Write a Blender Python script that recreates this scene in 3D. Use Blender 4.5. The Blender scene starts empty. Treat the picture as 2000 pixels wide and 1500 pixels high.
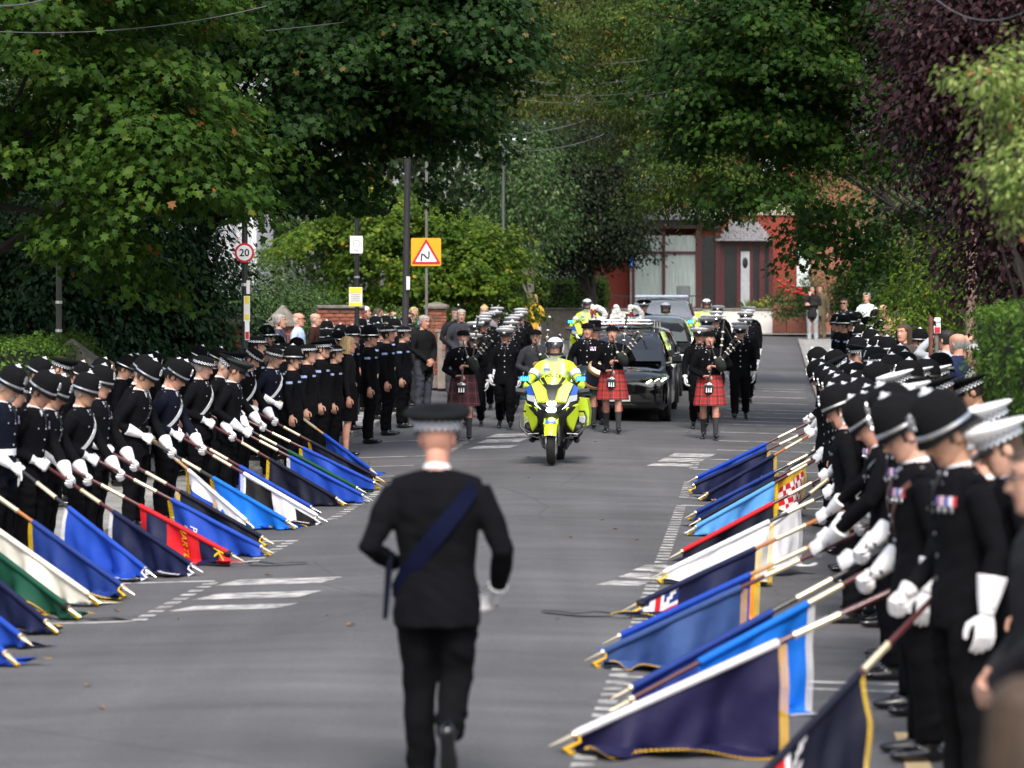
import bpy, bmesh, math, random
import numpy as np
from mathutils import Vector, Matrix
rnd = random.Random(7)
sc = bpy.context.scene
R = math.radians
# ---------------------------------------------------------------- camera, sky, sun, exposure
FPX, CAMH, HZ = 6000.0, 2.22, 640.0          # focal length in photo pixels, eye height, horizon row
cam = bpy.data.cameras.new('camera'); camo = bpy.data.objects.new('camera', cam); sc.collection.objects.link(camo)
camo.location = (0, 0, CAMH); camo.rotation_euler = (R(90), 0, 0)
cam.sensor_width = 36; cam.lens = 108; cam.shift_y = -(750 - HZ) / 2000
cam.clip_start = .3; cam.clip_end = 3000
cam.dof.use_dof = True; cam.dof.focus_distance = 43; cam.dof.aperture_fstop = 2.8
sc.camera = camo
w = bpy.data.worlds.new('World'); sc.world = w; w.use_nodes = True
nt = w.node_tree; sky = nt.nodes.new('ShaderNodeTexSky'); sky.sky_type = 'NISHITA'; sky.sun_disc = False
SUN_EL, SUN_AZ = 50, 177                      # azimuth measured clockwise from +Y
sky.sun_elevation = R(SUN_EL); sky.sun_rotation = R(SUN_AZ); sky.dust_density = 4.0; sky.air_density = 1.0; sky.ozone_density = .6
hs = nt.nodes.new('ShaderNodeHueSaturation'); hs.inputs['Saturation'].default_value = .62   # thin cloud: a paler sky
nt.links.new(sky.outputs[0], hs.inputs['Color']); nt.links.new(hs.outputs[0], nt.nodes['Background'].inputs[0]); nt.nodes['Background'].inputs[1].default_value = .15
sl = bpy.data.lights.new('sun', 'SUN'); sl.energy = 1.5; sl.angle = R(14); sl.color = (1, .955, .89)
so = bpy.data.objects.new('sun', sl); sc.collection.objects.link(so)
sd = Vector((math.sin(R(SUN_AZ)) * math.cos(R(SUN_EL)), math.cos(R(SUN_AZ)) * math.cos(R(SUN_EL)), math.sin(R(SUN_EL))))
so.rotation_euler = sd.to_track_quat('Z', 'Y').to_euler(); so.location = (0, 0, 40)
vs = sc.view_settings; vs.view_transform = 'Standard'; vs.look = 'None'; vs.exposure = 0.92; vs.gamma = 1; vs.use_curve_mapping = False
sc.cycles.max_bounces = 6; sc.cycles.transparent_max_bounces = 8

# ---------------------------------------------------------------- mesh helpers
class MB:
    def __init__(s): s.v = []; s.f = []; s.m = []
    def add(s, vs, fs, m=0, M=None):
        o = len(s.v)
        if M is not None: vs = [M @ Vector(p) for p in vs]
        s.v += [tuple(p) for p in vs]; s.f += [tuple(i + o for i in f) for f in fs]; s.m += [m] * len(fs); return s
    def loft(s, rings, m=0, cap=True, M=None, closed=True):
        n = len(rings[0]); vs = [p for r in rings for p in r]; fs = []
        for i in range(len(rings) - 1):
            for j in range(n if closed else n - 1):
                k = (j + 1) % n; fs.append((i*n+j, i*n+k, (i+1)*n+k, (i+1)*n+j))
        if cap and closed: fs.append(tuple(range(n - 1, -1, -1))); fs.append(tuple((len(rings)-1)*n + j for j in range(n)))
        return s.add(vs, fs, m, M)
    def tube(s, pts, rad, m=0, n=8, side=None, M=None, cap=True):
        pts = [Vector(p) for p in pts]; N = len(pts); rings = []
        if not isinstance(rad, (list, tuple)): rad = [rad] * N
        for i, p in enumerate(pts):
            t = (pts[min(i+1, N-1)] - pts[max(i-1, 0)]).normalized()
            sv = Vector(side) if side else (Vector((0, 1, 0)) if abs(t.y) < .9 else Vector((1, 0, 0)))
            a = (sv - t * sv.dot(t)).normalized(); b = t.cross(a); r = rad[i]
            ra, rb = r if isinstance(r, tuple) else (r, r)
            rings.append([p + a * ra * math.cos(q * 2 * math.pi / n) + b * rb * math.sin(q * 2 * math.pi / n) for q in range(n)])
        return s.loft(rings, m, cap, M)
    def box(s, c, size, m=0, M=None, bev=0):
        x, y, z = size[0]/2, size[1]/2, size[2]/2; c = Vector(c)
        if bev:
            rings = []
            for zz, q in ((-z, bev), (-z + bev, 0), (z - bev, 0), (z, bev)):
                X, Y, B = x - q, y - q, bev
                rings.append([c + Vector(p) for p in ((X-B, -Y, zz), (X, -Y+B, zz), (X, Y-B, zz), (X-B, Y, zz), (-X+B, Y, zz), (-X, Y-B, zz), (-X, -Y+B, zz), (-X+B, -Y, zz))])
            return s.loft(rings, m, True, M)
        vs = [c + Vector((a*x, b*y, d*z)) for a in (-1, 1) for b in (-1, 1) for d in (-1, 1)]
        return s.add(vs, [(0,1,3,2),(4,6,7,5),(0,4,5,1),(2,3,7,6),(0,2,6,4),(1,5,7,3)], m, M)
    def ell(s, c, r, m=0, n=12, k=8, M=None):
        if not isinstance(r, (tuple, list)): r = (r, r, r)
        rings = []
        for i in range(k + 1):
            ph = math.pi * min(max(i / k, .02), .98)
            rings.append([(c[0] + r[0]*math.sin(ph)*math.cos(2*math.pi*j/n), c[1] + r[1]*math.sin(ph)*math.sin(2*math.pi*j/n), c[2] - r[2]*math.cos(ph)) for j in range(n)])
        return s.loft(rings, m, True, M)
    def lathe(s, prof, m=0, n=16, M=None, cap=True):     # prof: (z, rx[, ry])
        return s.loft([[(p[1]*math.cos(2*math.pi*j/n), p[-1]*math.sin(2*math.pi*j/n), p[0]) for j in range(n)] for p in prof], m, cap, M)
    def grid(s, fn, nu, nv, m=0, mf=None):
        vs = [fn(i / nu, j / nv) for j in range(nv + 1) for i in range(nu + 1)]; o = len(s.v); s.v += [tuple(p) for p in vs]
        for j in range(nv):
            for i in range(nu):
                a = o + j*(nu+1) + i; s.f.append((a, a+1, a+nu+2, a+nu+1)); s.m.append(mf((i+.5)/nu, (j+.5)/nv) if mf else m)
        return s
    def prism(s, poly, d, m=0, M=None):                  # poly in local xy, extruded along z
        n = len(poly); vs = [(x, y, 0) for x, y in poly] + [(x, y, d) for x, y in poly]
        fs = [tuple(range(n-1, -1, -1)), tuple(range(n, 2*n))] + [(i, (i+1) % n, n + (i+1) % n, n + i) for i in range(n)]
        return s.add(vs, fs, m, M)
    def mesh(s, name, mats, smooth=True, ang=38):
        me = bpy.data.meshes.new(name); me.from_pydata(s.v, [], s.f)
        for mt in (mats if isinstance(mats, (list, tuple)) else [mats]): me.materials.append(mt)
        me.polygons.foreach_set('material_index', s.m)
        if smooth:
            me.polygons.foreach_set('use_smooth', [True] * len(s.f)); me.set_sharp_from_angle(angle=R(ang))
        me.update(); return me
    def build(s, name, mats, parent=None, smooth=True, ang=38): return ob(name, s.mesh(name, mats, smooth, ang), parent)
def ob(name, me, parent=None, M=None):
    o = bpy.data.objects.new(name, me); sc.collection.objects.link(o)
    if parent is not None: o.parent = parent
    if M is not None: o.matrix_local = M
    return o
def tag(o, label, cat=None, group=None, kind=None):
    o['label'] = label
    if cat: o['category'] = cat
    if group: o['group'] = group
    if kind: o['kind'] = kind
    return o
def thing(name, label, cat, loc=(0, 0, 0), rz=0, group=None):
    o = ob(name, None); o.location = loc; o.rotation_euler = (0, 0, rz); o.empty_display_size = .1
    return tag(o, label, cat, group)
def struct(o): o['kind'] = 'structure'; return o
def T(*p): return Matrix.Translation(p)
def RX(a): return Matrix.Rotation(R(a), 4, 'X')
def RY(a): return Matrix.Rotation(R(a), 4, 'Y')
def RZ(a): return Matrix.Rotation(R(a), 4, 'Z')
def S(x, y=None, z=None): return Matrix.Diagonal((x, y or x, z or x, 1))
def text_mesh(txt, size, mat, depth=.004, align='CENTER', bold=False):
    cu = bpy.data.curves.new('lettering', 'FONT'); cu.body = txt; cu.size = size; cu.extrude = depth; cu.align_x = align; cu.align_y = 'CENTER'; cu.resolution_u = 3
    if bold: cu.offset = size * .018
    t = bpy.data.objects.new('t', cu); sc.collection.objects.link(t)
    me = bpy.data.meshes.new_from_object(t.evaluated_get(bpy.context.evaluated_depsgraph_get())); bpy.data.objects.remove(t)
    me.materials.clear(); me.materials.append(mat); return me

# ---------------------------------------------------------------- materials
def lin(h):
    h = h.lstrip('#'); c = [int(h[i:i+2], 16) / 255 for i in (0, 2, 4)]
    return tuple(x / 12.92 if x <= .04045 else ((x + .055) / 1.055) ** 2.4 for x in c) + (1,)
MATS = {}
def mat(name, col, rough=.6, metal=0, var=.12, nscale=6, bump=0, bscale=40, spec=.5, coat=0, emit=0, ecol=None, sheen=0, stretch=None):
    if name in MATS: return MATS[name]
    m = bpy.data.materials.new(name); m.use_nodes = True; n = m.node_tree.nodes; l = m.node_tree.links; b = n['Principled BSDF']
    c = lin(col) if isinstance(col, str) else tuple(col) + (1,)
    b.inputs['Roughness'].default_value = rough; b.inputs['Metallic'].default_value = metal; b.inputs['Specular IOR Level'].default_value = spec
    b.inputs['Coat Weight'].default_value = coat; b.inputs['Coat Roughness'].default_value = .05
    if sheen: b.inputs['Sheen Weight'].default_value = sheen
    tc = n.new('ShaderNodeTexCoord'); src = tc.outputs['Object']
    if stretch:
        mp = n.new('ShaderNodeMapping'); mp.inputs['Scale'].default_value = stretch; l.new(src, mp.inputs[0]); src = mp.outputs[0]
    if var:
        no = n.new('ShaderNodeTexNoise'); no.inputs['Scale'].default_value = nscale; no.inputs['Detail'].default_value = 6; l.new(src, no.inputs['Vector'])
        mr = n.new('ShaderNodeMapRange'); mr.inputs[1].default_value = .3; mr.inputs[2].default_value = .7; mr.inputs[3].default_value = 1 - var; mr.inputs[4].default_value = 1 + var
        l.new(no.outputs[0], mr.inputs[0])
        mx = n.new('ShaderNodeMix'); mx.data_type = 'RGBA'; mx.blend_type = 'MULTIPLY'; mx.inputs[0].default_value = 1; mx.inputs[6].default_value = c
        l.new(mr.outputs[0], mx.inputs[7]); l.new(mx.outputs[2], b.inputs['Base Color'])
    else: b.inputs['Base Color'].default_value = c
    if bump:
        nb = n.new('ShaderNodeTexNoise'); nb.inputs['Scale'].default_value = bscale; nb.inputs['Detail'].default_value = 4; l.new(src, nb.inputs['Vector'])
        bp = n.new('ShaderNodeBump'); bp.inputs['Strength'].default_value = bump; bp.inputs['Distance'].default_value = .02
        l.new(nb.outputs[0], bp.inputs['Height']); l.new(bp.outputs[0], b.inputs['Normal'])
    if emit:
        b.inputs['Emission Color'].default_value = lin(ecol or col); b.inputs['Emission Strength'].default_value = emit
    MATS[name] = m; return m
def glassmat(name, col, alpha, rough=.04):
    m = mat(name, col, rough, var=0, coat=.3); m.node_tree.nodes['Principled BSDF'].inputs['Alpha'].default_value = alpha; return m
cloth = dict(rough=.9, var=.25, nscale=5, bump=.7, bscale=9, spec=.08, stretch=(1, 1, .45))
TOP = mat('black_serge', (.0040, .0042, .0056), **cloth)
TROU = mat('black_trouser', (.0034, .0036, .0046), **cloth)
NAVYJ = mat('navy_serge', (.005, .0065, .014), **cloth)
SKIN = mat('skin_fair', (.52, .29, .21), .5, var=.12, nscale=18, bump=.06, bscale=120)
SKIN2 = mat('skin_pink', (.56, .28, .2), .5, var=.14, nscale=18, bump=.06, bscale=120)
SKIN3 = mat('skin_tan', (.42, .23, .15), .5, var=.12, nscale=18, bump=.06, bscale=120)
LIP = mat('lip', (.36, .13, .11), .5, var=.05)
EYEW = mat('eye_white', (.6, .56, .53), .3, var=0)
DARK = mat('dark_hair_brow', (.03, .02, .014), .7, var=.3, nscale=60)
SHOE = mat('polished_black_leather', (.006, .006, .007), .18, var=.05, coat=.4)
SHIRT = mat('white_shirt', (.72, .74, .8), .8, var=.05)
GLOVE = mat('white_glove', (.74, .74, .76), .8, var=.08, nscale=20, bump=.25, bscale=30)
FELT = mat('helmet_felt', (.0038, .004, .005), .9, var=.2, nscale=50, bump=.2, bscale=200, spec=.15)
PATENT = mat('patent_black', (.006, .006, .007), .15, var=0, coat=.6)
CHROME = mat('polished_silver', (.80, .80, .80), .28, 1, var=.06)
BRASS = mat('polished_brass', (.85, .62, .30), .25, 1, var=.08)
BRASSP = mat('pale_brass', (.86, .74, .52), .3, .7, var=.06)
WHITE = mat('white_cap_cover', (.78, .79, .8), .6, var=.04)
CHKB = mat('chequer_black', (.01, .011, .016), .7, var=0)
CHKW = mat('chequer_white', (.70, .73, .80), .7, var=0)
HAIRS = [mat('hair_brown', (.055, .032, .018), .6, var=.4, nscale=40, bump=.6, bscale=60, stretch=(1, 1, .2)), mat('hair_grey', (.30, .29, .28), .6, var=.3, nscale=40, bump=.6, bscale=60, stretch=(1, 1, .2)),
         mat('hair_blond', (.50, .34, .16), .6, var=.3, nscale=40, bump=.6, bscale=60, stretch=(1, 1, .2)), mat('hair_dark', (.014, .011, .009), .6, var=.4, nscale=40, bump=.6, bscale=60, stretch=(1, 1, .2)),
         mat('hair_white', (.62, .60, .56), .6, var=.2, nscale=40, bump=.6, bscale=60, stretch=(1, 1, .2))]

# ---------------------------------------------------------------- the lie of the land
_zt = np.array([(-40, 0), (0, 0), (22, 0), (33, .1), (42, .26), (51, .42), (57, .55), (75, 1.05), (95, 1.85), (108, 2.08), (130, 2.2), (3000, 2.2)])
_Ys = np.arange(-40, 260, .5); _zs = np.interp(_Ys, _zt[:, 0], _zt[:, 1]); _k = np.hanning(17); _zs = np.convolve(np.pad(_zs, 8, mode='edge'), _k / _k.sum(), 'valid')
def zc(Y): return float(np.interp(Y, _Ys, _zs))
def cx(Y): return -2.84 + .08 * Y                 # X of the road's crown
KERB = 4.1
def zroad(X, Y): return zc(Y) - .028 * min(abs(X - cx(Y)), KERB)
def zg(X, Y):                                     # ground with the raised pavements
    v = X - cx(Y); z = zroad(X, Y)
    if v > KERB and Y < 96: return z + .11
    if v < -KERB and Y < 62: return z + .11
    return z
def PX(x, Y): return (x - 1000) * Y / FPX         # photo column at depth Y -> X
def PZ(y, Y): return CAMH - (y - HZ) * Y / FPX    # photo row at depth Y -> Z
def gpix(x, y):                                   # ground point seen at photo pixel
    lo, hi = 5.0, 140.0
    for _ in range(50):
        Y = (lo + hi) / 2
        if HZ + FPX / Y * (CAMH - zroad(PX(x, Y), Y)) > y: lo = Y
        else: hi = Y
    return PX(x, Y), Y
def ytop(x, y, h):                                # depth at which a figure of height h has its top at pixel y
    best = None
    for Y in np.arange(9, 120, .25):
        e = abs(HZ + FPX / Y * (CAMH - zg(PX(x, Y), Y) - h) - y)
        if best is None or e < best[0]: best = (e, Y)
    return best[1]
# ================================================================ THE SETTING
def asphalt():
    m = bpy.data.materials.new('asphalt'); m.use_nodes = True; n = m.node_tree.nodes; l = m.node_tree.links; b = n['Principled BSDF']
    tc = n.new('ShaderNodeTexCoord')
    def noise(scale, det, st=None, ro=0.5):
        src = tc.outputs['Object']
        if st: mp = n.new('ShaderNodeMapping'); mp.inputs['Scale'].default_value = st; mp.inputs['Rotation'].default_value = (0, 0, R(4.6)); l.new(src, mp.inputs[0]); src = mp.outputs[0]
        t = n.new('ShaderNodeTexNoise'); t.inputs['Scale'].default_value = scale; t.inputs['Detail'].default_value = det; t.inputs['Roughness'].default_value = ro; l.new(src, t.inputs['Vector']); return t.outputs[0]
    def ramp(src, a, bb, lo, hi):
        r = n.new('ShaderNodeMapRange'); r.inputs[1].default_value = a; r.inputs[2].default_value = bb; r.inputs[3].default_value = lo; r.inputs[4].default_value = hi; l.new(src, r.inputs[0]); return r.outputs[0]
    def mul(a, c):
        k = n.new('ShaderNodeMath'); k.operation = 'MULTIPLY'; l.new(a, k.inputs[0]); l.new(c, k.inputs[1]); return k.outputs[0]
    f = mul(mul(mul(ramp(noise(.35, 4), .3, .7, .78, 1.2), ramp(noise(1.4, 6, (.35, 1.6, 1)), .3, .7, .86, 1.14)), ramp(noise(120, 3), .3, .7, .5, 1.55)), ramp(noise(.9, 5, (2.2, .12, 1)), .35, .7, .9, 1.1))
    vor = n.new('ShaderNodeTexVoronoi'); vor.feature = 'DISTANCE_TO_EDGE'; vor.inputs['Scale'].default_value = .32; l.new(tc.outputs['Object'], vor.inputs['Vector'])
    f = mul(f, ramp(vor.outputs[0], .0, .006, .72, 1))
    mx = n.new('ShaderNodeMix'); mx.data_type = 'RGBA'; mx.blend_type = 'MULTIPLY'; mx.inputs[0].default_value = 1; mx.inputs[6].default_value = (.092, .091, .094, 1); l.new(f, mx.inputs[7]); l.new(mx.outputs[2], b.inputs['Base Color'])
    b.inputs['Roughness'].default_value = .78; b.inputs['Specular IOR Level'].default_value = .35
    bp = n.new('ShaderNodeBump'); bp.inputs['Strength'].default_value = .35; bp.inputs['Distance'].default_value = .006; l.new(noise(160, 3), bp.inputs['Height']); l.new(bp.outputs[0], b.inputs['Normal']); return m
ASPH = asphalt()
GRASS = mat('earth_and_grass', (.05, .06, .03), .95, var=.4, nscale=.8, bump=.4, bscale=30)
SLAB = mat('concrete_slab', (.27, .265, .255), .85, var=.22, nscale=3, bump=.3, bscale=60)
KERBM = mat('kerb_stone', (.24, .23, .215), .85, var=.25, nscale=4, bump=.3, bscale=50)
def paintm(name, col, wear):
    m = mat(name, col, .75, var=.18, nscale=9); n = m.node_tree.nodes; l = m.node_tree.links; b = n['Principled BSDF']
    tc = n.new('ShaderNodeTexCoord'); mp = n.new('ShaderNodeMapping'); mp.inputs['Scale'].default_value = (1.2, 7, 1); l.new(tc.outputs['Object'], mp.inputs[0])
    t = n.new('ShaderNodeTexNoise'); t.inputs['Scale'].default_value = 3; t.inputs['Detail'].default_value = 8; t.inputs['Roughness'].default_value = .7; l.new(mp.outputs[0], t.inputs['Vector'])
    r = n.new('ShaderNodeMapRange'); r.inputs[1].default_value = wear - .04; r.inputs[2].default_value = wear + .05; l.new(t.outputs[0], r.inputs[0])
    src = b.inputs['Base Color'].links[0].from_socket
    mx = n.new('ShaderNodeMix'); mx.data_type = 'RGBA'; mx.inputs[6].default_value = (.085, .083, .083, 1); l.new(r.outputs[0], mx.inputs[0]); l.new(src, mx.inputs[7]); l.new(mx.outputs[2], b.inputs['Base Color']); return m
PAINTW = paintm('worn_white_paint', (.60, .59, .57), .50)
PAINTW2 = paintm('thin_white_paint', (.55, .54, .52), .47)
PAINTY = paintm('cream_yellow_paint', (.62, .46, .24), .38)

g = MB()
xs = [-1500, -400, -120, -60, -30, -15, 0, 15, 30, 60, 120, 400, 1500]; ys = [-600, -100, -40, 0] + list(range(10, 135, 5)) + [160, 250, 600, 2500]
g.v = [(x, y, zc(y) - .22) for y in ys for x in xs]; nx = len(xs)
g.f = [(j*nx+i, j*nx+i+1, (j+1)*nx+i+1, (j+1)*nx+i) for j in range(len(ys)-1) for i in range(nx-1)]; g.m = [0]*len(g.f)
struct(tag(g.build('ground', GRASS), 'grassy ground under the whole street'))
g = MB(); ysr = [-20 + 1.5*i for i in range(95)]; vsr = [-9, -7, -5.5, -4.1, -3, -2, -1, 0, 1, 2, 3, 4.1, 5.5, 7, 9]
def vs_at(Y): 
    k = min(max((Y - 58) / 4, 0), 1); return [-4.1 + (v + 4.1) * 1 if v >= -4.1 else v - k * 26 * (-4.1 - v) / 4.9 for v in vsr]
g.v = [(cx(y) + v, y, zroad(cx(y) + v, y)) for y in ysr for v in vs_at(y)]; nx = len(vsr)
g.f = [(j*nx+i, j*nx+i+1, (j+1)*nx+i+1, (j+1)*nx+i) for j in range(len(ysr)-1) for i in range(nx-1)]; g.m = [0]*len(g.f)
road = struct(tag(g.build('road', ASPH), 'grey asphalt street rising towards the far houses'))
def mark(name, pts, m, dz=.004, sub=4):           # quad laid on the road: pts = 4 (X,Y)
    q = MB()
    def fn(u, v):
        X = (pts[0][0]*(1-u)+pts[1][0]*u)*(1-v) + (pts[3][0]*(1-u)+pts[2][0]*u)*v; Y = (pts[0][1]*(1-u)+pts[1][1]*u)*(1-v) + (pts[3][1]*(1-u)+pts[2][1]*u)*v
        return (X, Y, zroad(X, Y) + dz)
    q.grid(fn, sub, 2); return q.build(name, m, road, smooth=False)
def vq(v0, v1, y0, y1): return [(cx(y0)+v0, y0), (cx(y0)+v1, y0), (cx(y1)+v1, y1), (cx(y1)+v0, y1)]
# dashed parking bay edges and their end lines
for side, segs in ((1, ((15.5, 19.6), (20.0, 36.5), (37.7, 40.5), (43.2, 45.6), (57, 60), (66, 70))), (-1, ((23.6, 27.0), (29.0, 31.5), (34.4, 38.8), (46.5, 51)))):
    v = 1.93 * side
    for a, b in segs:
        y = a
        while y < b:
            mark('bay_dash', vq(v - .06, v + .06, y, y + .17), PAINTW, sub=1); y += .34
        for e in (a, b):
            if e > 16: mark('bay_end_line', vq(min(v, 3.9*side), max(v, 3.9*side), e - .05, e + .05), PAINTW2, sub=4)
for i in range(9):
    for side in (1,): mark('bay_end_line', vq(2.2, 3.9, 48 + i*2.6, 48.12 + i*2.6), PAINTW2)
for i in range(4): mark('bay_end_line', vq(-3.6, -2.1, 39.5 + i*2.3, 39.6 + i*2.3), PAINTW2)
for px, y0s in (((335, 580), (1142, 1168, 1190)), ((1163, 1258), (1107, 1123, 1138)), ((1260, 1355), (887, 897, 907)), ((912, 1010), (853, 863, 875))):
    for k, yy in enumerate(y0s):
        X0, Y = gpix(px[0], yy); sh = .16; w_ = (px[1]-px[0]) * Y / FPX * .84
        X0 += (2 - k) * (.16 if px[0] != 335 else .2)
        d = Y * .0102 if k < 2 else Y * .008
        mark('worn_bar', [(X0, Y - d), (X0 + w_, Y - d), (X0 + w_ + sh, Y + d), (X0 + sh, Y + d)], PAINTW, sub=3)
for v in (3.28, 3.62):
    mark('yellow_line', vq(v, v + .14, 13.2, 17.6), PAINTY, sub=2)
# manhole cover and gully in the carriageway
IRON = mat('cast_iron', (.035, .033, .032), .55, .6, var=.3, nscale=30)
def pavement(name, label, side, y0, y1, vin, vout, slabs=None):
    p = MB()
    def fn(u, t):
        Y = y0 + (y1 - y0) * t; v = side * (vin + .14 + (vout - vin - .14) * u); X = cx(Y) + v; return (X, Y, zroad(cx(Y) + side * vin, Y) + .10)
    n = max(4, int((y1 - y0) / 1.2)); p.grid(fn if side > 0 else (lambda u, t: fn(1 - u, t)), 4, n)
    o = struct(tag(p.build(name, SLAB), label))
    k = MB(); k.box((0, 0, 0), (.15, .90, .26), bev=.018); km = k.mesh('kerb_stone', KERBM)
    nk = min(int((y1 - y0) / .92), 140)
    for i in range(nk):
        Y = y0 + .46 + i * .92; X = cx(Y) + side * (vin + .07); kb = ob('kerb_stone', km, o); kb.location = (X + rnd.uniform(-.006, .006), Y, zroad(cx(Y) + side * vin, Y) - .02 + rnd.uniform(-.004, .004))
        kb.rotation_euler = (math.atan((zc(Y+.4)-zc(Y-.4))/.8), 0, -math.atan(.08))
    if slabs:
        sm = MB().box((0, 0, 0), (.58, .88, .05), bev=.008).mesh('paving_slab', [SLAB]); sm2 = sm.copy(); sm2.materials[0] = mat('concrete_slab_pale', (.34, .33, .315), .85, var=.2, nscale=3, bump=.3, bscale=60)
        for i in range(slabs[1]):
            for j in range(slabs[2]):
                Y = slabs[0] + i * .9; v = side * (vin + .46 + j * .6); X = cx(Y) + v
                s_ = ob('paving_slab', sm2 if rnd.random() < .35 else sm, o); s_.location = (X, Y + (.45 if j % 2 else 0), zroad(cx(Y) + side * vin, Y) + .092 + rnd.uniform(-.004, .004)); s_.rotation_euler = (math.atan((zc(Y+.4)-zc(Y-.4))/.8), 0, -math.atan(.08))
    return o
pavement('pavement', 'pale slab pavement behind the left hand ranks', -1, 5, 62, KERB, 8.5, (38, 27, 7))
pavement('pavement', 'pavement behind the right hand ranks', 1, 5, 97, KERB, 9, (20, 12, 5))
# far cross pavement in front of the house
fp = MB(); fp.grid(lambda u, t: (-3 + 22*u, 104.6 + 5*t, zc(104.6 + 5*t) - .03 + .0), 8, 3); struct(tag(fp.build('pavement', SLAB), 'far pavement below the house garden walls'))

# ---------------------------------------------------------------- foliage
LEAFSHAPE = {
 'maple': ([(.38, 0)] + [(0, 0), (.02, .50), (.38, .32), (.74, .48), (.68, .17), (1.05, 0), (.68, -.17), (.74, -.48), (.38, -.32), (.02, -.50)], [(0, i, i % 10 + 1) for i in range(1, 11)]),
 'simple': ([(0, 0), (.45, .26), (1, 0), (.45, -.26)], [(0, 1, 2), (0, 2, 3)]),
 'needle': ([(0, 0), (.5, .12), (1, 0), (.5, -.12)], [(0, 1, 2), (0, 2, 3)]),
}
def leafmat(name, cols, trans=.35, rough=.5):
    m = bpy.data.materials.new(name); m.use_nodes = True; n = m.node_tree.nodes; l = m.node_tree.links; b = n['Principled BSDF']
    at = n.new('ShaderNodeAttribute'); at.attribute_name = 'tint'; cr = n.new('ShaderNodeValToRGB')
    el = cr.color_ramp.elements; pos = [0, .45, .8, .93, 1.0]
    while len(el) < len(cols): el.new(.5)
    for i, c in enumerate(cols): el[i].position = (i / (len(cols) - 1)) if len(cols) != 5 else pos[i]; el[i].color = tuple(c) + (1,)
    l.new(at.outputs['Fac'], cr.inputs[0]); l.new(cr.outputs[0], b.inputs['Base Color']); b.inputs['Roughness'].default_value = rough; b.inputs['Specular IOR Level'].default_value = .12
    tr = n.new('ShaderNodeBsdfTranslucent'); hs = n.new('ShaderNodeHueSaturation'); hs.inputs['Value'].default_value = 1.35; hs.inputs['Hue'].default_value = .485; l.new(cr.outputs[0], hs.inputs['Color']); l.new(hs.outputs[0], tr.inputs['Color'])
    mx = n.new('ShaderNodeMixShader'); mx.inputs[0].default_value = trans; l.new(b.outputs[0], mx.inputs[1]); l.new(tr.outputs[0], mx.inputs[2]); l.new(mx.outputs[0], n['Material Output'].inputs[0]); return m
def leaf_mesh(name, C, A, N, size, tint, shape, material):
    A = A - N * (A * N).sum(1)[:, None]; A /= np.linalg.norm(A, axis=1)[:, None] + 1e-9; B = np.cross(N, A)
    poly, tris = LEAFSHAPE[shape]; P = np.array(poly); k = len(P); n = len(C)
    V = C[:, None, :] + size[:, None, None] * (P[None, :, 0, None] * A[:, None, :] + P[None, :, 1, None] * B[:, None, :] - (.22 * P[None, :, 0, None] ** 2 + .35 * np.abs(P[None, :, 1, None])*.5) * N[:, None, :])
    tr = np.array(tris); nt_ = len(tr); F_ = (tr[None] + (np.arange(n) * k)[:, None, None]).reshape(-1)
    me = bpy.data.meshes.new(name); me.vertices.add(n * k); me.vertices.foreach_set('co', V.reshape(-1).astype(np.float32))
    me.loops.add(len(F_)); me.loops.foreach_set('vertex_index', F_.astype(np.int32)); me.polygons.add(n * nt_)
    me.polygons.foreach_set('loop_start', np.arange(0, len(F_), 3, dtype=np.int32)); me.update(calc_edges=True)
    at = me.attributes.new('tint', 'FLOAT', 'FACE'); at.data.foreach_set('value', np.repeat(tint, nt_).astype(np.float32)); me.materials.append(material); return me
def crown_points(ells, ncl, per, spread, rs, flat=.45, inner=.55, bough=0):
    vol = np.array([r[0]*r[1]*r[2] for _, r in ells]) ** (2/3); share = vol / vol.sum(); Cs, Os, tips = [], [], []
    for (c, r), sh in zip(ells, share):
        m = int(ncl * sh); d = rs.normal(size=(m, 3)); d /= np.linalg.norm(d, axis=1)[:, None]
        lump = 1 + .13*np.sin(3.1*d[:, 0]*r[0] + 1.3) * np.sin(2.7*d[:, 2]*r[2]) + .10*np.sin(5.3*d[:, 1]*r[1] + 2*d[:, 0]*r[0])
        f = (1 - inner * rs.random(m) ** 1.8) * lump; p = np.array(c) + d * np.array(r) * f[:, None]; tips.append(p)
        if bough:                                  # sprays gather in drooping, layered boughs
            nb_ = max(1, m // bough); hub = p[:nb_]; hd = d[:nb_]; w_ = rs.integers(0, nb_, m); R_ = np.sqrt(rs.random(m)) * .8; an = rs.random(m) * 6.283; od = hd[w_]
            p = hub[w_] + np.stack([R_*np.cos(an), R_*np.sin(an), -.42*(R_/.8)**2 * .8 + rs.normal(size=m)*.07], 1) + np.stack([np.zeros(m), np.zeros(m), -.35*(od[:, 0]*np.cos(an) + od[:, 1]*np.sin(an))*R_], 1)
            d = od * .55 + np.stack([np.cos(an), np.sin(an), np.zeros(m)], 1) * (R_/.8)[:, None]; d /= np.linalg.norm(d, axis=1)[:, None]; tips[-1] = p
        g = rs.normal(size=(m, per, 3)) * spread * np.array([1, 1, flat]); g -= .25 * spread * (np.linalg.norm(g[..., :2], axis=2, keepdims=True) / spread) * np.array([0, 0, 1])
        Cs.append((p[:, None] + g).reshape(-1, 3)); Os.append((np.repeat(d, per, 0) + .8 * g.reshape(-1, 3) / spread * .5))
    C = np.concatenate(Cs); O = np.concatenate(Os); O /= np.linalg.norm(O, axis=1)[:, None]; return C, O, np.concatenate(tips)
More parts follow.
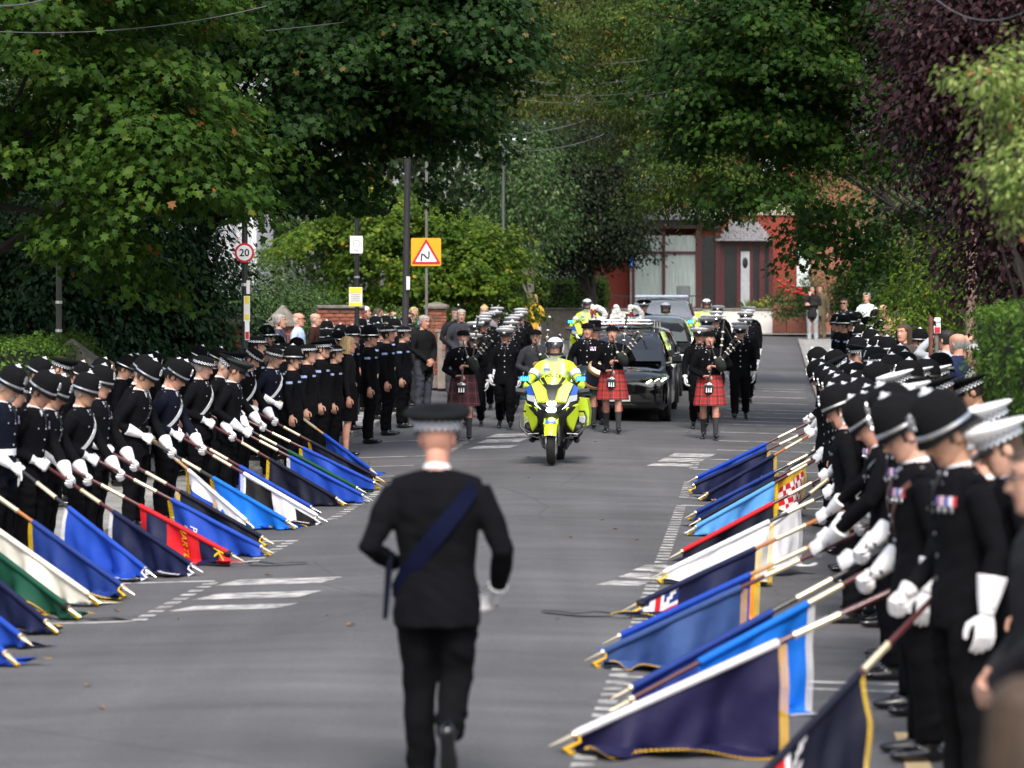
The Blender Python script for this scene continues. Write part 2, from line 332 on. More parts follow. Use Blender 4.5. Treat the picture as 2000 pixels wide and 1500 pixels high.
def foliage(name, ells, ncl, per, spread, size, shape, material, seed, parent, flat=.45, inner=.55, zmin=None, cut=None, tintbias=0, bough=0):
    rs = np.random.default_rng(seed); C, O, tips = crown_points(ells, ncl, per, spread, rs, flat, inner, bough); ct = np.repeat(rs.random(max(1, len(tips))), per)[:len(C)]
    keep = np.ones(len(C), bool)
    if zmin is not None: keep &= C[:, 2] > zmin
    if cut is not None: keep &= cut(C)
    C, O, ct = C[keep], O[keep], ct[keep]; n = len(C)
    N = O * .55 + np.array([0, 0, .75]) + rs.normal(size=(n, 3)) * .38; N /= np.linalg.norm(N, axis=1)[:, None]
    A = O * .9 + np.array([0, 0, -.45]) + rs.normal(size=(n, 3)) * .5
    tint = np.clip(.55 * ct + .36 * rs.random(n) + tintbias + (rs.random(n) < .02) * .5, 0, 1)
    sz = size * rs.uniform(.65, 1.2, n); o = ob(name, leaf_mesh(name, C, A, N, sz, tint, shape, material), parent); o['kind'] = 'stuff'; return tips
BARK = mat('bark', (.06, .05, .042), .9, var=.35, nscale=8, bump=.8, bscale=18, stretch=(1, 1, .25))
def tree(name, label, base, ells, ncl, per, spread, size, shape, material, seed, trunk_r=.22, limbs=26, bark=None, group='street trees', **kw):
    root = thing(name, label, 'tree', (0, 0, 0), 0, group); rl = random.Random(seed)
    tips = foliage('crown', ells, ncl, per, spread, size, shape, material, seed, root, **kw)
    b = Vector(base); c = Vector(ells[0][0]); t = MB(); top = b.lerp(c, .62); top.x = b.x * .6 + c.x * .4; top.y = b.y * .6 + c.y * .4
    pts = [Vector((b.x + (top.x - b.x)*q**4 + rl.uniform(-.04, .04), b.y + (top.y - b.y)*q**4, b.z + (top.z - b.z)*q)) for q in (0, .08, .4, .75, 1)]
    t.tube(pts, [trunk_r * q for q in (1.35, 1.05, .9, .75, .6)], 0, 10)
    t.build('trunk', bark or BARK, root); br = MB()
    for i in range(limbs):
        e = Vector(tips[rl.randrange(len(tips))]); s0 = pts[rl.choice((3, 4, 4) if kw.get('bough') else (2, 3, 3, 4, 4))]; mid = s0.lerp(e, .5) + Vector((0, 0, .12 * (e - s0).length)) + Vector([rl.uniform(-.25, .25) for _ in '123'])
        br.tube([s0, s0.lerp(mid, .6), mid, mid.lerp(e, .6), e], [trunk_r*.4, trunk_r*.3, trunk_r*.2, trunk_r*.12, .012], 0, 6)
    br.build('limbs', bark or BARK, root); return root
DKBARK = mat('dark_bark', (.022, .018, .015), .9, var=.35, nscale=8, bump=.8, bscale=18, stretch=(1, 1, .25))
G_SYC = leafmat('sycamore_leaf', [(.017, .044, .007), (.034, .080, .011), (.062, .122, .016), (.115, .17, .022), (.22, .10, .028)], .42)
G_DARK = leafmat('dark_maple_leaf', [(.007, .022, .006), (.015, .041, .009), (.028, .066, .013), (.05, .10, .02), (.13, .10, .03)], .33)
G_MAP = leafmat('maple_leaf', [(.010, .030, .006), (.022, .056, .010), (.043, .092, .014), (.078, .135, .02), (.17, .14, .035)], .38)
G_YEL = leafmat('yellowing_leaf', [(.034, .075, .010), (.068, .128, .014), (.12, .19, .020), (.20, .25, .026), (.40, .30, .03)], .4)
G_PLUM = leafmat('plum_leaf', [(.016, .008, .010), (.031, .014, .017), (.052, .022, .026), (.085, .036, .044), (.13, .07, .075)], .22, .4)
G_COPPER = leafmat('copper_leaf', [(.008, .013, .008), (.014, .023, .012), (.024, .037, .017), (.04, .05, .022), (.07, .06, .03)], .25)
G_EVER = leafmat('evergreen_leaf', [(.010, .028, .013), (.021, .052, .022), (.040, .085, .036), (.07, .125, .055), (.11, .17, .09)], .2, .45)
G_ASH = leafmat('ash_leaf', [(.035, .052, .013), (.065, .088, .018), (.105, .13, .026), (.14, .15, .04), (.22, .10, .04)])
G_HEDGE = leafmat('privet_leaf', [(.045, .10, .016), (.075, .15, .024), (.115, .21, .035), (.15, .25, .045), (.2, .28, .06)], .35)
G_VAR = leafmat('variegated_leaf', [(.09, .16, .03), (.17, .25, .06), (.34, .38, .14), (.50, .50, .24), (.45, .16, .07)], .35)
G_BUSH = leafmat('shrub_leaf', [(.03, .065, .022), (.055, .105, .032), (.09, .15, .05), (.14, .2, .075), (.22, .27, .13)], .3)
G_FAR = leafmat('far_tree_leaf', [(.016, .034, .012), (.030, .056, .018), (.046, .082, .024), (.07, .10, .03), (.11, .10, .03)], .3)

tree('sycamore_tree', 'big mid green sycamore overhanging the left hand ranks', (-7.4, 41, .2), [((-6.3, 39.8, 6.1), (3.0, 2.5, 2.9)), ((-9.4, 41, 8.0), (2.6, 2.4, 2.6)), ((-4.3, 38.5, 4.55), (1.15, 1.1, .95))], 2900, 24, .17, .104, 'maple', G_SYC, 11, .17, limbs=16, bough=15, bark=DKBARK)
tree('dark_maple_tree', 'dark green maple hanging over the road left of centre', (-5.15, 48, .35), [((-3.2, 46, 7.1), (3.45, 2.4, 3.2)), ((-1.4, 45.5, 6.9), (1.6, 1.6, 1.15))], 2900, 24, .18, .104, 'maple', G_DARK, 12, .12, limbs=12, bough=15, zmin=3.95, bark=DKBARK, cut=lambda C: ~((np.abs(C[:, 0] + 1.62) < .24 + .1*np.sin(7*C[:, 2])) & (C[:, 2] < 4.85)))
tree('broad_maple_tree', 'broad green maple hanging over the road on the right', (10.8, 56, .5), [((6.7, 54, 7.4), (3.9, 2.5, 3.8)), ((4.3, 53, 7.2), (2.0, 1.9, 2.6))], 3000, 24, .18, .106, 'maple', G_MAP, 13, .15, limbs=12, bough=15, bark=DKBARK)
tree('beech_tree', 'small leaved beech with sprays reaching over the hearse', (11.8, 72, 1.0), [((4.6, 70, 7.4), (2.6, 1.9, 2.6)), ((3.9, 69, 5.9), (1.4, 1.2, .7)), ((3.0, 70, 9.2), (1.7, 1.5, 1.8)), ((6.3, 71, 6.1), (2.0, 1.5, 1.35))], 1900, 32, .2, .10, 'simple', leafmat('beech_leaf', [(.022, .042, .008), (.042, .074, .012), (.078, .118, .020), (.14, .16, .028), (.22, .15, .03)], .3), 14, .12, limbs=14, bough=12, bark=DKBARK)
tree('yellow_green_tree', 'low bright yellow green tree behind the road bend sign', (-2.6, 77, 1.0), [((-2.9, 76, 3.9), (2.75, 2.2, 1.75)), ((-3.6, 76.5, 5.0), (1.4, 1.3, 1.0)), ((-1.0, 75, 3.6), (1.2, 1.2, 1.3))], 1500, 26, .16, .10, 'maple', G_YEL, 15, .1, bough=11)
tree('copper_beech_tree', 'dark copper tree in front of the red house', (2.6, 99, 2.0), [((1.9, 98, 6.5), (2.4, 1.8, 2.5)), ((.9, 97, 5.4), (1.3, 1.3, 1.3)), ((3.3, 97.5, 5.3), (1.2, 1.2, 1.0))], 1500, 32, .34, .14, 'simple', G_COPPER, 16, .18)
tree('ash_tree', 'tall feathery ash behind the copper tree', (1.2, 108, 2.1), [((1.7, 107, 10.8), (3.2, 2.6, 4.2)), ((4.6, 108, 10.5), (3.0, 2.6, 3.2))], 1500, 30, .42, .22, 'needle', G_ASH, 17, .2, bark=mat('pale_bark', (.2, .18, .15), .9, var=.3))
tree('ivy_tree', 'slim mid green tree beside the far street lamp', (.6, 92, 1.8), [((.5, 92, 6.2), (1.3, 1.2, 2.3))], 260, 30, .34, .15, 'simple', G_BUSH, 18, .12, bark=mat('pale_bark', (.2, .18, .15)))
tree('purple_plum_tree', 'purple leaved plum tree at the upper right', (6.9, 32, .1), [((6.3, 31.5, 5.3), (2.3, 1.8, 2.5)), ((4.9, 30.5, 4.9), (1.15, 1.1, 1.5)), ((5.2, 31, 3.2), (.9, 1.0, .75)), ((4.35, 30.2, 5.2), (.6, .6, .35)), ((4.2, 30.2, 4.55), (.55, .5, .25))], 2600, 26, .22, .085, 'simple', G_PLUM, 19, .12, bark=mat('plum_bark', (.09, .07, .065), .8), flat=.8)
tree('variegated_shrub', 'cream and green variegated shrub at the right edge', (3.95, 20.5, 0), [((3.36, 20, 3.3), (.34, .5, .42)), ((3.5, 20.2, 3.75), (.5, .5, .4)), ((3.05, 19.8, 3.86), (.26, .3, .10))], 210, 22, .075, .058, 'simple', G_VAR, 20, .04, limbs=30, group='shrubs', flat=.9)
tree('golden_bush', 'bright lime leaved bush beneath the purple tree', (7.2, 50, .3), [((6.9, 50, 2.9), (.75, .7, 1.0)), ((6.5, 49.5, 2.2), (.6, .6, .7)), ((7.3, 50.5, 3.5), (.5, .5, .4))], 260, 26, .2, .08, 'simple', G_YEL, 21, .06, group='shrubs')
tree('dark_evergreen', 'very dark evergreen shrub mass behind the left hand ranks', (-6.4, 45.5, .2), [((-6.7, 45.5, 2.4), (1.7, 1.3, 2.2)), ((-5.0, 46.4, 1.9), (1.15, 1.0, 1.75)), ((-8.5, 46, 3), (1.6, 1.3, 2.6)), ((-5.9, 46, 3.4), (1.5, 1.0, 1.3)), ((-5.25, 46.8, 3.2), (.85, .7, 1.0))], 2800, 30, .24, .115, 'simple', G_EVER, 22, .12, group='shrubs', inner=.85)
tree('laurel_bush', 'rounded grey green bush behind the speed limit sign', (-5.1, 63, .6), [((-5.3, 63, 2.4), (1.15, 1.0, 1.25)), ((-4.3, 63, 2.1), (.8, .8, 1.05))], 1200, 30, .2, .07, 'simple', G_BUSH, 23, .06, group='shrubs')
tree('creeper_bush', 'green creeper sprawling over the brick wall', (-2.6, 63, .8), [((-2.5, 63.5, 2.2), (.7, .5, .45))], 110, 26, .16, .075, 'simple', G_HEDGE, 24, .04, group='shrubs')
for i, (x, y, z, rx, rz, m_, lb) in enumerate(((9.3, 60, 2.2, 1.7, 1.6, G_BUSH, 'leafy green bush behind the wooden telegraph pole'), (10.7, 80, 4.4, 1.7, 1.8, G_BUSH, 'green bush behind the far right mourners'), (11.6, 98, 3.4, 1.2, 1.0, G_MAP, 'overgrown bush beside the red roses'),
      (8.3, 44, 1.9, 1.4, 1.9, G_MAP, 'dark green shrub behind the saluting man'), (-10.5, 60, 3.2, 3.0, 3.0, G_EVER, 'tall dark shrub at the far left garden'), (-8.7, 52, 3.5, 1.6, 3.2, G_FAR, 'tall green shrub behind the left evergreen'))):
    tree('garden_shrub', lb, (x, y, zc(y)), [((x, y, z), (rx, rx*.8, rz))], 420, 30, .28, .11, 'simple', m_, 40 + i, .07, limbs=16, group='shrubs')
FARP = [(-13.5, 92, 8), (2.2, 133, 12), (-17, 112, 8), (-10.5, 118, 9.5), (-5.5, 122, 9), (-1, 132, 11), (5, 140, 13), (11.5, 128, 10), (17, 120, 9), (23, 112, 9), (-24, 105, 9), (14.5, 96, 7.5)]
for i, (x, y, z) in enumerate(FARP):
    tree('background_tree', 'tall background tree rising behind the ' + ['left edge sycamore', 'copper tree', 'far left garden', 'white house', 'yellow green tree', 'far street lamp', 'red house roof', 'red house porch', 'right hand maple', 'far right gardens', 'outermost left garden', 'red rose bush'][i],
         (x, y, 2), [((x, y, z), (4.2, 3.2, z - 2.6)), ((x + 1.5, y + 2, z + 4), (3.4, 3, 4))], 620, 28, .6, .33, 'simple', G_FAR, 60 + i, .3, limbs=12, group='trees behind the houses')
def hedge(label, x0, x1, y0, y1, z0, z1, leaf, m_, seed, n, rnd_top=.06, skew=0):
    root = thing('hedge', label, 'hedge', (0, 0, 0), 0, 'clipped hedges'); rs = np.random.default_rng(seed)
    q = MB(); d = leaf * 1.1
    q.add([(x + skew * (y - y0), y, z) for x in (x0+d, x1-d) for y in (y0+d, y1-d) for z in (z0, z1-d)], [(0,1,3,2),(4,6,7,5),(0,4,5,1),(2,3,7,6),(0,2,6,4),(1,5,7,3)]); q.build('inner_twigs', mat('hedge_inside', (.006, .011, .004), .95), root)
    ax, ay, az = x1-x0, y1-y0, z1-z0; areas = np.array([ay*az, ay*az, ax*az, ax*az, ax*ay*1.2]); f = rs.choice(5, n, p=areas/areas.sum()); u, v = rs.random(n), rs.random(n); C = np.zeros((n, 3)); O = np.zeros((n, 3))
    for k, (fx, o) in enumerate(((x0, (-1, 0, 0)), (x1, (1, 0, 0)), (y0, (0, -1, 0)), (y1, (0, 1, 0)), (z1, (0, 0, 1)))):
        s = f == k; O[s] = o
        if k < 2: C[s] = np.stack([np.full(s.sum(), fx), y0 + ay*u[s], z0 + az*v[s]], 1)
        elif k < 4: C[s] = np.stack([x0 + ax*u[s], np.full(s.sum(), fx), z0 + az*v[s]], 1)
        else: C[s] = np.stack([x0 + ax*u[s], y0 + ay*v[s], np.full(s.sum(), fx)], 1)
    bump = rnd_top * (np.sin(C[:, 0]*5.1) * np.sin(C[:, 1]*4.3 + 1) + .6*np.sin(C[:, 2]*9 + C[:, 0]*7)); C += O * (bump[:, None] + rs.normal(size=(n, 1)) * leaf * .6) ; C[:, 0] += skew * (C[:, 1] - y0)
    N = O + rs.normal(size=(n, 3)) * .55 + np.array([0, 0, .35]); N /= np.linalg.norm(N, axis=1)[:, None]; A = O + rs.normal(size=(n, 3)) * .7 + np.array([0, 0, .4])
    fo = ob('foliage', leaf_mesh('foliage', C, A, N, leaf * rs.uniform(.7, 1.3, n), rs.random(n) * .9, 'simple', m_), root); fo['kind'] = 'stuff'; return root
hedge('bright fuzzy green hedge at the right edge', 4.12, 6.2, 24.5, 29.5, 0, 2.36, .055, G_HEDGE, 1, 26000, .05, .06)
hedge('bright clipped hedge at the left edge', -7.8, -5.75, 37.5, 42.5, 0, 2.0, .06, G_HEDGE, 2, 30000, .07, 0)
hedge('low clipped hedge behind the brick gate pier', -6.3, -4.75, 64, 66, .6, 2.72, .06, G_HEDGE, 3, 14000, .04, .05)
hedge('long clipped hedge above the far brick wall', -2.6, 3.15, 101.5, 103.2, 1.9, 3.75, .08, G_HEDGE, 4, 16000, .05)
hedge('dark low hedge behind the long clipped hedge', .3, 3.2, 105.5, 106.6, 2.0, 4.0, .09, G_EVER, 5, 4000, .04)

# ---------------------------------------------------------------- walls of brick
BR = [mat('brick_red', (.22, .066, .04), .85, var=.22, nscale=12, bump=.4, bscale=60), mat('brick_orange', (.26, .088, .05), .85, var=.22, nscale=12, bump=.4, bscale=60), mat('brick_dark', (.14, .048, .036), .85, var=.25, nscale=12, bump=.4, bscale=60)]
MORT = mat('mortar', (.24, .20, .17), .95, var=.2); STONE = mat('weathered_stone', (.17, .155, .13), .9, var=.35, nscale=7, bump=.6, bscale=22)
_bm = [MB().box((0, 0, 0), (.215, .1, .064), bev=.006).mesh('brick', m_) for m_ in BR]; _bh = [MB().box((0, 0, 0), (.104, .1, .064), bev=.006).mesh('brick', m_) for m_ in BR]
def brick_face(parent, M, L, Hh, limit=300):
    n = 0; rows = int(Hh / .075)
    for r in range(rows - 1, -1, -1):
        x = 0.0; off = r % 2
        while x < L - .05:
            half = (off and x == 0) or (L - x) < .2; w_ = .104 if half else .215
            if n >= limit: return
            k = rnd.choice((0, 0, 1, 1, 2)); b = ob('brick', (_bh if half else _bm)[k], parent); b.matrix_local = M @ T(x + w_/2, rnd.uniform(-.004, .004), .0375 + r*.075); n += 1; x += w_ + .0105
def pier(label, x, y, z0, h, wd=.45, cap='flat', name='gate_pier'):
    p = thing(name, label, 'gate pier', (x, y, z0), R(-4.6), 'brick gate piers'); c = MB(); c.box((0, 0, h/2), (wd - .03, wd - .03, h)); c.build('mortar_core', MORT, p, False)
    for a in range(4):
        M = RZ(90*a) @ T(-wd/2 + .0, -wd/2 + .048, 0); brick_face(p, M, wd - (.0 if a % 2 == 0 else .11), h, 60)
    c = MB()
    if cap == 'flat': c.loft([[(s*q, t*q, z) for s, t in ((-1, -1), (1, -1), (1, 1), (-1, 1))] for q, z in ((wd/2+.06, h), (wd/2+.07, h+.05), (wd/2+.05, h+.09), (.06, h+.15))])
    else: c.loft([[(s*q, t*q, z) for s, t in ((-1, -1), (1, -1), (1, 1), (-1, 1))] for q, z in ((wd/2+.1, h), (wd/2+.1, h+.07), (.02, h+.42))])
    c.build('coping_stone', STONE, p, ang=20); return p
def brickwall(label, x0, y0, x1, y1, h, z0, limit=280, coping=True):
    L = math.hypot(x1-x0, y1-y0); a = math.atan2(y1-y0, x1-x0); p = thing('brick_wall', label, 'wall', (x0, y0, z0), a, 'brick garden walls'); c = MB(); c.box((L/2, .1, h/2), (L, .17, h)); c.build('mortar_core', MORT, p, False)
    brick_face(p, T(0, .03, 0), L, h, limit)
    if coping:
        n = max(1, int(L / .6))
        for i in range(n): MB().box((L*(i+.5)/n, .1, h + .035), (L/n - .008, .32, .07), bev=.015).build('coping_stone', STONE, p)
    return p
pier('red brick gate pier behind the last left standard bearers', -4.3, 46.4, .25, 2.0, .42)
pier('stone capped gate pier under the dark evergreen', -5.75, 40.2, .0, 1.65, .62, 'pyr')
pier('brick gate pier beside the tall dark pole', -1.72, 70, .85, 1.8, .40, 'flat')
pier('gabled stone pier behind the bald man in a blue shirt', -4.55, 61.0, .55, 1.7, .42, 'pyr')
brickwall('brick wall under the yellow parking notice', -3.9, 61.5, -2.95, 61.7, 2.05, .55)
brickwall('low brick wall under the green creeper', -2.93, 63.2, -2.0, 64.2, 1.75, .65)
brickwall('brick wall beside the far left mourners', -1.5, 69.3, .2, 78, 1.25, .85, 300)
brickwall('long brick wall below the far clipped hedge', -2.6, 101.2, 3.2, 101.2, 1.05, 1.75, 0)
# ---------------------------------------------------------------- houses
def brickmat(name, c1, c2, mort, scale=4.4):
    m = bpy.data.materials.new(name); m.use_nodes = True; n = m.node_tree.nodes; l = m.node_tree.links; b = n['Principled BSDF']; tc = n.new('ShaderNodeTexCoord')
    sp = n.new('ShaderNodeSeparateXYZ'); l.new(tc.outputs['Object'], sp.inputs[0]); ad = n.new('ShaderNodeMath'); l.new(sp.outputs[0], ad.inputs[0]); l.new(sp.outputs[1], ad.inputs[1]); cb = n.new('ShaderNodeCombineXYZ'); l.new(ad.outputs[0], cb.inputs[0]); l.new(sp.outputs[2], cb.inputs[1])
    t = n.new('ShaderNodeTexBrick'); t.inputs['Scale'].default_value = scale; t.inputs['Color1'].default_value = c1 + (1,); t.inputs['Color2'].default_value = c2 + (1,); t.inputs['Mortar'].default_value = mort + (1,); t.inputs['Mortar Size'].default_value = .012; t.inputs['Row Height'].default_value = .33; t.inputs['Brick Width'].default_value = .95
    l.new(cb.outputs[0], t.inputs['Vector']); l.new(t.outputs[0], b.inputs['Base Color']); b.inputs['Roughness'].default_value = .85; return m
REDB = brickmat('painted_red_brick', (.25, .040, .024), (.21, .034, .021), (.19, .038, .024))
MAROON = mat('maroon_paint', (.07, .012, .014), .45, var=.15); DKW = mat('dark_interior', (.015, .017, .02), .3, var=.2); CURT = mat('net_curtain', (.52, .60, .57), .8, var=.35, nscale=9, stretch=(6, 6, .15))
SLATE = mat('grey_slate', (.17, .17, .185), .7, var=.25, nscale=5, bump=.3, bscale=30); BEIGE = mat('beige_stone', (.40, .33, .27), .9, var=.2, nscale=3); UPVC = mat('white_upvc', (.7, .71, .72), .4, var=.06); RENDER = mat('pale_render', (.62, .61, .59), .9, var=.12, nscale=1.5, bump=.2, bscale=40)
PANE = glassmat('window_pane', (.3, .33, .34), .10, .03)
HY = 112.0
def hp(x, y): return PX(x, HY), PZ(y, HY)
house = thing('red_house', 'red brick house with a maroon bay window and slated porch', 'house', (0, HY, 0))
def rect(mb, x0, x1, y0, y1, yd, th=.12, m=0, bev=0):        # photo columns and rows on the facade, yd metres proud of it
    X0, Z1 = hp(x0, y0); X1, Z0 = hp(x1, y1); mb.box(((X0+X1)/2, -yd + th/2, (Z0+Z1)/2), (abs(X1-X0), th, abs(Z1-Z0)), m, bev=bev); return mb
X0, _ = hp(1140, 0); X1, _ = hp(1556, 0)
w_ = MB(); w_.box(((X0+X1)/2, 4, 5.6), (X1-X0, 7.9, 7.4)); w_.build('wall', REDB, house, False)
rf = MB(); rf.add([(X0-.4, -.4, 9.3), (X1+.4, -.4, 9.3), (X1+.4, 8.4, 9.3), (X0-.4, 8.4, 9.3), (X0-.4, 4, 12.2), (X1+.4, 4, 12.2)], [(0,1,5,4), (2,3,4,5), (0,4,3), (1,2,5), (0,3,2,1)]); rf.build('roof', SLATE, house, False)
ch = MB().box((X0 + 1.2, 4, 12.6), (.9, .7, 1.6), bev=.03); ch.build('chimney', REDB, house)
rect(MB(), 1140, 1556, 392, 420, .02, .1).build('stone_band', BEIGE, house)
# upper windows, each a frame with a pane and lintel
for a, b in ((1236, 1285), (1296, 1340), (1470, 1520)):
    f = rect(MB(), a, b, 275, 372, .03, .1).build('window', UPVC, house)
    rect(MB(), a + 4, (a+b)/2 - 2, 281, 366, .045, .03).build('pane', CURT, f); rect(MB(), (a+b)/2 + 2, b - 4, 281, 366, .045, .03).build('pane', CURT, f)
    rect(MB(), a - 5, b + 5, 262, 274, .06, .12).build('lintel', BEIGE, house)
bay = rect(MB(), 1228, 1402, 462, 640, .75, .74).build('bay_window', DKW, house)
for a, b in ((1238, 1291), (1297, 1356)):
    for c_, d_ in ((461, 492), (497, 600)):
        rect(MB(), a, b, c_, d_, .757, .006).build('curtain', CURT, bay); rect(MB(), a, b, c_, d_, .79, .006).build('pane', PANE, bay)
for a, b, c_, d_ in ((1228, 1238, 448, 640), (1291, 1297, 448, 640), (1356, 1368, 448, 640), (1394, 1404, 448, 640)): rect(MB(), a, b, c_, d_, .85, .11).build('mullion', MAROON, bay)
for a, b, c_, d_ in ((1238, 1291, 492, 497), (1297, 1356, 492, 497), (1238, 1356, 600, 640)): rect(MB(), a, b, c_, d_, .83, .08).build('transom', MAROON, bay)
rect(MB(), 1226, 1406, 430, 448, .92, .95).build('cornice', mat('dark_maroon', (.03, .008, .01), .5), bay); rect(MB(), 1218, 1412, 420, 431, 1.1, 1.1).build('flat_roof', mat('lead_roof', (.33, .33, .35), .6), bay)
rect(MB(), 1368, 1394, 448, 640, .66, .65).build('brick_reveal', REDB, bay)
# porch: two doors in a shared lean-to
po = rect(MB(), 1404, 1506, 478, 640, .6, .55).build('porch', DKW, house)
for a, b in ((1404, 1412), (1436, 1446), (1460, 1468), (1480, 1490), (1498, 1507)): rect(MB(), a, b, 468, 640, .66, .1).build('post', MAROON, po)
rect(MB(), 1404, 1507, 470, 480, .68, .12).build('fascia', MAROON, po)
for a in (1374, 1444):
    d = rect(MB(), a, a + 17, 492, 640, .72, .05).build('door', mat('pale_door', (.36, .38, .40), .5, var=.1), house)
    X, Z = hp(a + 8.5, 514); m_ = MB(); m_.ell((X, -.73, Z), (.1, .02, .2)); m_.build('door_light', DKW, d)
for i in range(9):                                          # slate courses of the porch roof
    t0, t1 = i/9, (i+1)/9; XL, XR = hp(1424 - 34*t0, 0)[0], hp(1478 + 30*t0, 0)[0]; Z0_, Z1_ = hp(0, 430 + 43*t0)[1], hp(0, 430 + 43*t1)[1]
    n = 7
    for j in range(n):
        a = XL + (XR-XL)*(j + (.5 if i % 2 else 0))/n; b = min(a + (XR-XL)/n - .012, XR)
        if b - a < .05: continue
        q = MB(); q.add([(a, -.05-1.0*t0, Z0_+.02), (b, -.05-1.0*t0, Z0_+.02), (b, -.05-1.0*t1, Z1_+.035), (a, -.05-1.0*t1, Z1_+.035), (a, -.05-1.0*t1, Z1_+.015), (b, -.05-1.0*t1, Z1_+.015)], [(0, 3, 2, 1), (3, 4, 5, 2)]); q.build('slate', SLATE, po, False)
for a, b in ((1556, 1582),):
    f = rect(MB(), a, b, 470, 560, .05, .1).build('window', UPVC, house); rect(MB(), a + 4, b - 10, 478, 552, .07, .03).build('pane', CURT, f)
neigh = thing('rendered_house', 'pale grey rendered house left of the red house', 'house', (0, HY + 1, 0)); nb = MB(); nb.box((1.4, 3, 5), (2.3, 6, 6)); nb.build('wall', RENDER, neigh, False)
rr = MB(); rr.add([(-.1, -.3, 8), (2.6, -.3, 8), (2.6, 6.3, 8), (-.1, 6.3, 8), (-.1, 3, 10), (2.6, 3, 10)], [(0,1,5,4), (2,3,4,5), (0,4,3), (1,2,5)]); rr.build('roof', SLATE, neigh, False)
X, Z = PX(1076, HY+.9), PZ(512, HY+.9); MB().box((X, -.08, Z), (.26, .12, .3), bev=.03).build('alarm_box', UPVC, neigh)
right_h = thing('white_windowed_house', 'brick house glimpsed behind the rose garden', 'house', (0, HY, 0)); q = MB(); q.box((14.2, 4, 5.2), (6.6, 7.6, 6.4)); q.build('wall', brickmat('plain_brick', (.28, .10, .06), (.24, .08, .05), (.3, .25, .2)), right_h, False)
for a in (1668,): f = rect(MB(), a, a + 34, 455, 560, .05, .1).build('window', UPVC, right_h); rect(MB(), a + 4, a + 30, 462, 552, .07, .03).build('pane', DKW, f)
q = MB(); q.add([(10.9, -.3, 8.4), (17.6, -.3, 8.4), (17.6, 8, 8.4), (10.9, 8, 8.4), (10.9, 4, 10.6), (17.6, 4, 10.6)], [(0,1,5,4), (2,3,4,5), (0,4,3), (1,2,5)]); q.build('roof', SLATE, right_h, False)
# white house at the left with corner pilasters
WH = 101.0; wh = thing('white_house', 'white painted house glimpsed behind the left trees', 'house', (0, WH, 0)); q = MB(); q.box((-11.2, 3.5, 5.4), (5.6, 7, 6.8)); q.build('wall', mat('white_paintwork', (.74, .75, .78), .7, var=.06, nscale=2), wh, False)
for px in (445, 468, 484): q = MB(); q.box((PX(px, WH), -.08, 5.4), (.22, .15, 6.8), bev=.03); q.build('pilaster', UPVC, wh)
for px, y0, y1 in ((455, 400, 440), (455, 448, 474), (400, 380, 470), (425, 380, 470)): q = MB(); q.box((PX(px, WH), -.03, (PZ(y0, WH)+PZ(y1, WH))/2), (.32, .06, PZ(y0, WH)-PZ(y1, WH)), bev=.02); q.build('panel', mat('shaded_panel', (.42, .44, .5), .5), wh)
q = MB(); q.add([(-14.2, -.3, 8.8), (-8.2, -.3, 8.8), (-8.2, 7, 8.8), (-14.2, 7, 8.8), (-14.2, 3.5, 11), (-8.2, 3.5, 11)], [(0,1,5,4), (2,3,4,5), (0,4,3), (1,2,5)]); q.build('roof', SLATE, wh, False)
# garden walls below the red house
def lowwall(label, x0, x1, y0, y1, Y, m_, cope=None, name='garden_wall'):
    q = thing(name, label, 'wall', (0, Y, 0), 0, 'garden walls of the far houses'); a, b = PX(x0, Y), PX(x1, Y); z1, z0 = PZ(y0, Y), PZ(y1, Y) - .1; m = MB(); m.box(((a+b)/2, .12, (z0+z1)/2), (b-a, .24, z1-z0), bev=.01); m.build('wall_face', m_, q)
    if cope: c = MB(); c.box(((a+b)/2, .12, z1 + .035), (b-a+.06, .34, .07), bev=.015); c.build('coping', cope, q)
    return q
BRK2 = brickmat('wall_brick', (.27, .09, .055), (.22, .075, .05), (.28, .24, .2))
lowwall('long white rendered garden wall under the railings', 1195, 1509, 606, 650, 107, RENDER, STONE)
lowwall('tall red brick end pillar of the white garden wall', 1510, 1534, 588, 655, 106.9, BRK2, STONE)
lowwall('low brick garden wall below the roses', 1536, 1580, 615, 656, 107, BRK2, STONE)
rl = thing('railing', 'dark iron railing in front of the bay window', 'railing', (0, 107.1, 0)); z0, z1 = PZ(605, 107), PZ(578, 107); q = MB(); q.box((PX(1290, 107), 0, z1), (PX(1395, 107)-PX(1190, 107), .03, .04)); q.build('top_rail', IRON, rl)
bar = MB().box((0, 0, 0), (.02, .02, z1 - z0)).mesh('bar', IRON)
for i in range(26): b = ob('bar', bar, rl); b.location = (PX(1192 + i*8, 107), 0, (z0+z1)/2)
bn = thing('wheelie_bin', 'grey wheelie bin with its lid propped before the bay window', 'bin', (PX(1335, 109), 109, 2.1)); q = MB(); q.loft([[(s*a, t*b, z) for s, t in ((-1,-1),(1,-1),(1,1),(-1,1))] for a, b, z in ((.22, .24, .05), (.27, .32, .95), (.29, .34, .97))]); q.build('body', mat('green_bin', (.02, .05, .03), .5), bn); MB().box((0, .1, 1.3), (.5, .06, .62), bev=.02, M=None).build('lid', mat('grey_lid', (.12, .13, .14), .5), bn)
for s_ in (-1, 1): MB().tube([(s_*.2, .3, .1), (s_*.26, .3, .1)], .1, 0, 14).build('wheel', PATENT, bn)
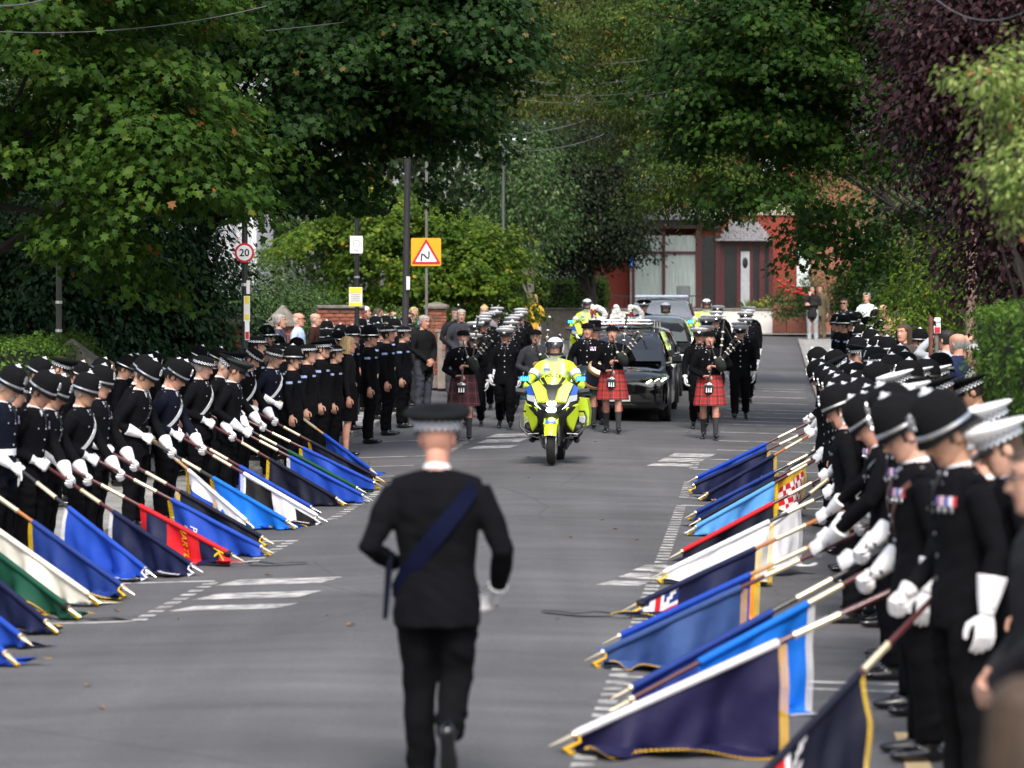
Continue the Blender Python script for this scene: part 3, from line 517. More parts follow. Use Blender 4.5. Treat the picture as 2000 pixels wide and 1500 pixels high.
# planter with a spiky cordyline, roses and yellow flowers
def spiky(label, x, y, z, h, m_, n=40):
    p = thing('cordyline', label, 'plant', (x, y, z)); q = MB(); q.loft([[(r_*math.cos(a*.785), r_*math.sin(a*.785), zz) for a in range(8)] for r_, zz in ((.2, 0), (.3, .45), (.32, .47))]); q.build('pot', mat('dark_pot', (.03, .03, .035), .6), p); q = MB(); rl_ = random.Random(3)
    for i in range(n):
        a = rl_.uniform(0, 6.28); e = rl_.uniform(.25, 1.35); d = Vector((math.cos(a)*math.cos(e), math.sin(a)*math.cos(e), math.sin(e))); b_ = Vector((0, 0, .5)); L = h*rl_.uniform(.7, 1); sdv = d.cross(Vector((0, 0, 1))).normalized()*.025
        q.add([b_ - sdv, b_ + sdv, b_ + d*L*.6 + sdv, b_ + d*L - Vector((0, 0, .12*L)), b_ + d*L*.6 - sdv], [(0, 1, 2, 3, 4)])
    q.build('leaves', m_, p, False); return p
spiky('spiky cordyline in a dark pot by the porch', PX(1462, 108), 108, 2.2, .75, mat('cordyline_leaf', (.10, .16, .03), .5, var=.3))
q = thing('yellow_flowers', 'yellow flowers in a planter by the porch', 'flowers', (PX(1495, 107.6), 107.6, 2.75)); foliage('leaves', [((0, 0, .25), (.35, .25, .3))], 40, 20, .08, .09, 'simple', G_HEDGE, 5, q); foliage('petals', [((0, 0, .3), (.36, .26, .3))], 26, 8, .05, .08, 'simple', leafmat('yellow_petal', [(.5, .38, .05), (.6, .5, .1), (.6, .55, .2), (.6, .55, .2), (.6, .55, .2)]), 6, q)
ro = thing('rose_bush', 'red rose bush by the far right garden', 'plant', (PX(1545, 105.5), 105.5, 2.1)); foliage('leaves', [((0, 0, 1.1), (.7, .5, .9)), ((1.1, .4, 1.3), (.8, .5, 1.0)), ((2.2, .4, 1.4), (.8, .5, 1.1))], 360, 20, .14, .1, 'simple', G_BUSH, 7, ro)
RED = mat('rose_red', (.45, .012, .02), .6, var=.3, nscale=30)
rb = MB(); 
for j in range(9): rb.ell((.045*math.cos(j*2.4)*math.sqrt(j)/2, .045*math.sin(j*2.4)*math.sqrt(j)/2, .012*j % .05), (.045, .045, .035), n=6, k=4)
rbm = rb.mesh('blossom', RED)
for px, py in ((1521, 550), (1531, 557), (1540, 551), (1548, 560), (1537, 569), (1558, 571), (1566, 575), (1575, 578), (1526, 561), (1562, 566), (1661, 545), (1665, 548), (1552, 573)):
    b = ob('blossom', rbm, ro); b.location = (PX(px, 104.9) - ro.location.x, -.6, PZ(py, 104.9) - 2.1); b.scale = (.9,)*3

# ---------------------------------------------------------------- poles, signs, lamps, wires
BLKP = mat('black_painted_steel', (.012, .012, .014), .45, var=.15); GRYP = mat('weathered_post', (.13, .125, .11), .8, var=.3, nscale=12, stretch=(1, 1, .15), bump=.4); WOODP = mat('weathered_pole_wood', (.16, .11, .08), .9, var=.35, nscale=14, stretch=(1, 1, .08), bump=.6)
def noticem(): return mat('notice_white', (.72, .72, .68), .6, var=.05)
SGNY = mat('sign_yellow', (.72, .62, .06), .5, var=.04); SGNW = mat('sign_white', (.75, .76, .78), .45, var=.03); SGNR = mat('sign_red', (.48, .015, .035), .45, var=.04); SGNO = mat('sign_orange', (.80, .36, .01), .45, var=.03); SGNB = mat('sign_black', (.012, .012, .016), .5, var=0); SGNBL = mat('sign_blue', (.03, .14, .5), .45)
def pole(name, label, cat, x, Y, r0, r1, h, m_, bands=(), lean=0):
    X = PX(x, Y); p = thing(name, label, cat, (X, Y, zg(X, Y))); q = MB(); q.tube([(0, 0, -.1), (0, 0, .9), (0, 0, .95), (lean, 0, h)], [r0, r0, r1*1.02, r1], 0, 12); q.build('shaft', m_, p)
    for z in bands: b = MB(); b.tube([(lean*z/h, 0, z - .02), (lean*z/h, 0, z + .02)], (r0+r1)/2 + .008, 0, 12); b.build('clamp_band', CHROME, p)
    return p
def plate(p, Y, x0, x1, y0, y1, m_, name, off=-.09, r=.02, th=.006):
    c = p.location; a, b = PX(x0, Y) - c.x, PX(x1, Y) - c.x; z1, z0 = PZ(y0, Y) - c.z, PZ(y1, Y) - c.z; q = MB(); poly = []
    for cxx, czz, an in ((b-r, z1-r, 0), (a+r, z1-r, 90), (a+r, z0+r, 180), (b-r, z0+r, 270)):
        poly += [(cxx + r*math.cos(R(an+k*30)), czz + r*math.sin(R(an+k*30))) for k in range(4)]
    q.prism(poly, th, 0, T(0, off, 0) @ RX(90)); return q.build(name, m_, p, ang=30)
def sign_text(parent, p, Y, txt, px, py, hpx, m_, off=-.1, bold=True, sx=1):
    o = ob('lettering', text_mesh(txt, hpx * Y / FPX * 1.38, m_, .0012, bold=bold), parent); c = p.location; o.matrix_local = T(PX(px, Y) - c.x, off, PZ(py, Y) - c.z) @ RX(90) @ S(sx, 1, 1); return o
pole('utility_pole', 'slim two tone post in front of the dark evergreen', 'post', 115, 43.3, .05, .04, 6.5, GRYP, (1.9, 2.3))
p = pole('speed_sign_post', 'black post carrying the round 20 speed limit sign', 'sign post', 478, 42.6, .045, .04, 4.2, BLKP, (2.55, 2.95))
c = p.location; zz = PZ(494, 42.6) - c.z; d = MB(); d.lathe([(0, .136), (.006, .136)], 0, 32, T(0, -.05, zz) @ RX(90)); sg = d.build('speed_sign', SGNR, p); d = MB(); d.lathe([(0, .106), (.003, .106)], 0, 32, T(0, -.0565, zz) @ RX(90)); d.build('sign_face', SGNW, sg); o = ob('numerals', text_mesh('20', .142, SGNB, .0015, bold=True), sg); o.matrix_local = T(0, -.062, zz - .002) @ RX(90)
n1 = plate(p, 42.6, 477, 489, 578, 628, noticem(), 'notice', -.06, .004); plate(p, 42.6, 478.5, 487.5, 579, 593, SGNY, 'yellow_header', -.065, .002).parent = n1; plate(p, 42.6, 478.5, 487.5, 614, 624, SGNY, 'yellow_footer', -.065, .002).parent = n1
plate(p, 42.6, 482, 489, 548, 574, SGNW, 'small_plate', -.055, .004); n2 = plate(p, 42.6, 479, 488, 628, 664, SGNW, 'notice', -.058, .004); plate(p, 42.6, 480, 487, 648, 662, SGNR, 'red_panel', -.064, .002).parent = n2
p = pole('notice_post', 'black post with a white notice and a yellow parking notice', 'sign post', 697, 58, .05, .045, 5.2, BLKP, (2.35, 2.6))
n1 = plate(p, 58, 684, 709, 461, 495, SGNW, 'white_notice', -.07, .01); 
q = MB(); q.lathe([(0, .06), (.0, .072)], 0, 20, T(0, -.0775, PZ(476, 58) - p.location.z) @ RX(90), cap=False); q.build('emblem_ring', mat('pale_grey_print', (.3, .3, .31), .6), n1); sign_text(n1, p, 58, 'NO BALL', 696.5, 466, 3, mat('pale_grey_print', (.3, .3, .31)), -.078).hide_render = False
bpy.data.objects.remove(n1.children[-1]); sign_text(n1, p, 58, 'FIRST', 696.5, 490, 3.2, mat('pale_grey_print', (.3, .3, .31)), -.078)
n2 = plate(p, 58, 682, 708, 561, 599, noticem(), 'parking_notice', -.07, .006); plate(p, 58, 683, 707, 562, 572, SGNY, 'yellow_header', -.0765, .003).parent = n2; plate(p, 58, 683, 707, 591, 598, SGNY, 'yellow_footer', -.0765, .003).parent = n2; sign_text(n2, p, 58, 'WARNING', 695, 569, 3, SGNB, -.081)
for k in range(4): plate(p, 58, 686, 704, 575 + k*4, 576 + k*4, mat('pale_grey_print', (.3, .3, .31)), 'print_line', -.0765, .0008).parent = n2
p = pole('stump_pole', 'tall tarred pole left of the road bend sign', 'pole', 790, 56, .085, .06, PZ(292, 56) - .6, mat('tarred_wood', (.018, .017, .02), .7, var=.3, nscale=10, stretch=(1, 1, .1), bump=.4), (), .06)
plate(p, 56, 794, 801, 540, 566, SGNW, 'small_plate', -.1, .006)
p = pole('bend_sign_post', 'slim post carrying the orange backed road bend sign', 'sign post', 833, 62, .035, .03, 5.2, GRYP)
bb = plate(p, 62, 803, 861.5, 465, 519.5, SGNO, 'backing_board', -.05, .03)
def tri(cxp, y0, y1, hw, off, m_, name, r):
    c = p.location; pts = [(PX(cxp, 62) - c.x, PZ(y0, 62) - c.z), (PX(cxp - hw, 62) - c.x, PZ(y1, 62) - c.z), (PX(cxp + hw, 62) - c.x, PZ(y1, 62) - c.z)]; poly = []
    ctr = Vector((sum(q[0] for q in pts)/3, sum(q[1] for q in pts)/3))
    for i, (an) in enumerate((30, 150, 270)):
        dv = (ctr - Vector(pts[i])).normalized(); k_ = Vector(pts[i]) + dv * r * 2
        a0 = (30, 150, 270)[i]; poly += [(k_.x + r*math.cos(R(a0 + t)), k_.y + r*math.sin(R(a0 + t))) for t in (0, 40, 80, 120)]
    q = MB(); q.prism(poly, .003, 0, T(0, off, 0) @ RX(90)); return q.build(name, m_, bb, ang=30)
tri(832.5, 466, 516, 29, -.057, SGNR, 'red_triangle', .02); tri(832.5, 475, 511.5, 21.5, -.0605, SGNW, 'white_triangle', .01)
c = p.location
def z3(x, y): return (PX(x, 62) - c.x, -.0675, PZ(y, 62) - c.z)
MB().tube([z3(823, 509), z3(823.5, 500), z3(824, 496), z3(828, 497), z3(833, 503), z3(837, 504.5), z3(838, 500), z3(838, 491)], (.016), 0, 6).build('bend_symbol', SGNB, bb)
LAMPW = mat('lamp_head_white', (.62, .64, .66), .35, var=.05)
def streetlamp(label, x, Y, ytop_, hx0, hx1):
    X = PX(x, Y); z = zg(X, Y); h = PZ(ytop_, Y) - z; p = thing('street_lamp', label, 'street lamp', (X, Y, z), 0, 'street lamps'); MB().tube([(0, 0, 0), (0, 0, 1.2), (0, 0, 1.25), (0, 0, h)], [.09, .09, .055, .045], 0, 10).build('column', mat('green_grey_paint', (.045, .055, .05), .5), p)
    a, b = PX(hx0, Y) - X, PX(hx1, Y) - X; q = MB(); q.tube([(a, 0, h+.02), (a + (b-a)*.2, 0, h+.06), (a + (b-a)*.55, 0, h+.04), (b, 0, h+.05)], [(.07, .03), (.12, .05), (.08, .04), (.04, .02)], 0, 10, side=(0, 1, 0)); q.build('lamp_head', LAMPW, p); return p
streetlamp('street lamp with a pale head above the far road bend', 983, 90, 276, 976, 1028)
p = pole('blue_sign_post', 'thin post with a small blue sign by the bay window', 'sign post', 1232, 104, .03, .03, PZ(485, 104) - 2.05, GRYP); plate(p, 104, 1229, 1236, 490, 520, SGNBL, 'blue_sign', -.05, .02)
p = pole('telegraph_pole', 'wooden telegraph pole under the purple tree', 'pole', 1897, 46, .105, .085, 9.5, WOODP); q = MB(); z = PZ(94, 46) - p.location.z; q.tube([(0, 0, z - .1), (-.15, -.1, z), (-.42, -.1, z + .02)], [(.03, .02), (.05, .03), (.06, .025)], 0, 8); q.build('lamp_head', LAMPW, p)
p = pole('rusty_post', 'rusty brown post among the right hand mourners', 'post', 1818, 41, .03, .03, 2.15, mat('rusty_steel', (.14, .05, .035), .8, var=.3, nscale=14))
p = pole('grey_notice_post', 'grey post with a small red and white notice', 'sign post', 1829, 41.5, .03, .03, 2.1, GRYP); n2 = plate(p, 41.5, 1823, 1836, 620, 651, SGNW, 'notice', -.05, .006); plate(p, 41.5, 1824, 1835, 639, 650, SGNR, 'red_panel', -.056, .004).parent = n2; sign_text(n2, p, 41.5, 'TOW', 1829.5, 630, 4, SGNB, -.058)
WIRE = mat('overhead_wire', (.10, .10, .105), .5)
wi = 0
for a, b, sag, r in (((1040, 118, 80), (1340, 105, 60), .15, .010), ((1020, 155, 80), (1340, 135, 60), .2, .009), ((1000, 175, 80), (1330, 165, 60), .2, .009), ((1000, 190, 80), (1330, 172, 60), .22, .008), ((900, 258, 70), (1150, 232, 85), .2, .010), ((0, 62, 36), (520, 12, 40), .12, .007), ((0, 12, 34), (90, -2, 36), .02, .012), ((950, 292, 70), (1180, 262, 85), .2, .009), ((520, 60, 40), (1060, -30, 60), .1, .006), ((1830, 0, 25), (2010, 18, 22), .12, .005)):
    A, B = Vector((PX(a[0], a[2]), a[2], PZ(a[1], a[2]))), Vector((PX(b[0], b[2]), b[2], PZ(b[1], b[2]))); m_ = MB(); m_.tube([A.lerp(B, t/10) - Vector((0, 0, sag*4*(t/10)*(1-t/10))) for t in range(11)], r, 0, 5)
    tag(m_.build('overhead_wire', WIRE), ['highest', 'second', 'third', 'fourth', 'fifth', 'long leftmost', 'thick top left corner', 'lowest', 'faint central', 'looping top right corner'][wi] + ' overhead wire crossing the trees', 'wire', 'overhead wires'); wi += 1
# ================================================================ PEOPLE   (local frame: faces +X, left hand +Y, height 1.78 m)
HEADROWS = [(-.120, .046, .020, .022), (-.112, .044, .040, .036), (-.098, .034, .058, .046), (-.080, .024, .071, .054), (-.055, .016, .080, .061), (-.028, .007, .090, .067), (0, .0, .097, .0715), (.03, -.003, .102, .0755), (.06, -.006, .103, .077), (.085, -.010, .096, .072), (.105, -.014, .078, .058), (.117, -.016, .050, .038), (.123, -.016, .016, .012)]
_hr = np.array(HEADROWS)
def head_pt(z, t, off=0):
    x0, d, w_ = (np.interp(z, _hr[:, 0], _hr[:, k]) for k in (1, 2, 3)); ph = t - .42 * math.sin(t); cxx, s = math.cos(ph), math.sin(ph)
    e = .86; X = x0 + (d + off) * math.copysign(abs(cxx) ** e, cxx); Y = (w_ + off) * math.copysign(abs(s) ** e, s)
    if cxx > 0 and off == 0:
        g = lambda a, b, sa, sb: math.exp(-((Y - a) / sa) ** 2 - ((z - b) / sb) ** 2)
        X += .026 * g(0, -.022, .013, .014) + .016 * g(0, .0, .010, .018) + .006 * g(0, .042, .045, .010) - .012 * (g(.031, .018, .014, .011) + g(-.031, .018, .014, .011)) + .006 * (g(0, -.053, .020, .005) + g(0, -.066, .018, .006)) - .003 * g(0, -.0595, .022, .003) + .006 * g(0, -.098, .016, .012) + .004 * (g(.045, -.02, .016, .016) + g(-.045, -.02, .016, .016))
    return (float(X), float(Y), float(z))
def head_mesh(mb, M):
    n = 32; zs = [-.120, -.116, -.108, -.098, -.088, -.078, -.070, -.064, -.0595, -.055, -.049, -.040, -.032, -.025, -.018, -.008, .002, .012, .020, .028, .037, .046, .056, .068, .082, .096, .108, .117, .123]
    rings = [[head_pt(z, 2*math.pi*j/n) for j in range(n)] for z in zs]; o0 = len(mb.f); mb.loft(rings, 2, True, M)
    for i in range(o0, len(mb.f)):
        r, c = divmod(i - o0, n)
        if r < len(zs) - 1 and 6 <= r <= 9 and (c < 4 or c >= n - 4): mb.m[i] = 5
    for s in (-1, 1):
        mb.ell((-.012, s*.076, -.002), (.021, .010, .033), 2, 8, 6, M); mb.ell((.0845, s*.0305, .0175), (.010, .0125, .0095), 6, 8, 6, M); mb.ell((.0915, s*.0305, .0165), (.0045, .0055, .0055), 7, 6, 4, M)
        mb.tube([(.083, s*.05, .036), (.0955, s*.033, .0415), (.100, s*.016, .037)], [(.003, .004), (.005, .005), (.003, .004)], 7, 6, M=M)
def hand_mesh(mb, wrist, direc, palmn, m, curl=.25, left=False, sz=1.0):
    x = Vector(direc).normalized(); n_ = Vector(palmn); n_ = (n_ - x * n_.dot(x)).normalized(); y = n_.cross(x) * (1 if left else -1)   # y points to the thumb side
    P = lambda a, b, c: Vector(wrist) + (x*a + y*b + n_*c) * sz
    mb.tube([P(-.03, 0, 0), P(0, 0, 0), P(.04, .002, 0), P(.085, 0, .002), P(.095, 0, .004)], [(.024*sz, .021*sz), (.027*sz, .019*sz), (.038*sz, .017*sz), (.041*sz, .014*sz), (.036*sz, .010*sz)], m, 10, side=y)
    for k, (b, L) in enumerate(((.030, .076), (.010, .086), (-.010, .080), (-.030, .062))):
        p = P(.085, b, .002); a = curl * .5; pts = [p]
        for seg in (.45, .32, .26):
            a += curl; p = p + (x*math.cos(a) + n_*math.sin(a)) * L*seg*sz; pts.append(p)
        mb.tube(pts, [.0105*sz, .0102*sz, .0092*sz, .007*sz], m, 7, side=y)
    t0 = P(.022, .026, .004); t1 = t0 + (x*.6 + y*.75 + n_*.35*(1+curl)) * .04*sz; t2 = t1 + (x*.85 + y*(.35 - .5*curl) + n_*.5*curl) * .034*sz; t3 = t2 + (x*.9 - y*.25*curl + n_*.6*curl) * .026*sz
    mb.tube([t0, t1, t2, t3], [.015*sz, .0125*sz, .0105*sz, .008*sz], m, 7)
TORSO = [(.79, .185, .150), (.86, .188, .152), (.95, .180, .142), (1.06, .163, .122), (1.16, .168, .124), (1.27, .184, .132), (1.36, .192, .128), (1.43, .180, .110), (1.465, .142, .090), (1.492, .096, .076), (1.508, .066, .066)]
_to = np.array(TORSO)
def lean_x(z, p): return p.get('lean', 0) * max(0, z - .95) ** 1.3 + p.get('tx', 0)
def tab(z, p): a, b = np.interp(z, _to[:, 0], _to[:, 1]), np.interp(z, _to[:, 0], _to[:, 2]); return float(a) * p.get('wide', 1), float(b) * p.get('deep', 1)
def chest(y, z, p, off=.004, back=False):
    a, b = tab(z, p); q = math.sqrt(max(.02, 1 - (y / a) ** 2)); return Vector((lean_x(z, p) + (-1 if back else 1) * (b * q + off), y, z + p.get('dz', 0)))
def sash(p, z0, k, w_, m, name_mat, off=.006, n=36):          # band round the torso: z = z0 + k*y
    mb = MB(); rings = []
    for i in range(n):
        t = 2*math.pi*i/n; s, c = math.sin(t), math.cos(t); z = z0
        for _ in range(4): a, b = tab(min(max(z, .8), 1.47), p); z = z0 + k*a*s
        z = min(max(z, .8), 1.485); a, b = tab(z, p); nz = 1/math.sqrt(1 + k*k); row = []
        for e, of in ((-w_/2, off - .006), (-w_/2, off), (w_/2, off), (w_/2, off - .006)):
            row.append((lean_x(z, p) + (b + of)*c - 0, (a + of)*s - e*k*nz*abs(c), z + e*nz + p.get('dz', 0)))
        rings.append(row)
    rings.append(rings[0]); mb.loft(rings, m, False); return mb.mesh(name_mat[0], name_mat[1])
POSES = {}
def leg(hip, knee, ank, toe=(1, 0), pitch=0): return dict(h=hip, k=knee, a=ank, toe=toe, p=pitch)
STL = {s: leg((0, s*.092, .93), (.012, s*.098, .50), (-.02, s*.105, .085), (.95, s*.28)) for s in (1, -1)}
POSES['stand'] = dict(legs=STL, arms={s: ((-.03, s*.245, 1.15), (.02, s*.255, .885), (.06, 0, -1), (0, -s, 0), .28) for s in (1, -1)}, head=0)
POSES['bowed'] = dict(legs=STL, arms={s: ((-.03, s*.245, 1.15), (.02, s*.255, .885), (.06, 0, -1), (0, -s, 0), .28) for s in (1, -1)}, head=24, lean=.06)
POSES['clasp'] = dict(legs=STL, arms={1: ((-.0, .265, 1.16), (.19, .065, .95), (.5, -1, -.5), (-1, 0, .2), .4), -1: ((0, -.265, 1.16), (.185, -.075, .97), (.5, 1, -.5), (-1, 0, .2), .4)}, head=8)
_pd = Vector((.889, 0, -.457)); _P1 = Vector((.46, -.10, .84)); _P0 = _P1 - _pd * .30
POSES['bearer'] = dict(legs=STL, arms={1: ((.14, .215, 1.16), tuple(_P1 + Vector((-.065, .06, .045))), (.8, -.5, -.5), (.2, -.6, -.4), .74), -1: ((-.10, -.275, 1.15), tuple(_P0 + Vector((-.07, -.045, .05))), (.8, .35, -.45), (.2, .6, -.4), .74)}, head=27, lean=.09)
POSES['bearer_one'] = dict(legs=STL, arms={1: ((-.03, .245, 1.15), (.02, .255, .885), (.06, 0, -1), (0, -1, 0), .28), -1: ((-.08, -.27, 1.16), (.195, -.19, .93), (.8, .4, -.5), (.2, .6, -.4), .95)}, head=30, lean=.07)
POSES['bearer_b'] = dict(POSES['bearer'], head=17, lean=.05, wide=1.06, deep=1.1)
POSES['bearer_c'] = dict(POSES['bearer'], head=34, lean=.12, wide=.96)
POSES['march'] = dict(legs={1: leg((0, .092, .925), (.20, .098, .53), (.24, .10, .115), (1, .12), -14), -1: leg((0, -.092, .925), (.03, -.098, .50), (-.27, -.10, .17), (1, -.1), 34)}, arms={1: ((-.13, .25, 1.17), (-.16, .25, .90), (-.1, 0, -1), (0, -1, 0), .45), -1: ((.04, -.25, 1.15), (.17, -.235, .93), (.35, 0, -1), (0, 1, 0), .45)}, head=2)
POSES['march2'] = dict(legs={-1: leg((0, -.092, .925), (.20, -.098, .53), (.22, -.10, .105), (1, -.12), -10), 1: leg((0, .092, .925), (.04, .098, .50), (-.22, .10, .14), (1, .1), 26)}, arms=POSES['stand']['arms'], head=4)
POSES['piper'] = dict(legs={1: leg((0, .092, .925), (.13, .098, .51), (.12, .10, .095), (1, .12), -4), -1: leg((0, -.092, .925), (.03, -.098, .50), (-.14, -.10, .11), (1, -.1), 14)}, arms={1: ((.04, .33, 1.22), (.235, .10, 1.20), (.5, -.9, .15), (.3, -.5, -.5), .7), -1: ((.02, -.285, 1.14), (.24, -.07, 1.04), (.5, .9, .1), (.3, .5, -.5), .7)}, head=-2, kilt=True, wide=1.05, deep=1.12)
POSES['drummer'] = dict(legs=POSES['piper']['legs'], arms={1: ((.02, .285, 1.16), (.24, .2, 1.02), (.9, -.4, -.2), (0, 0, -1), .9), -1: ((.02, -.285, 1.16), (.24, -.2, 1.04), (.9, .4, -.2), (0, 0, -1), .9)}, head=4, kilt=True, wide=1.05, deep=1.1)
POSES['rider'] = dict(legs={s: leg((-.02, s*.11, .90), (.40, s*.25, .80), (.14, s*.29, .42), (1, s*.1), 0) for s in (1, -1)}, arms={s: ((.30, s*.37, 1.12), (.55, s*.35, 1.05), (1, 0, -.1), (0, 0, -1), 1.0) for s in (1, -1)}, head=2, lean=.18, dz=.03, wide=1.22, deep=1.2, seated=True)
POSES['lead'] = dict(legs={1: leg((0, .095, .93), (.05, .085, .50), (.03, .075, .085), (1, .1), 0), -1: leg((0, -.092, .93), (.03, -.085, .53), (-.30, -.085, .33), (1, -.05), 68)}, arms={1: ((-.08, .30, 1.15), (.14, .20, 1.06), (1, -.3, .0), (0, -1, 0), .55), -1: ((-.06, -.31, 1.14), (.12, -.27, .95), (.8, .3, -.6), (0, 1, 0), .5)}, head=3, wide=1.09, deep=1.06)
POSES['raised'] = dict(legs=STL, arms={1: ((.17, .36, 1.48), (.12, .14, 1.66), (.2, -1, .3), (-.5, 0, -.5), .5), -1: ((.17, -.36, 1.48), (.12, -.14, 1.66), (.2, 1, .3), (-.5, 0, -.5), .5)}, head=0)
POSES['chin'] = dict(legs=STL, arms={1: ((.02, .25, 1.17), (.20, -.06, 1.17), (.3, -1, .1), (-1, 0, 0), .5), -1: ((.15, -.2, 1.20), (.17, -.06, 1.46), (-.2, .3, 1), (-1, 0, .2), .7)}, head=6)
POSES['skirt'] = dict(POSES['stand'], skirt=True, head=4, wide=.9)
BODY = {}
def sample_tube(pts, rad, lab, side, acc):
    for i in range(len(pts) - 1):
        for t in (0, .25, .5, .75):
            a, b = Vector(pts[i]), Vector(pts[i+1]); r0, r1 = [(r if isinstance(r, tuple) else (r, r)) for r in (rad[i], rad[i+1])]
            acc.append((*a.lerp(b, t), r0[0]*(1-t)+r1[0]*t, r0[1]*(1-t)+r1[1]*t, lab[i] if isinstance(lab, (list, tuple)) else lab))
def make_body(key, vox=.0155, gloves='both', coat_long=0):
    p = POSES[key]; base = MB(); acc = []; dz = p.get('dz', 0)
    def tb(pts, rad, lab, side=(0, 1, 0), n=14): base.tube(pts, rad, 0, n, side=side); sample_tube(pts, rad, lab, side, acc)
    tz = [r for r in TORSO if not (p.get('seated') and r[0] < .86)]
    tb([(lean_x(z, p), 0, z + dz) for z, _, _ in tz], [tab(z, p) for z, _, _ in tz], 0, n=22)
    hc = Vector((lean_x(1.66, p) + .015 + .05*math.sin(R(p['head'])), 0, 1.643 + dz - .03*(1 - math.cos(R(p['head']))))); nb = Vector((lean_x(1.47, p) - .012, 0, 1.46 + dz))
    tb([nb, nb.lerp(hc, .45) + Vector((-.006, 0, 0)), hc + Vector((-.02, 0, -.03))], [(.064, .066), (.056, .060), (.054, .058)], 2)
    for s in (1, -1):
        L = p['legs'][s]; h, k, a = Vector(L['h']), Vector(L['k']), Vector(L['a']); bare = p.get('kilt') or p.get('skirt'); kb = .8 if bare else 1
        th = h.lerp(k, .5) + Vector((.012, s*.004, 0)); cf = k.lerp(a, .4) + Vector((-.018, 0, 0)); up = h + (h - k).normalized() * .03
        lab = [1, 1, 1, 1, 1] if not bare else ([2, 2, 2, 1, 1] if p.get('kilt') else [2, 2, 2, 2, 2])
        hem = a.lerp(k, .04); rr = [(.097, .108), (.091, .102), (.077, .080), (.073, .078), (.068, .076)] if not bare else [(.085, .09), (.075, .08), (.055, .056), (.055, .058), (.038, .042)]
        tb([up, th, k, cf, hem], rr, lab)
        ft = Vector((L['toe'][0], L['toe'][1], 0)).normalized(); pr = R(L['p']); fd = ft * math.cos(pr) - Vector((0, 0, 1)) * math.sin(pr); fu = Vector((0, 0, 1)) * math.cos(pr) + ft * math.sin(pr)
        o = a - fu * .045; sv = tuple(fu.cross(fd))
        tb([o - fd*.075, o - fd*.05, o + fd*.05, o + fd*.14, o + fd*.195, o + fd*.215], [(.025, .025), (.037, .042), (.040, .045), (.046, .034), (.038, .026), (.018, .016)], 3, side=sv)
        if not p.get('skirt'): tb([a + (k - a).normalized()*.05, o + fu*.0], [.044, .040], 3 if not p.get('kilt') else 1)
        e, w_, hd, pn, cu = p['arms'][s]; sh = Vector((lean_x(1.42, p), s*.186*p.get('wide', 1)**.5, 1.402 + dz)); e, w_ = Vector(e), Vector(w_)
        e.z += dz; w_.z += dz
        tb([Vector((lean_x(1.46, p) - .01, s*.03, 1.462 + dz)), Vector((lean_x(1.45, p) - .005, s*.11, 1.442 + dz)), sh + Vector((0, -s*.004, .012))], [.056, .058, .060], 0)
        tb([sh + Vector((0, -s*.05, .0)), sh, sh.lerp(e, .5) + Vector((0, s*.006, 0)), e, e.lerp(w_, .4), w_], [(.056, .058), (.066, .066), (.062, .060), (.054, .052), (.052, .050), (.041, .038)], 0)
    tmp = ob('tmp', base.mesh('tmp', [], False)); md = tmp.modifiers.new('r', 'REMESH'); md.mode = 'VOXEL'; md.voxel_size = vox; sm = tmp.modifiers.new('s', 'SMOOTH'); sm.factor = .5; sm.iterations = 5
    dg = bpy.context.evaluated_depsgraph_get(); ev = tmp.evaluated_get(dg); me = ev.to_mesh(); V = np.zeros(len(me.vertices)*3, np.float32); me.vertices.foreach_get('co', V); V = V.reshape(-1, 3); F_ = [tuple(q.vertices) for q in me.polygons]; ev.to_mesh_clear(); bpy.data.objects.remove(tmp)
    # soft cloth folds on the surface
    nrm = np.zeros_like(V); Fa = np.array(F_); e1 = V[Fa[:, 1]] - V[Fa[:, 0]]; e2 = V[Fa[:, 3]] - V[Fa[:, 0]]; fn_ = np.cross(e1, e2)
    for k_ in range(4): np.add.at(nrm, Fa[:, k_], fn_)
    nrm /= np.linalg.norm(nrm, axis=1)[:, None] + 1e-9; x_, y_, z_ = V.T; wv = np.sin(13*x_ + 7*z_) + np.sin(11*y_ - 5*z_ + 1.7)
    fold = np.sin(46*z_ + 14*y_ + 10*x_ + 2.2*wv) * (.45 + .55*np.sin(5*z_ + 3*y_ + wv)) + .6*np.sin(27*z_ - 31*y_ + 12*x_ + 1.5*wv) + .4*np.sin(70*z_ + 22*x_ - 26*y_ + 3*wv)
    ok_ = ((z_ < 1.47 + dz) & (z_ > .13)).astype(np.float32) if not (p.get('kilt') or p.get('skirt')) else ((z_ < 1.47) & (z_ > .9)).astype(np.float32)
    V = V + nrm * (fold * ok_ * np.where(z_ < .85, .0042, .0030))[:, None]
    ctr = np.array([V[list(f)].mean(0) for f in F_]); A = np.array(acc); best = np.full(len(ctr), 9.); lab = np.zeros(len(ctr), int)
    for x, y, z, ra, rb, lb in A:
        d = np.sqrt(((ctr[:, 1] - y)/ra)**2 + ((ctr[:, 0] - x)/rb)**2 + ((ctr[:, 2] - z)/max(ra, rb))**2) if lb == 0 and ra > .1 else np.sqrt(((ctr - np.array([x, y, z]))**2).sum(1)) / ((ra + rb)/2)
        s = d < best; best[s] = d[s]; lab[s] = int(lb)
    nk = (ctr[:, 2] > 1.512 + dz) & (lab == 0) & (np.abs(ctr[:, 1]) < .085) & (np.abs(ctr[:, 0] - hc.x) < .13); lab[nk] = 2
    mb = MB(); mb.v = [tuple(q) for q in V]; mb.f = F_; mb.m = [int(q) for q in lab]
    HM = T(*hc) @ RY(p['head']); head_mesh(mb, HM); gl = {}; gb = MB(); gb.v, gb.f, gb.m = list(mb.v), list(mb.f), list(mb.m)
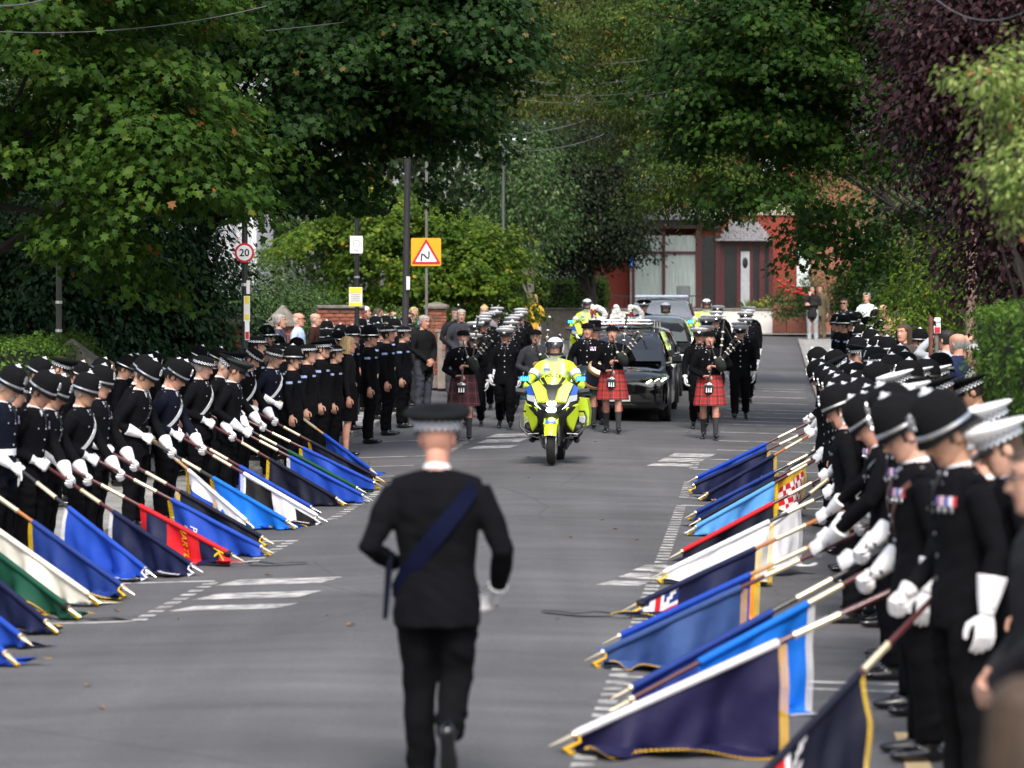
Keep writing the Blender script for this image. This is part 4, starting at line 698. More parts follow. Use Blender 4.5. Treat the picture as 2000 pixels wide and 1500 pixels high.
    for s in (1, -1):
        e, w_, hd, pn, cu = p['arms'][s]; w_ = Vector(w_) + Vector((0, 0, dz)); hdv = Vector(hd).normalized()
        hand_mesh(mb, w_ + hdv * .015, hd, pn, 2, cu, s > 0)
        g_ = MB(); hand_mesh(g_, w_ + hdv * .012, hd, pn, 0, cu, s > 0, 1.16); e_ = Vector(e) + Vector((0, 0, dz)); fa = (e_ - w_).normalized()
        g2 = MB(); g2.v, g2.f, g2.m = list(g_.v), list(g_.f), list(g_.m); g_.tube([w_ + fa*.03, w_ - fa*.01], [.047, .034], 0, 12); gl[s] = g_.mesh('glove', GLOVE)
        g2.tube([w_ + fa*.155, w_ + fa*.15, w_ + fa*.07, w_ - fa*.012], [.062, .066, .052, .033], 0, 14); gl[(s, 'g')] = g2.mesh('gauntlet', GLOVE)
    body = mb.mesh('body', [TOP, TROU, SKIN, SHOE, SHIRT, LIP, EYEW, DARK], True, 60)
    gbody = gb.mesh('body', [TOP, TROU, SKIN, SHOE, SHIRT, LIP, EYEW, DARK], True, 60)
    d = dict(mesh=body, gmesh=gbody, head=HM, glove=gl, pose=p, key=key)
    # collar, tie, tunic buttons, medals, belts as shared part meshes
    c = MB(); z0 = 1.480 + dz; x0 = lean_x(1.5, p) - .008; hl = (hc - nb).normalized()
    c.loft([[(x0 + o_ + .072*r_*math.cos(t*.3927), .070*r_*math.sin(t*.3927), z - .018*math.cos(t*.3927)) for t in range(16)] for z, r_, o_ in ((z0 + .022, .95, hl.x*.02), (z0 + .032, .92, hl.x*.03), (z0 + .046, .88, hl.x*.045), (z0 + .044, .82, hl.x*.045))], 0, False); d['collar'] = c.mesh('shirt_collar', SHIRT)
    c = MB()
    vq_ = [chest(y, z, p, .003) for y, z in ((0.052, 1.485), (-.052, 1.485), (0, 1.33))]; c.add([q + Vector((.002, 0, 0)) for q in vq_], [(0, 1, 2)], 0); tq = [chest(y, z, p, .006) for y, z in ((.018, 1.478), (-.018, 1.478), (-.024, 1.42), (0, 1.33), (.024, 1.42))]; c.add(tq, [(0, 1, 2, 3, 4)], 1); d['shirtfront'] = c.mesh('shirt_and_tie', [SHIRT, CHKB], False)
    c = MB()
    for z in (1.31, 1.21, 1.11, 1.01): q = chest(0, z, p, .004); c.ell(q, (.006, .0115, .0115), 0, 8, 5)
    for y in (.10, -.10):
        q = chest(y, 1.315, p, .004); c.ell(q, (.006, .009, .009), 0, 8, 5); q = chest(y*.55, 1.435, p, .004); c.ell(q, (.006, .011, .011), 0, 8, 5); q = Vector((lean_x(1.44, p), y*1.65, 1.487 + dz)); c.ell(q, (.012, .012, .006), 0, 8, 5)
    d['buttons'] = c.mesh('tunic_buttons', CHROME)
    c = MB(); RIB = [(0, .14), (.14, .3), (.3, .42), (.42, .58), (.58, .74), (.74, .86), (.86, 1.01)]
    c.grid(lambda u, v: chest(.045 + .105*u, 1.335 + .045*v, p, .010), 14, 2, 0, lambda u, v: [0, 1, 2, 3, 0, 2, 1][[i for i, (a, b) in enumerate(RIB) if a <= u < b][0]])
    for i in range(3): q = chest(.062 + .034*i, 1.318, p, .010); c.ell(q, (.004, .015, .015), 4, 10, 5)
    d['medals'] = c.mesh('medals', [mat('ribbon_blue', (.08, .16, .45), .7), mat('ribbon_red', (.5, .04, .06), .7), mat('ribbon_white', (.7, .7, .72), .7), mat('ribbon_purple', (.2, .05, .2), .7), CHROME])
    d['white_belt'] = sash(p, 1.045, 0, .06, 0, ('white_belt', [WHITE])); d['dark_belt'] = sash(p, 1.045, 0, .055, 0, ('leather_belt', [mat('brown_leather', (.09, .03, .02), .45)]))
    d['white_strap'] = sash(p, 1.25, 1.15, .055, 0, ('cross_strap', [WHITE])); d['dark_strap'] = sash(p, 1.24, 1.25, .03, 0, ('cross_strap', [PATENT])); d['brown_strap'] = sash(p, 1.22, 1.2, .045, 0, ('cross_strap', [mat('brown_leather', (.09, .03, .02), .45)]))
    d['navy_sash'] = sash(p, 1.20, -1.3, .085, 0, ('sash', [mat('navy_silk', (.004, .0055, .019), .9, var=.2, spec=.05)]), .008)
    c = MB(); c.grid(lambda u, v: chest(-.14 + .07*u, 1.335 + .028*v, p, .007), 4, 1); c.grid(lambda u, v: chest(.07 + .07*u, 1.335 + .028*v, p, .007), 4, 1)
    for s in (1, -1):
        sh = Vector((lean_x(1.42, p), s*.19, 1.425 + dz)); e = Vector(p['arms'][s][0]); m_ = sh.lerp(e, .30); c.grid(lambda u, v: m_ + Vector((.05*math.sin((u-.5)*2.2), s*(.018 + .055*math.cos((u-.5)*2.2)), -.02 + .035*v)), 6, 1)
    d['patches'] = c.mesh('uniform_patches', mat('patch_pale_blue', (.30, .38, .62), .6, var=.3, nscale=60))
    BODY[key] = d; return d

# ---- headgear, built at the head's own centre
HAT = {}
def star(mb, c, r, m, th=.006, n=8):
    pts = [(r*(1 if i % 2 == 0 else .62)*math.cos(math.pi*i/n), r*(1 if i % 2 == 0 else .62)*math.sin(math.pi*i/n)) for i in range(2*n)]; mb.prism(pts, th, m, T(*c) @ RY(72) @ RZ(90))
def chequer(z0, z1, rx, ry, cols=44, rows=3, flare=1.0):
    mb = MB()
    def fn(u, v): t = u*2*math.pi; k = 1 + (flare-1)*v; return (rx*k*math.cos(t) - .008, ry*k*math.sin(t), z0 + (z1-z0)*v)
    mb.grid(fn, cols, rows, 0, lambda u, v: (int(u*cols) + int(v*rows)) % 2); return mb.mesh('chequered_band', [CHKB, CHKW])
def ring(prof, n=28, x0=-.008): return [[(x0 + p[1]*math.cos(2*math.pi*j/n), p[2]*math.sin(2*math.pi*j/n), p[0] - (p[3] if len(p) > 3 else 0)*abs(math.cos(2*math.pi*j/n))**1.5) for j in range(n)] for p in prof]
def make_hats():
    h = MB(); h.loft(ring([(.052, .112, .096), (.046, .128, .110, .004), (.034, .146, .120, .016), (.030, .150, .123, .022), (.034, .150, .122, .021), (.052, .132, .112, .004), (.085, .131, .110), (.125, .127, .107), (.165, .114, .097), (.196, .090, .077), (.217, .056, .049), (.226, .02, .018)]), 0, True)
    b = MB(); b.loft(ring([(.051, .1335, .1135, .004), (.054, .136, .116, .003), (.067, .135, .115, .002), (.069, .132, .112, .001)]), 0, False)
    bd = MB(); star(bd, (.113, 0, .135), .042, 0); bd.ell((.119, 0, .136), (.006, .018, .02), 0, 8, 6)
    rs_ = MB(); rs_.ell((-.012, 0, .223), (.034, .028, .010), 0, 10, 6); rs_.ell((-.012, 0, .235), (.013, .013, .013), 0, 8, 6)
    ridge = MB(); ridge.tube([(-.012, 0, .212), (-.06, 0, .203), (-.1, 0, .170), (-.122, 0, .13)], [(.006, .003)]*4, 0, 6)
    HAT['helmet'] = ('police_helmet', h.mesh('police_helmet', FELT, ang=60), [('helmet_band', b.mesh('helmet_band', CHROME)), ('helmet_badge', bd.mesh('helmet_badge', CHROME)), ('helmet_rose', rs_.mesh('helmet_rose', mat('bright_nickel', (.86, .87, .9), .35, .4, var=0)))])
    h = MB(); h.loft(ring([(.055, .11, .095), (.052, .128, .112), (.050, .158, .142, -.006), (.056, .170, .155, -.012), (.060, .168, .153, -.012), (.060, .128, .112, -.002), (.09, .122, .107), (.125, .112, .098), (.148, .085, .075), (.156, .035, .03)]), 0, True)
    bd = MB(); star(bd, (.117, 0, .095), .03, 0)
    HAT['bowler'] = ('bowler_hat', h.mesh('bowler_hat', FELT, ang=60), [('chequered_band', chequer(.064, .094, .1285, .1135)), ('hat_badge', bd.mesh('hat_badge', CHROME))])
    def cap(top, name, band):
        h = MB(); n = 28
        def rg(z, r, tilt): return [(-.008 + r*1.06*math.cos(2*math.pi*j/n), r*math.sin(2*math.pi*j/n), z + tilt*math.cos(2*math.pi*j/n)) for j in range(n)]
        h.loft([rg(.083, .112, 0), rg(.092, .126, .008), rg(.112, .152, .022), rg(.126, .157, .030), rg(.138, .148, .032), rg(.141, .09, .024), rg(.140, .02, .018)], 0, True)
        v = MB(); v.grid(lambda u, t: (-.008 + (.118 + .062*t*math.cos((u-.5)*2.0)**.6)*math.cos((u-.5)*2.3), (.104 + .03*t)*math.sin((u-.5)*2.3), .048 - .030*t + .0*u), 14, 4)
        v.grid(lambda u, t: (-.008 + (.118 + .062*t*math.cos((u-.5)*2.0)**.6)*math.cos((u-.5)*2.3), (.104 + .03*t)*math.sin((u-.5)*2.3), .0455 - .031*t), 14, 4)
        bd = MB(); star(bd, (.119, 0, .088), .026, 0); sub = [('cap_peak', v.mesh('cap_peak', PATENT)), ('cap_badge', bd.mesh('cap_badge', CHROME))]
        if band == 'chequer': sub.append(('chequered_band', chequer(.044, .087, .1195, .1065)))
        else: k = MB(); k.loft(ring([(.044, .1195, .1065), (.087, .1195, .1065)]), 0, False); sub.append(('cap_band', k.mesh('cap_band', band)))
        return (name, h.mesh(name, top, ang=50), sub)
    HAT['cap'] = cap(FELT, 'peaked_cap', 'chequer'); HAT['whitecap'] = cap(WHITE, 'white_topped_cap', 'chequer'); HAT['silvercap'] = cap(mat('pale_grey_cover', (.55, .56, .58), .45, var=.05), 'white_topped_cap', CHKB); HAT['greencap'] = cap(mat('bottle_green', (.008, .014, .012), .8), 'peaked_cap', CHKB)
    h = MB(); h.loft(ring([(.05, .118, .100), (.052, .126, .104), (.10, .128, .098), (.125, .124, .075), (.138, .105, .035), (.130, .05, .012)]), 0, True); b = MB(); b.ell((.0, 0, .142), (.018, .018, .014), 0, 8, 6); k = MB(); k.ell((.03, .1, .095), (.02, .008, .024), 0, 8, 6)
    HAT['bonnet'] = ('glengarry', h.mesh('glengarry', FELT), [('toorie', b.mesh('toorie', RED)), ('cap_badge', k.mesh('cap_badge', CHROME))])
    h = MB(); h.loft(ring([(.056, .11, .095), (.052, .128, .112), (.048, .162, .148, .012), (.056, .174, .162, .012), (.060, .172, .160, .012), (.062, .126, .112), (.12, .119, .106), (.19, .122, .110), (.205, .127, .114), (.21, .122, .109), (.211, .02, .02)]), 0, True); b = MB(); b.loft(ring([(.062, .1275, .1135), (.095, .1245, .1105)]), 0, False)
    HAT['tophat'] = ('top_hat', h.mesh('top_hat', FELT), [('hat_ribbon', b.mesh('hat_ribbon', mat('black_silk', (.012, .012, .014), .3)))])
    h = MB(); n = 28; rings = []
    for i in range(15):
        ph = math.pi*(.04 + .80*i/14); r_ = math.sin(ph)**.85; rings.append([(-.006 + .148*r_*math.cos(2*math.pi*(j + .5)/n), .128*r_*math.sin(2*math.pi*(j + .5)/n), .02 + .152*math.cos(ph)) for j in range(n)])
    h.loft(rings, 0, False); h.f.append(tuple(range(n-1, -1, -1))); h.m.append(0); keep = [i for i, f in enumerate(h.f) if not (min(h.v[q][0] for q in f) > .055 and min(h.v[q][2] for q in f) > -.075 and max(h.v[q][2] for q in f) < .072 and max(abs(h.v[q][1]) for q in f) < .112)]
    h.f = [h.f[i] for i in keep]; h.m = [h.m[i] for i in keep]; vz = MB(); vz.grid(lambda u, t: (-.006 + (.152 - .03*t*t)*math.cos((u-.5)*2.3), (.131)*math.sin((u-.5)*2.3), .035 + .075*t), 14, 4); lin_ = MB(); lin_.grid(lambda u, t: (-.006 + (.128 + .01*math.sin(t*3.14))*math.cos((u-.5)*2.6)*1.04, .117*math.sin((u-.5)*2.6), -.085 + .035*t), 14, 3); st = MB(); st.ell((.135, 0, .105), (.012, .014, .008), 0, 8, 5)
    HAT['moto'] = ('motorcycle_helmet', h.mesh('motorcycle_helmet', mat('gloss_white', (.75, .76, .77), .2, var=.03, coat=.5), ang=50), [('raised_visor', vz.mesh('raised_visor', mat('visor_dark', (.02, .022, .03), .15, var=0))), ('chin_lining', lin_.mesh('chin_lining', CHKB)), ('helmet_crest', st.mesh('helmet_crest', RED))])
make_hats()
def hair_mesh(style):
    mb = MB(); n = 28; zs = [-.07, -.055, -.04, -.02, 0, .02, .04, .06, .078, .094, .108, .118, .126]; low = dict(short=-.055, crop=-.035, bald=-.05).get(style, -.07); rings = [[head_pt(min(z, .1225), 2*math.pi*j/n, .010 if z < .11 else .007) if style != 'crop' else head_pt(min(z, .1225), 2*math.pi*j/n, .004) for j in range(n)] for z in zs]
    rings = [[(p[0], p[1], z if z > .1225 else p[2]) for p in r_] for z, r_ in zip(zs, rings)]
    mb.loft(rings, 0, False); mb.f.append(tuple((len(zs)-1)*n + j for j in range(n))); mb.m.append(0)
    def ok(f):
        c = sum((Vector(mb.v[q]) for q in f), Vector()) / len(f)
        if style == 'bald': return c.z < .035 and c.z > low and c.x < -.005
        return c.z > low and (c.x < .012 or c.z > .072 + (.0 if c.x < .05 else .006)) and not (c.z < -.03 and c.x > -.03)
    keep = [i for i, f in enumerate(mb.f) if ok(f)]; mb.f = [mb.f[i] for i in keep]; mb.m = [0]*len(keep)
    if style in ('bob', 'long'):
        L = -.13 if style == 'bob' else -.27; mb.grid(lambda u, v: (-.012 - .112*math.cos((u-.5)*3.9)*(1 + .10*math.sin(v*3)), .098*math.sin((u-.5)*3.9)*(1 + .1*math.sin(v*3.1)), .06 + (L - .06)*v), 16, 6); mb.grid(lambda u, v: (-.012 - .098*math.cos((u-.5)*3.9), .085*math.sin((u-.5)*3.9), .06 + (L + .01 - .06)*v), 16, 6)
        mb.ell((-.015, 0, .055), (.112, .092, .082), 0, 14, 8)
    if style == 'bun': mb.ell((-.085, 0, .095), (.05, .045, .045), 0, 12, 8)
    return mb.mesh('hair', HAIRS[0])
HAIR = {k: hair_mesh(k) for k in ('short', 'crop', 'bald', 'bob', 'long', 'bun')}
_g = MB()
for s in (-1, 1): _g.box((.112, s*.032, .016), (.006, .046, .032), 0, bev=.002); _g.box((.05, s*.076, .02), (.11, .004, .006), 0)
_g.box((.114, 0, .022), (.006, .02, .006), 0); SUNG = _g.mesh('sunglasses', PATENT); _b = MB(); _b.grid(lambda u, v: head_pt(-.115 + .075*v, (u-.5)*2.6, .006), 12, 5); BEARD = _b.mesh('beard', HAIRS[1])
def setm(o, i, m_): o.material_slots[i].link = 'OBJECT'; o.material_slots[i].material = m_
def person(X, Y, yaw, key, hat, label, group=None, scale=1.0, z=None, mats=None, parts=(), hair=None, skin=None, gloves=None, beard=None, wide=1.06, hatm=None):
    B = BODY[key]; root = thing('person', label, 'person', (X, Y, zg(X, Y) if z is None else z), yaw, group); root.scale = (scale*wide, scale*wide, scale)
    b = ob('body', B['gmesh' if gloves else 'mesh'], root); setm(b, 2, skin or rnd.choice((SKIN, SKIN, SKIN2, SKIN3)))
    for i, m_ in (mats or {}).items(): setm(b, i, m_)
    if hair is not False:
        st, hm = hair or ('short', rnd.choice((0, 0, 1, 3, 3)))
        if hat and st == 'short': st = 'crop'
        hb = ob('hair', HAIR[st], root, B['head']); setm(hb, 0, HAIRS[hm])
    if hat:
        nm, me, subs = HAT[hat]; ho = ob(nm, me, root, B['head'] @ T(0, 0, rnd.uniform(-.004, .004)) @ RZ(rnd.uniform(-4, 4)) @ RY(rnd.uniform(-3, 4)))
        for sn, sm in subs: ob(sn, sm, ho)
    for q in parts:
        if q == 'sunglasses': ob('sunglasses', SUNG, root, B['head'])
        else:
            po_ = ob(B[q].name.split('.')[0], B[q], root)
            if q in ('buttons', 'medals', 'patches'): po_['kind'] = 'stuff'
    if beard is not None: bo = ob('beard', BEARD, root, B['head']); setm(bo, 0, HAIRS[beard])
    if gloves:
        for s in (1, -1):
            k = (s, 'g') if (gloves == 'gauntlet' or (gloves == 'mixed' and s == 1)) else s
            gm = B['glove'][k]; ob(gm.name.split('.')[0], gm, root)
    return root
for k in POSES: make_body(k, .0155 if k not in ('lead', 'bearer_one') else .012)
def facing(dx, dy): return math.atan2(dy, dx)
# ================================================================ STANDARDS (dipped flags): origin at the finial's tip on the road, pole runs back along -X and up
POLE_REACH, POLE_UP = 1.58, .82          # horizontal and vertical run from tip to the front hand
PD = Vector((-POLE_REACH, 0, POLE_UP)).normalized(); PLEN = 2.45
WOODS = {'maroon': mat('maroon_varnish', (.075, .014, .016), .3, var=.1, coat=.3), 'black': mat('black_varnish', (.012, .012, .014), .3, var=.05, coat=.3), 'oak': mat('pale_oak', (.46, .25, .11), .45, var=.2, nscale=10), 'orange': mat('orange_varnish', (.36, .13, .035), .35, var=.15)}
def pp(d): return Vector((0, 0, .035)) + PD * d
POLEM = {}
for k_, m_ in WOODS.items():
    q = MB(); q.tube([pp(.12), pp(1.3), pp(PLEN)], [.014, .016, .017], 0, 10); POLEM[k_] = q.mesh('pole', m_)
q = MB(); q.tube([pp(1.34), pp(1.58)], [.0195, .0195], 0, 12); q.tube([pp(1.335), pp(1.35)], .0215, 0, 12); q.tube([pp(1.575), pp(1.59)], .0215, 0, 12); COLLAR = q.mesh('brass_collar', BRASSP)
q = MB(); q.tube([pp(.16), pp(.13)], [.02, .022], 0, 10); q.tube([pp(.13), pp(.115), pp(.07), pp(.0)], [(.012, .012), (.026, .012), (.018, .008), (.002, .002)], 0, 8); FINIALS = [q.mesh('finial', m_) for m_ in (BRASSP, CHROME)]
def fabric(name, col, rough=.62):
    return mat(name, col, rough, var=.14, nscale=4, bump=.4, bscale=7, spec=.2)
FAB = {k: fabric('fabric_' + k, c) for k, c in dict(royal=(.012, .055, .36), navy=(.007, .011, .045), dark=(.006, .0075, .020), azure=(.005, .13, .55), sky=(.09, .30, .68), blue=(.012, .035, .19), steel=(.03, .065, .19), red=(.48, .012, .02), white=(.66, .66, .70), cream=(.68, .66, .58), green=(.006, .06, .036), black=(.012, .012, .014), gold=(.62, .36, .02), yellow=(.66, .43, .02), purple=(.010, .009, .044), orange=(.75, .24, .01)).items()}
def standard(tip, yaw, pole_, field, label, fringe='yellow', sleeve=None, d0=.15, d1=1.16, design=None, text=None, crepe=False, seed=0, fin=0, drop=1.0, swing=0.0, emblem=None):
    r_ = random.Random(seed*13 + 5); z = zroad(*tip); root = thing('standard', label, 'standard', (tip[0], tip[1], z), yaw, 'dipped standards')
    ob('pole', POLEM[pole_], root); ob('brass_collar', COLLAR, root); ob('finial', FINIALS[fin], root)
    ph = [r_.uniform(0, 6.28) for _ in range(4)]; amp = r_.uniform(.03, .055); sd_ = 1 if r_.random() < .5 else -1; fly = .92 * drop
    def surf(u, v, off=0):                # u 0..1 along the hoist from the tip, v 0..1 down the fly
        P = pp(d0 + (d1 - d0)*u); h = P.z; s = v * fly; fall = max(h - .012, .0)
        fold = (amp * (math.sin(u*9 + ph[0] + 2.2*v) + .6*math.sin(u*17 + ph[1])) + .012*math.sin(u*31 + ph[2] + 5*v) + .010*math.sin(v*14 + u*9 + ph[3])) * min(1, s/.22)
        drift = .10*s*(1 - u) + swing*s
        if s <= fall: return Vector((P.x + drift, P.y + fold + off*1.0, P.z - s - .016*0))
        rest = s - fall; k = min(rest, .34)   # cloth that reaches the road lies in a heap
        return Vector((P.x + drift + .16*rest*math.sin(u*6 + ph[2]), P.y + fold + sd_*(k*.55 + .03*math.sin(u*21 + ph[3])) + off*.3, .012 + .022*(1 + math.sin(u*13 + ph[1] + k*9)) * min(1, rest/.1) + off))
    mats_ = [FAB[field]]; idx = {field: 0}
    def mi(n):
        if n not in idx: idx[n] = len(mats_); mats_.append(FAB[n])
        return idx[n]
    def mf(u, v):
        if design == 'stripes': return mi('navy' if .12 < u < .36 or .70 < u < .93 else 'red')
        if design == 'quarters': return mi('black') if (.62 < u < .97 and .04 < v) or (u < .3 and v > .08) else mi('white')
        if design == 'jack':
            if u < .34 and v < .42:
                a, b = abs(u - .17)/.17, abs(v - .21)/.21
                return mi('red') if a < .16 or b < .16 else (mi('white') if a < .34 or b < .34 or abs(a - b) < .16 else mi('blue'))
            if u > .5 and .2 < v < .7: return mi('orange')
            return mi(field)
        if design == 'jack2':
            if u < .55 and v < .55:
                a, b = abs(u - .3)/.25, abs(v - .28)/.27
                return mi('red') if a < .16 or b < .16 else (mi('white') if a < .36 or b < .36 or abs(a - b) < .14 else mi(field))
            return mi(field)
        if design == 'checks':
            if u > .62 and .12 < v < .7: return mi('red') if (int(u*24) + int(v*14)) % 2 else mi('white')
            return mi('gold') if u > .52 and v < .75 else mi(field)
        if design == 'hoistband': return mi('white') if v < .16 else mi(field)
        if design == 'whitehoist': return mi('cream') if v < .30 else mi(field)
        return mi(field)
    c = MB(); c.grid(surf, 40, 30, 0, mf); fl = c.build('flag', mats_, root, ang=180)
    fl.data.materials[0]  # field
    s = MB(); s.tube([pp(d0 + (d1-d0)*t/6) for t in range(7)], .0235, 0, 10); s.build('pole_sleeve', FAB[sleeve or field], fl)
    if fringe:
        f = MB(); n = 60
        for i in range(n):                 # threads along the free top edge
            v = i/n; a = surf(1, v); b = surf(1, v + .6/n); o = Vector((-.045, 0, -.012)); f.add([a, b, b + o, a + o], [(0, 1, 2, 3)])
        for i in range(n):
            u = i/n; a = surf(u, 1); b = surf(u + .6/n, 1); o = Vector((0, sd_*.05, -.0)); f.add([a + Vector((0, 0, .003)), b + Vector((0, 0, .003)), b + o, a + o], [(0, 1, 2, 3)])
        f.build('fringe', FAB[fringe] if fringe in FAB else FAB['yellow'], fl, False)['kind'] = 'stuff'
        t = MB(); o = surf(0, .12); t.tube([pp(.16), pp(.15) + Vector((-.01, sd_*.03, -.04)), Vector((-.06, sd_*.05, .02)), Vector((-.10, sd_*.09, .012))], [.006, .009, .013, .017], 0, 8); t.build('tassel', FAB[fringe], root)
    if crepe:
        t = MB(); w0 = pp(.15)
        t.grid(lambda u, v: (.05 + .55*u + .03*math.sin(v*3), sd_*(.05 + .1*math.sin(u*4)) + (v - .5)*.10, .014 + .03*abs(math.sin(u*5.5))*(1 - u)), 16, 2); t.ell(w0 + Vector((-.02, 0, .0)), (.05, .035, .03), 0, 10, 7); t.build('mourning_ribbon', FAB['black'], root)
    if emblem:
        e = MB()
        def dec(a, r0): return surf(min(max(emblem[0] + r0*math.cos(a)/(d1-d0), 0), 1), min(max(emblem[1] + r0*math.sin(a)/fly, 0), 1)) + Vector((0, -TEXTSIDE*.012, 0))
        for k, (ra, rb) in enumerate(((.13, .15), (.03, .06), (.165, .172))): e.grid(lambda u, v: dec(u*6.283, ra + (rb-ra)*v), 28, 1, k % 2)
        for k in range(8): e.grid(lambda u, v: dec(k*math.pi/4 + (u-.5)*.16/(.4 + v), .05 + .085*v), 1, 4, 0)
        e.build('wheel_emblem', [FAB['gold'], FAB['red']], fl, False)
    if text:
        for tx, u0, v0, sz, rot, col in text:
            me = text_mesh(tx, sz, FAB[col], 0); L = d1 - d0
            bm = bmesh.new(); bm.from_mesh(me); bmesh.ops.subdivide_edges(bm, edges=[e for e in bm.edges if e.calc_length() > .04], cuts=2); 
            for vt in bm.verts:
                x, y = vt.co.x, vt.co.y; a = R(rot); x, y = x*math.cos(a) - y*math.sin(a), x*math.sin(a) + y*math.cos(a)
                vt.co = surf(min(max(u0 - TEXTSIDE*x/L, 0), 1), min(max(v0 - y/fly, 0), 1)) + Vector((0, -TEXTSIDE*.012, 0))
            bm.to_mesh(me); bm.free(); ob('lettering', me, fl)
    return root
TEXTSIDE = 1
# ================================================================ VEHICLES   (local frame: nose towards +X, ground at z=0)
TYRE = mat('tyre_rubber', (.012, .012, .012), .85, var=.2, nscale=40, bump=.3, bscale=80); ALLOY = mat('alloy', (.45, .46, .47), .3, .9, var=.05); BLKPL = mat('black_plastic', (.012, .012, .013), .5, var=.1, nscale=30)
HIVIS = mat('hivis_yellow', (.50, .66, .02), .45, var=.05, coat=.3); HIVISJ = mat('hivis_jacket', (.46, .62, .03), .8, var=.12, nscale=7, bump=.5, bscale=10); BLUEL = mat('blue_lamp', (.02, .2, .9), .2, emit=9, ecol='#2aa0ff', var=0); HEADL = mat('headlamp_lit', (.9, .95, 1), .2, emit=11, ecol='#f2fbff', var=0); DRL = mat('running_light', (.9, 1, .75), .2, emit=7, ecol='#e9ffb8', var=0); DRLW = mat('running_light_white', (.9, 1, .95), .2, emit=3, ecol='#eafff2', var=0)
BBLUE = mat('battenburg_blue', (.02, .09, .42), .4, coat=.3); REFL = mat('reflective_silver', (.60, .62, .64), .5, var=.05)
def wheel(parent, x, y, r, w_, moto=False, name='wheel'):
    wl = MB(); prof = [(-w_/2*.55, r*.66), (-w_/2, r*.80), (-w_/2*.92, r*.93), (-w_/2*.5, r), (w_/2*.5, r), (w_/2*.92, r*.93), (w_/2, r*.80), (w_/2*.55, r*.66)]
    M = T(x, y, r) @ RX(90); wl.lathe(prof, 0, 36, M, cap=False); ty = wl.build(name, TYRE, parent); rm = MB(); rm.lathe([(-w_*.4, r*.66), (-w_*.3, r*.60), (w_*.3, r*.60), (w_*.4, r*.66)], 0, 32, M, cap=False); n = 10 if not moto else 5
    for i in range(n): a = 2*math.pi*i/n; rm.tube([(x + .03*math.cos(a), y, r + .03*math.sin(a)), (x + r*.64*math.cos(a), y, r + r*.64*math.sin(a))], [(w_*.16, .022), (w_*.12, .018)], 0, 6)
    rm.lathe([(-w_*.28, .05), (w_*.28, .05)], 0, 12, M); rm.build('rim', ALLOY, ty)
    if moto:
        for s in (-1, 1): d = MB(); d.lathe([(-.002, r*.52), (.003, r*.52)], 0, 28, T(x, y + s*.07, r) @ RX(90)); d.build('brake_disc', CHROME, ty)
    return ty
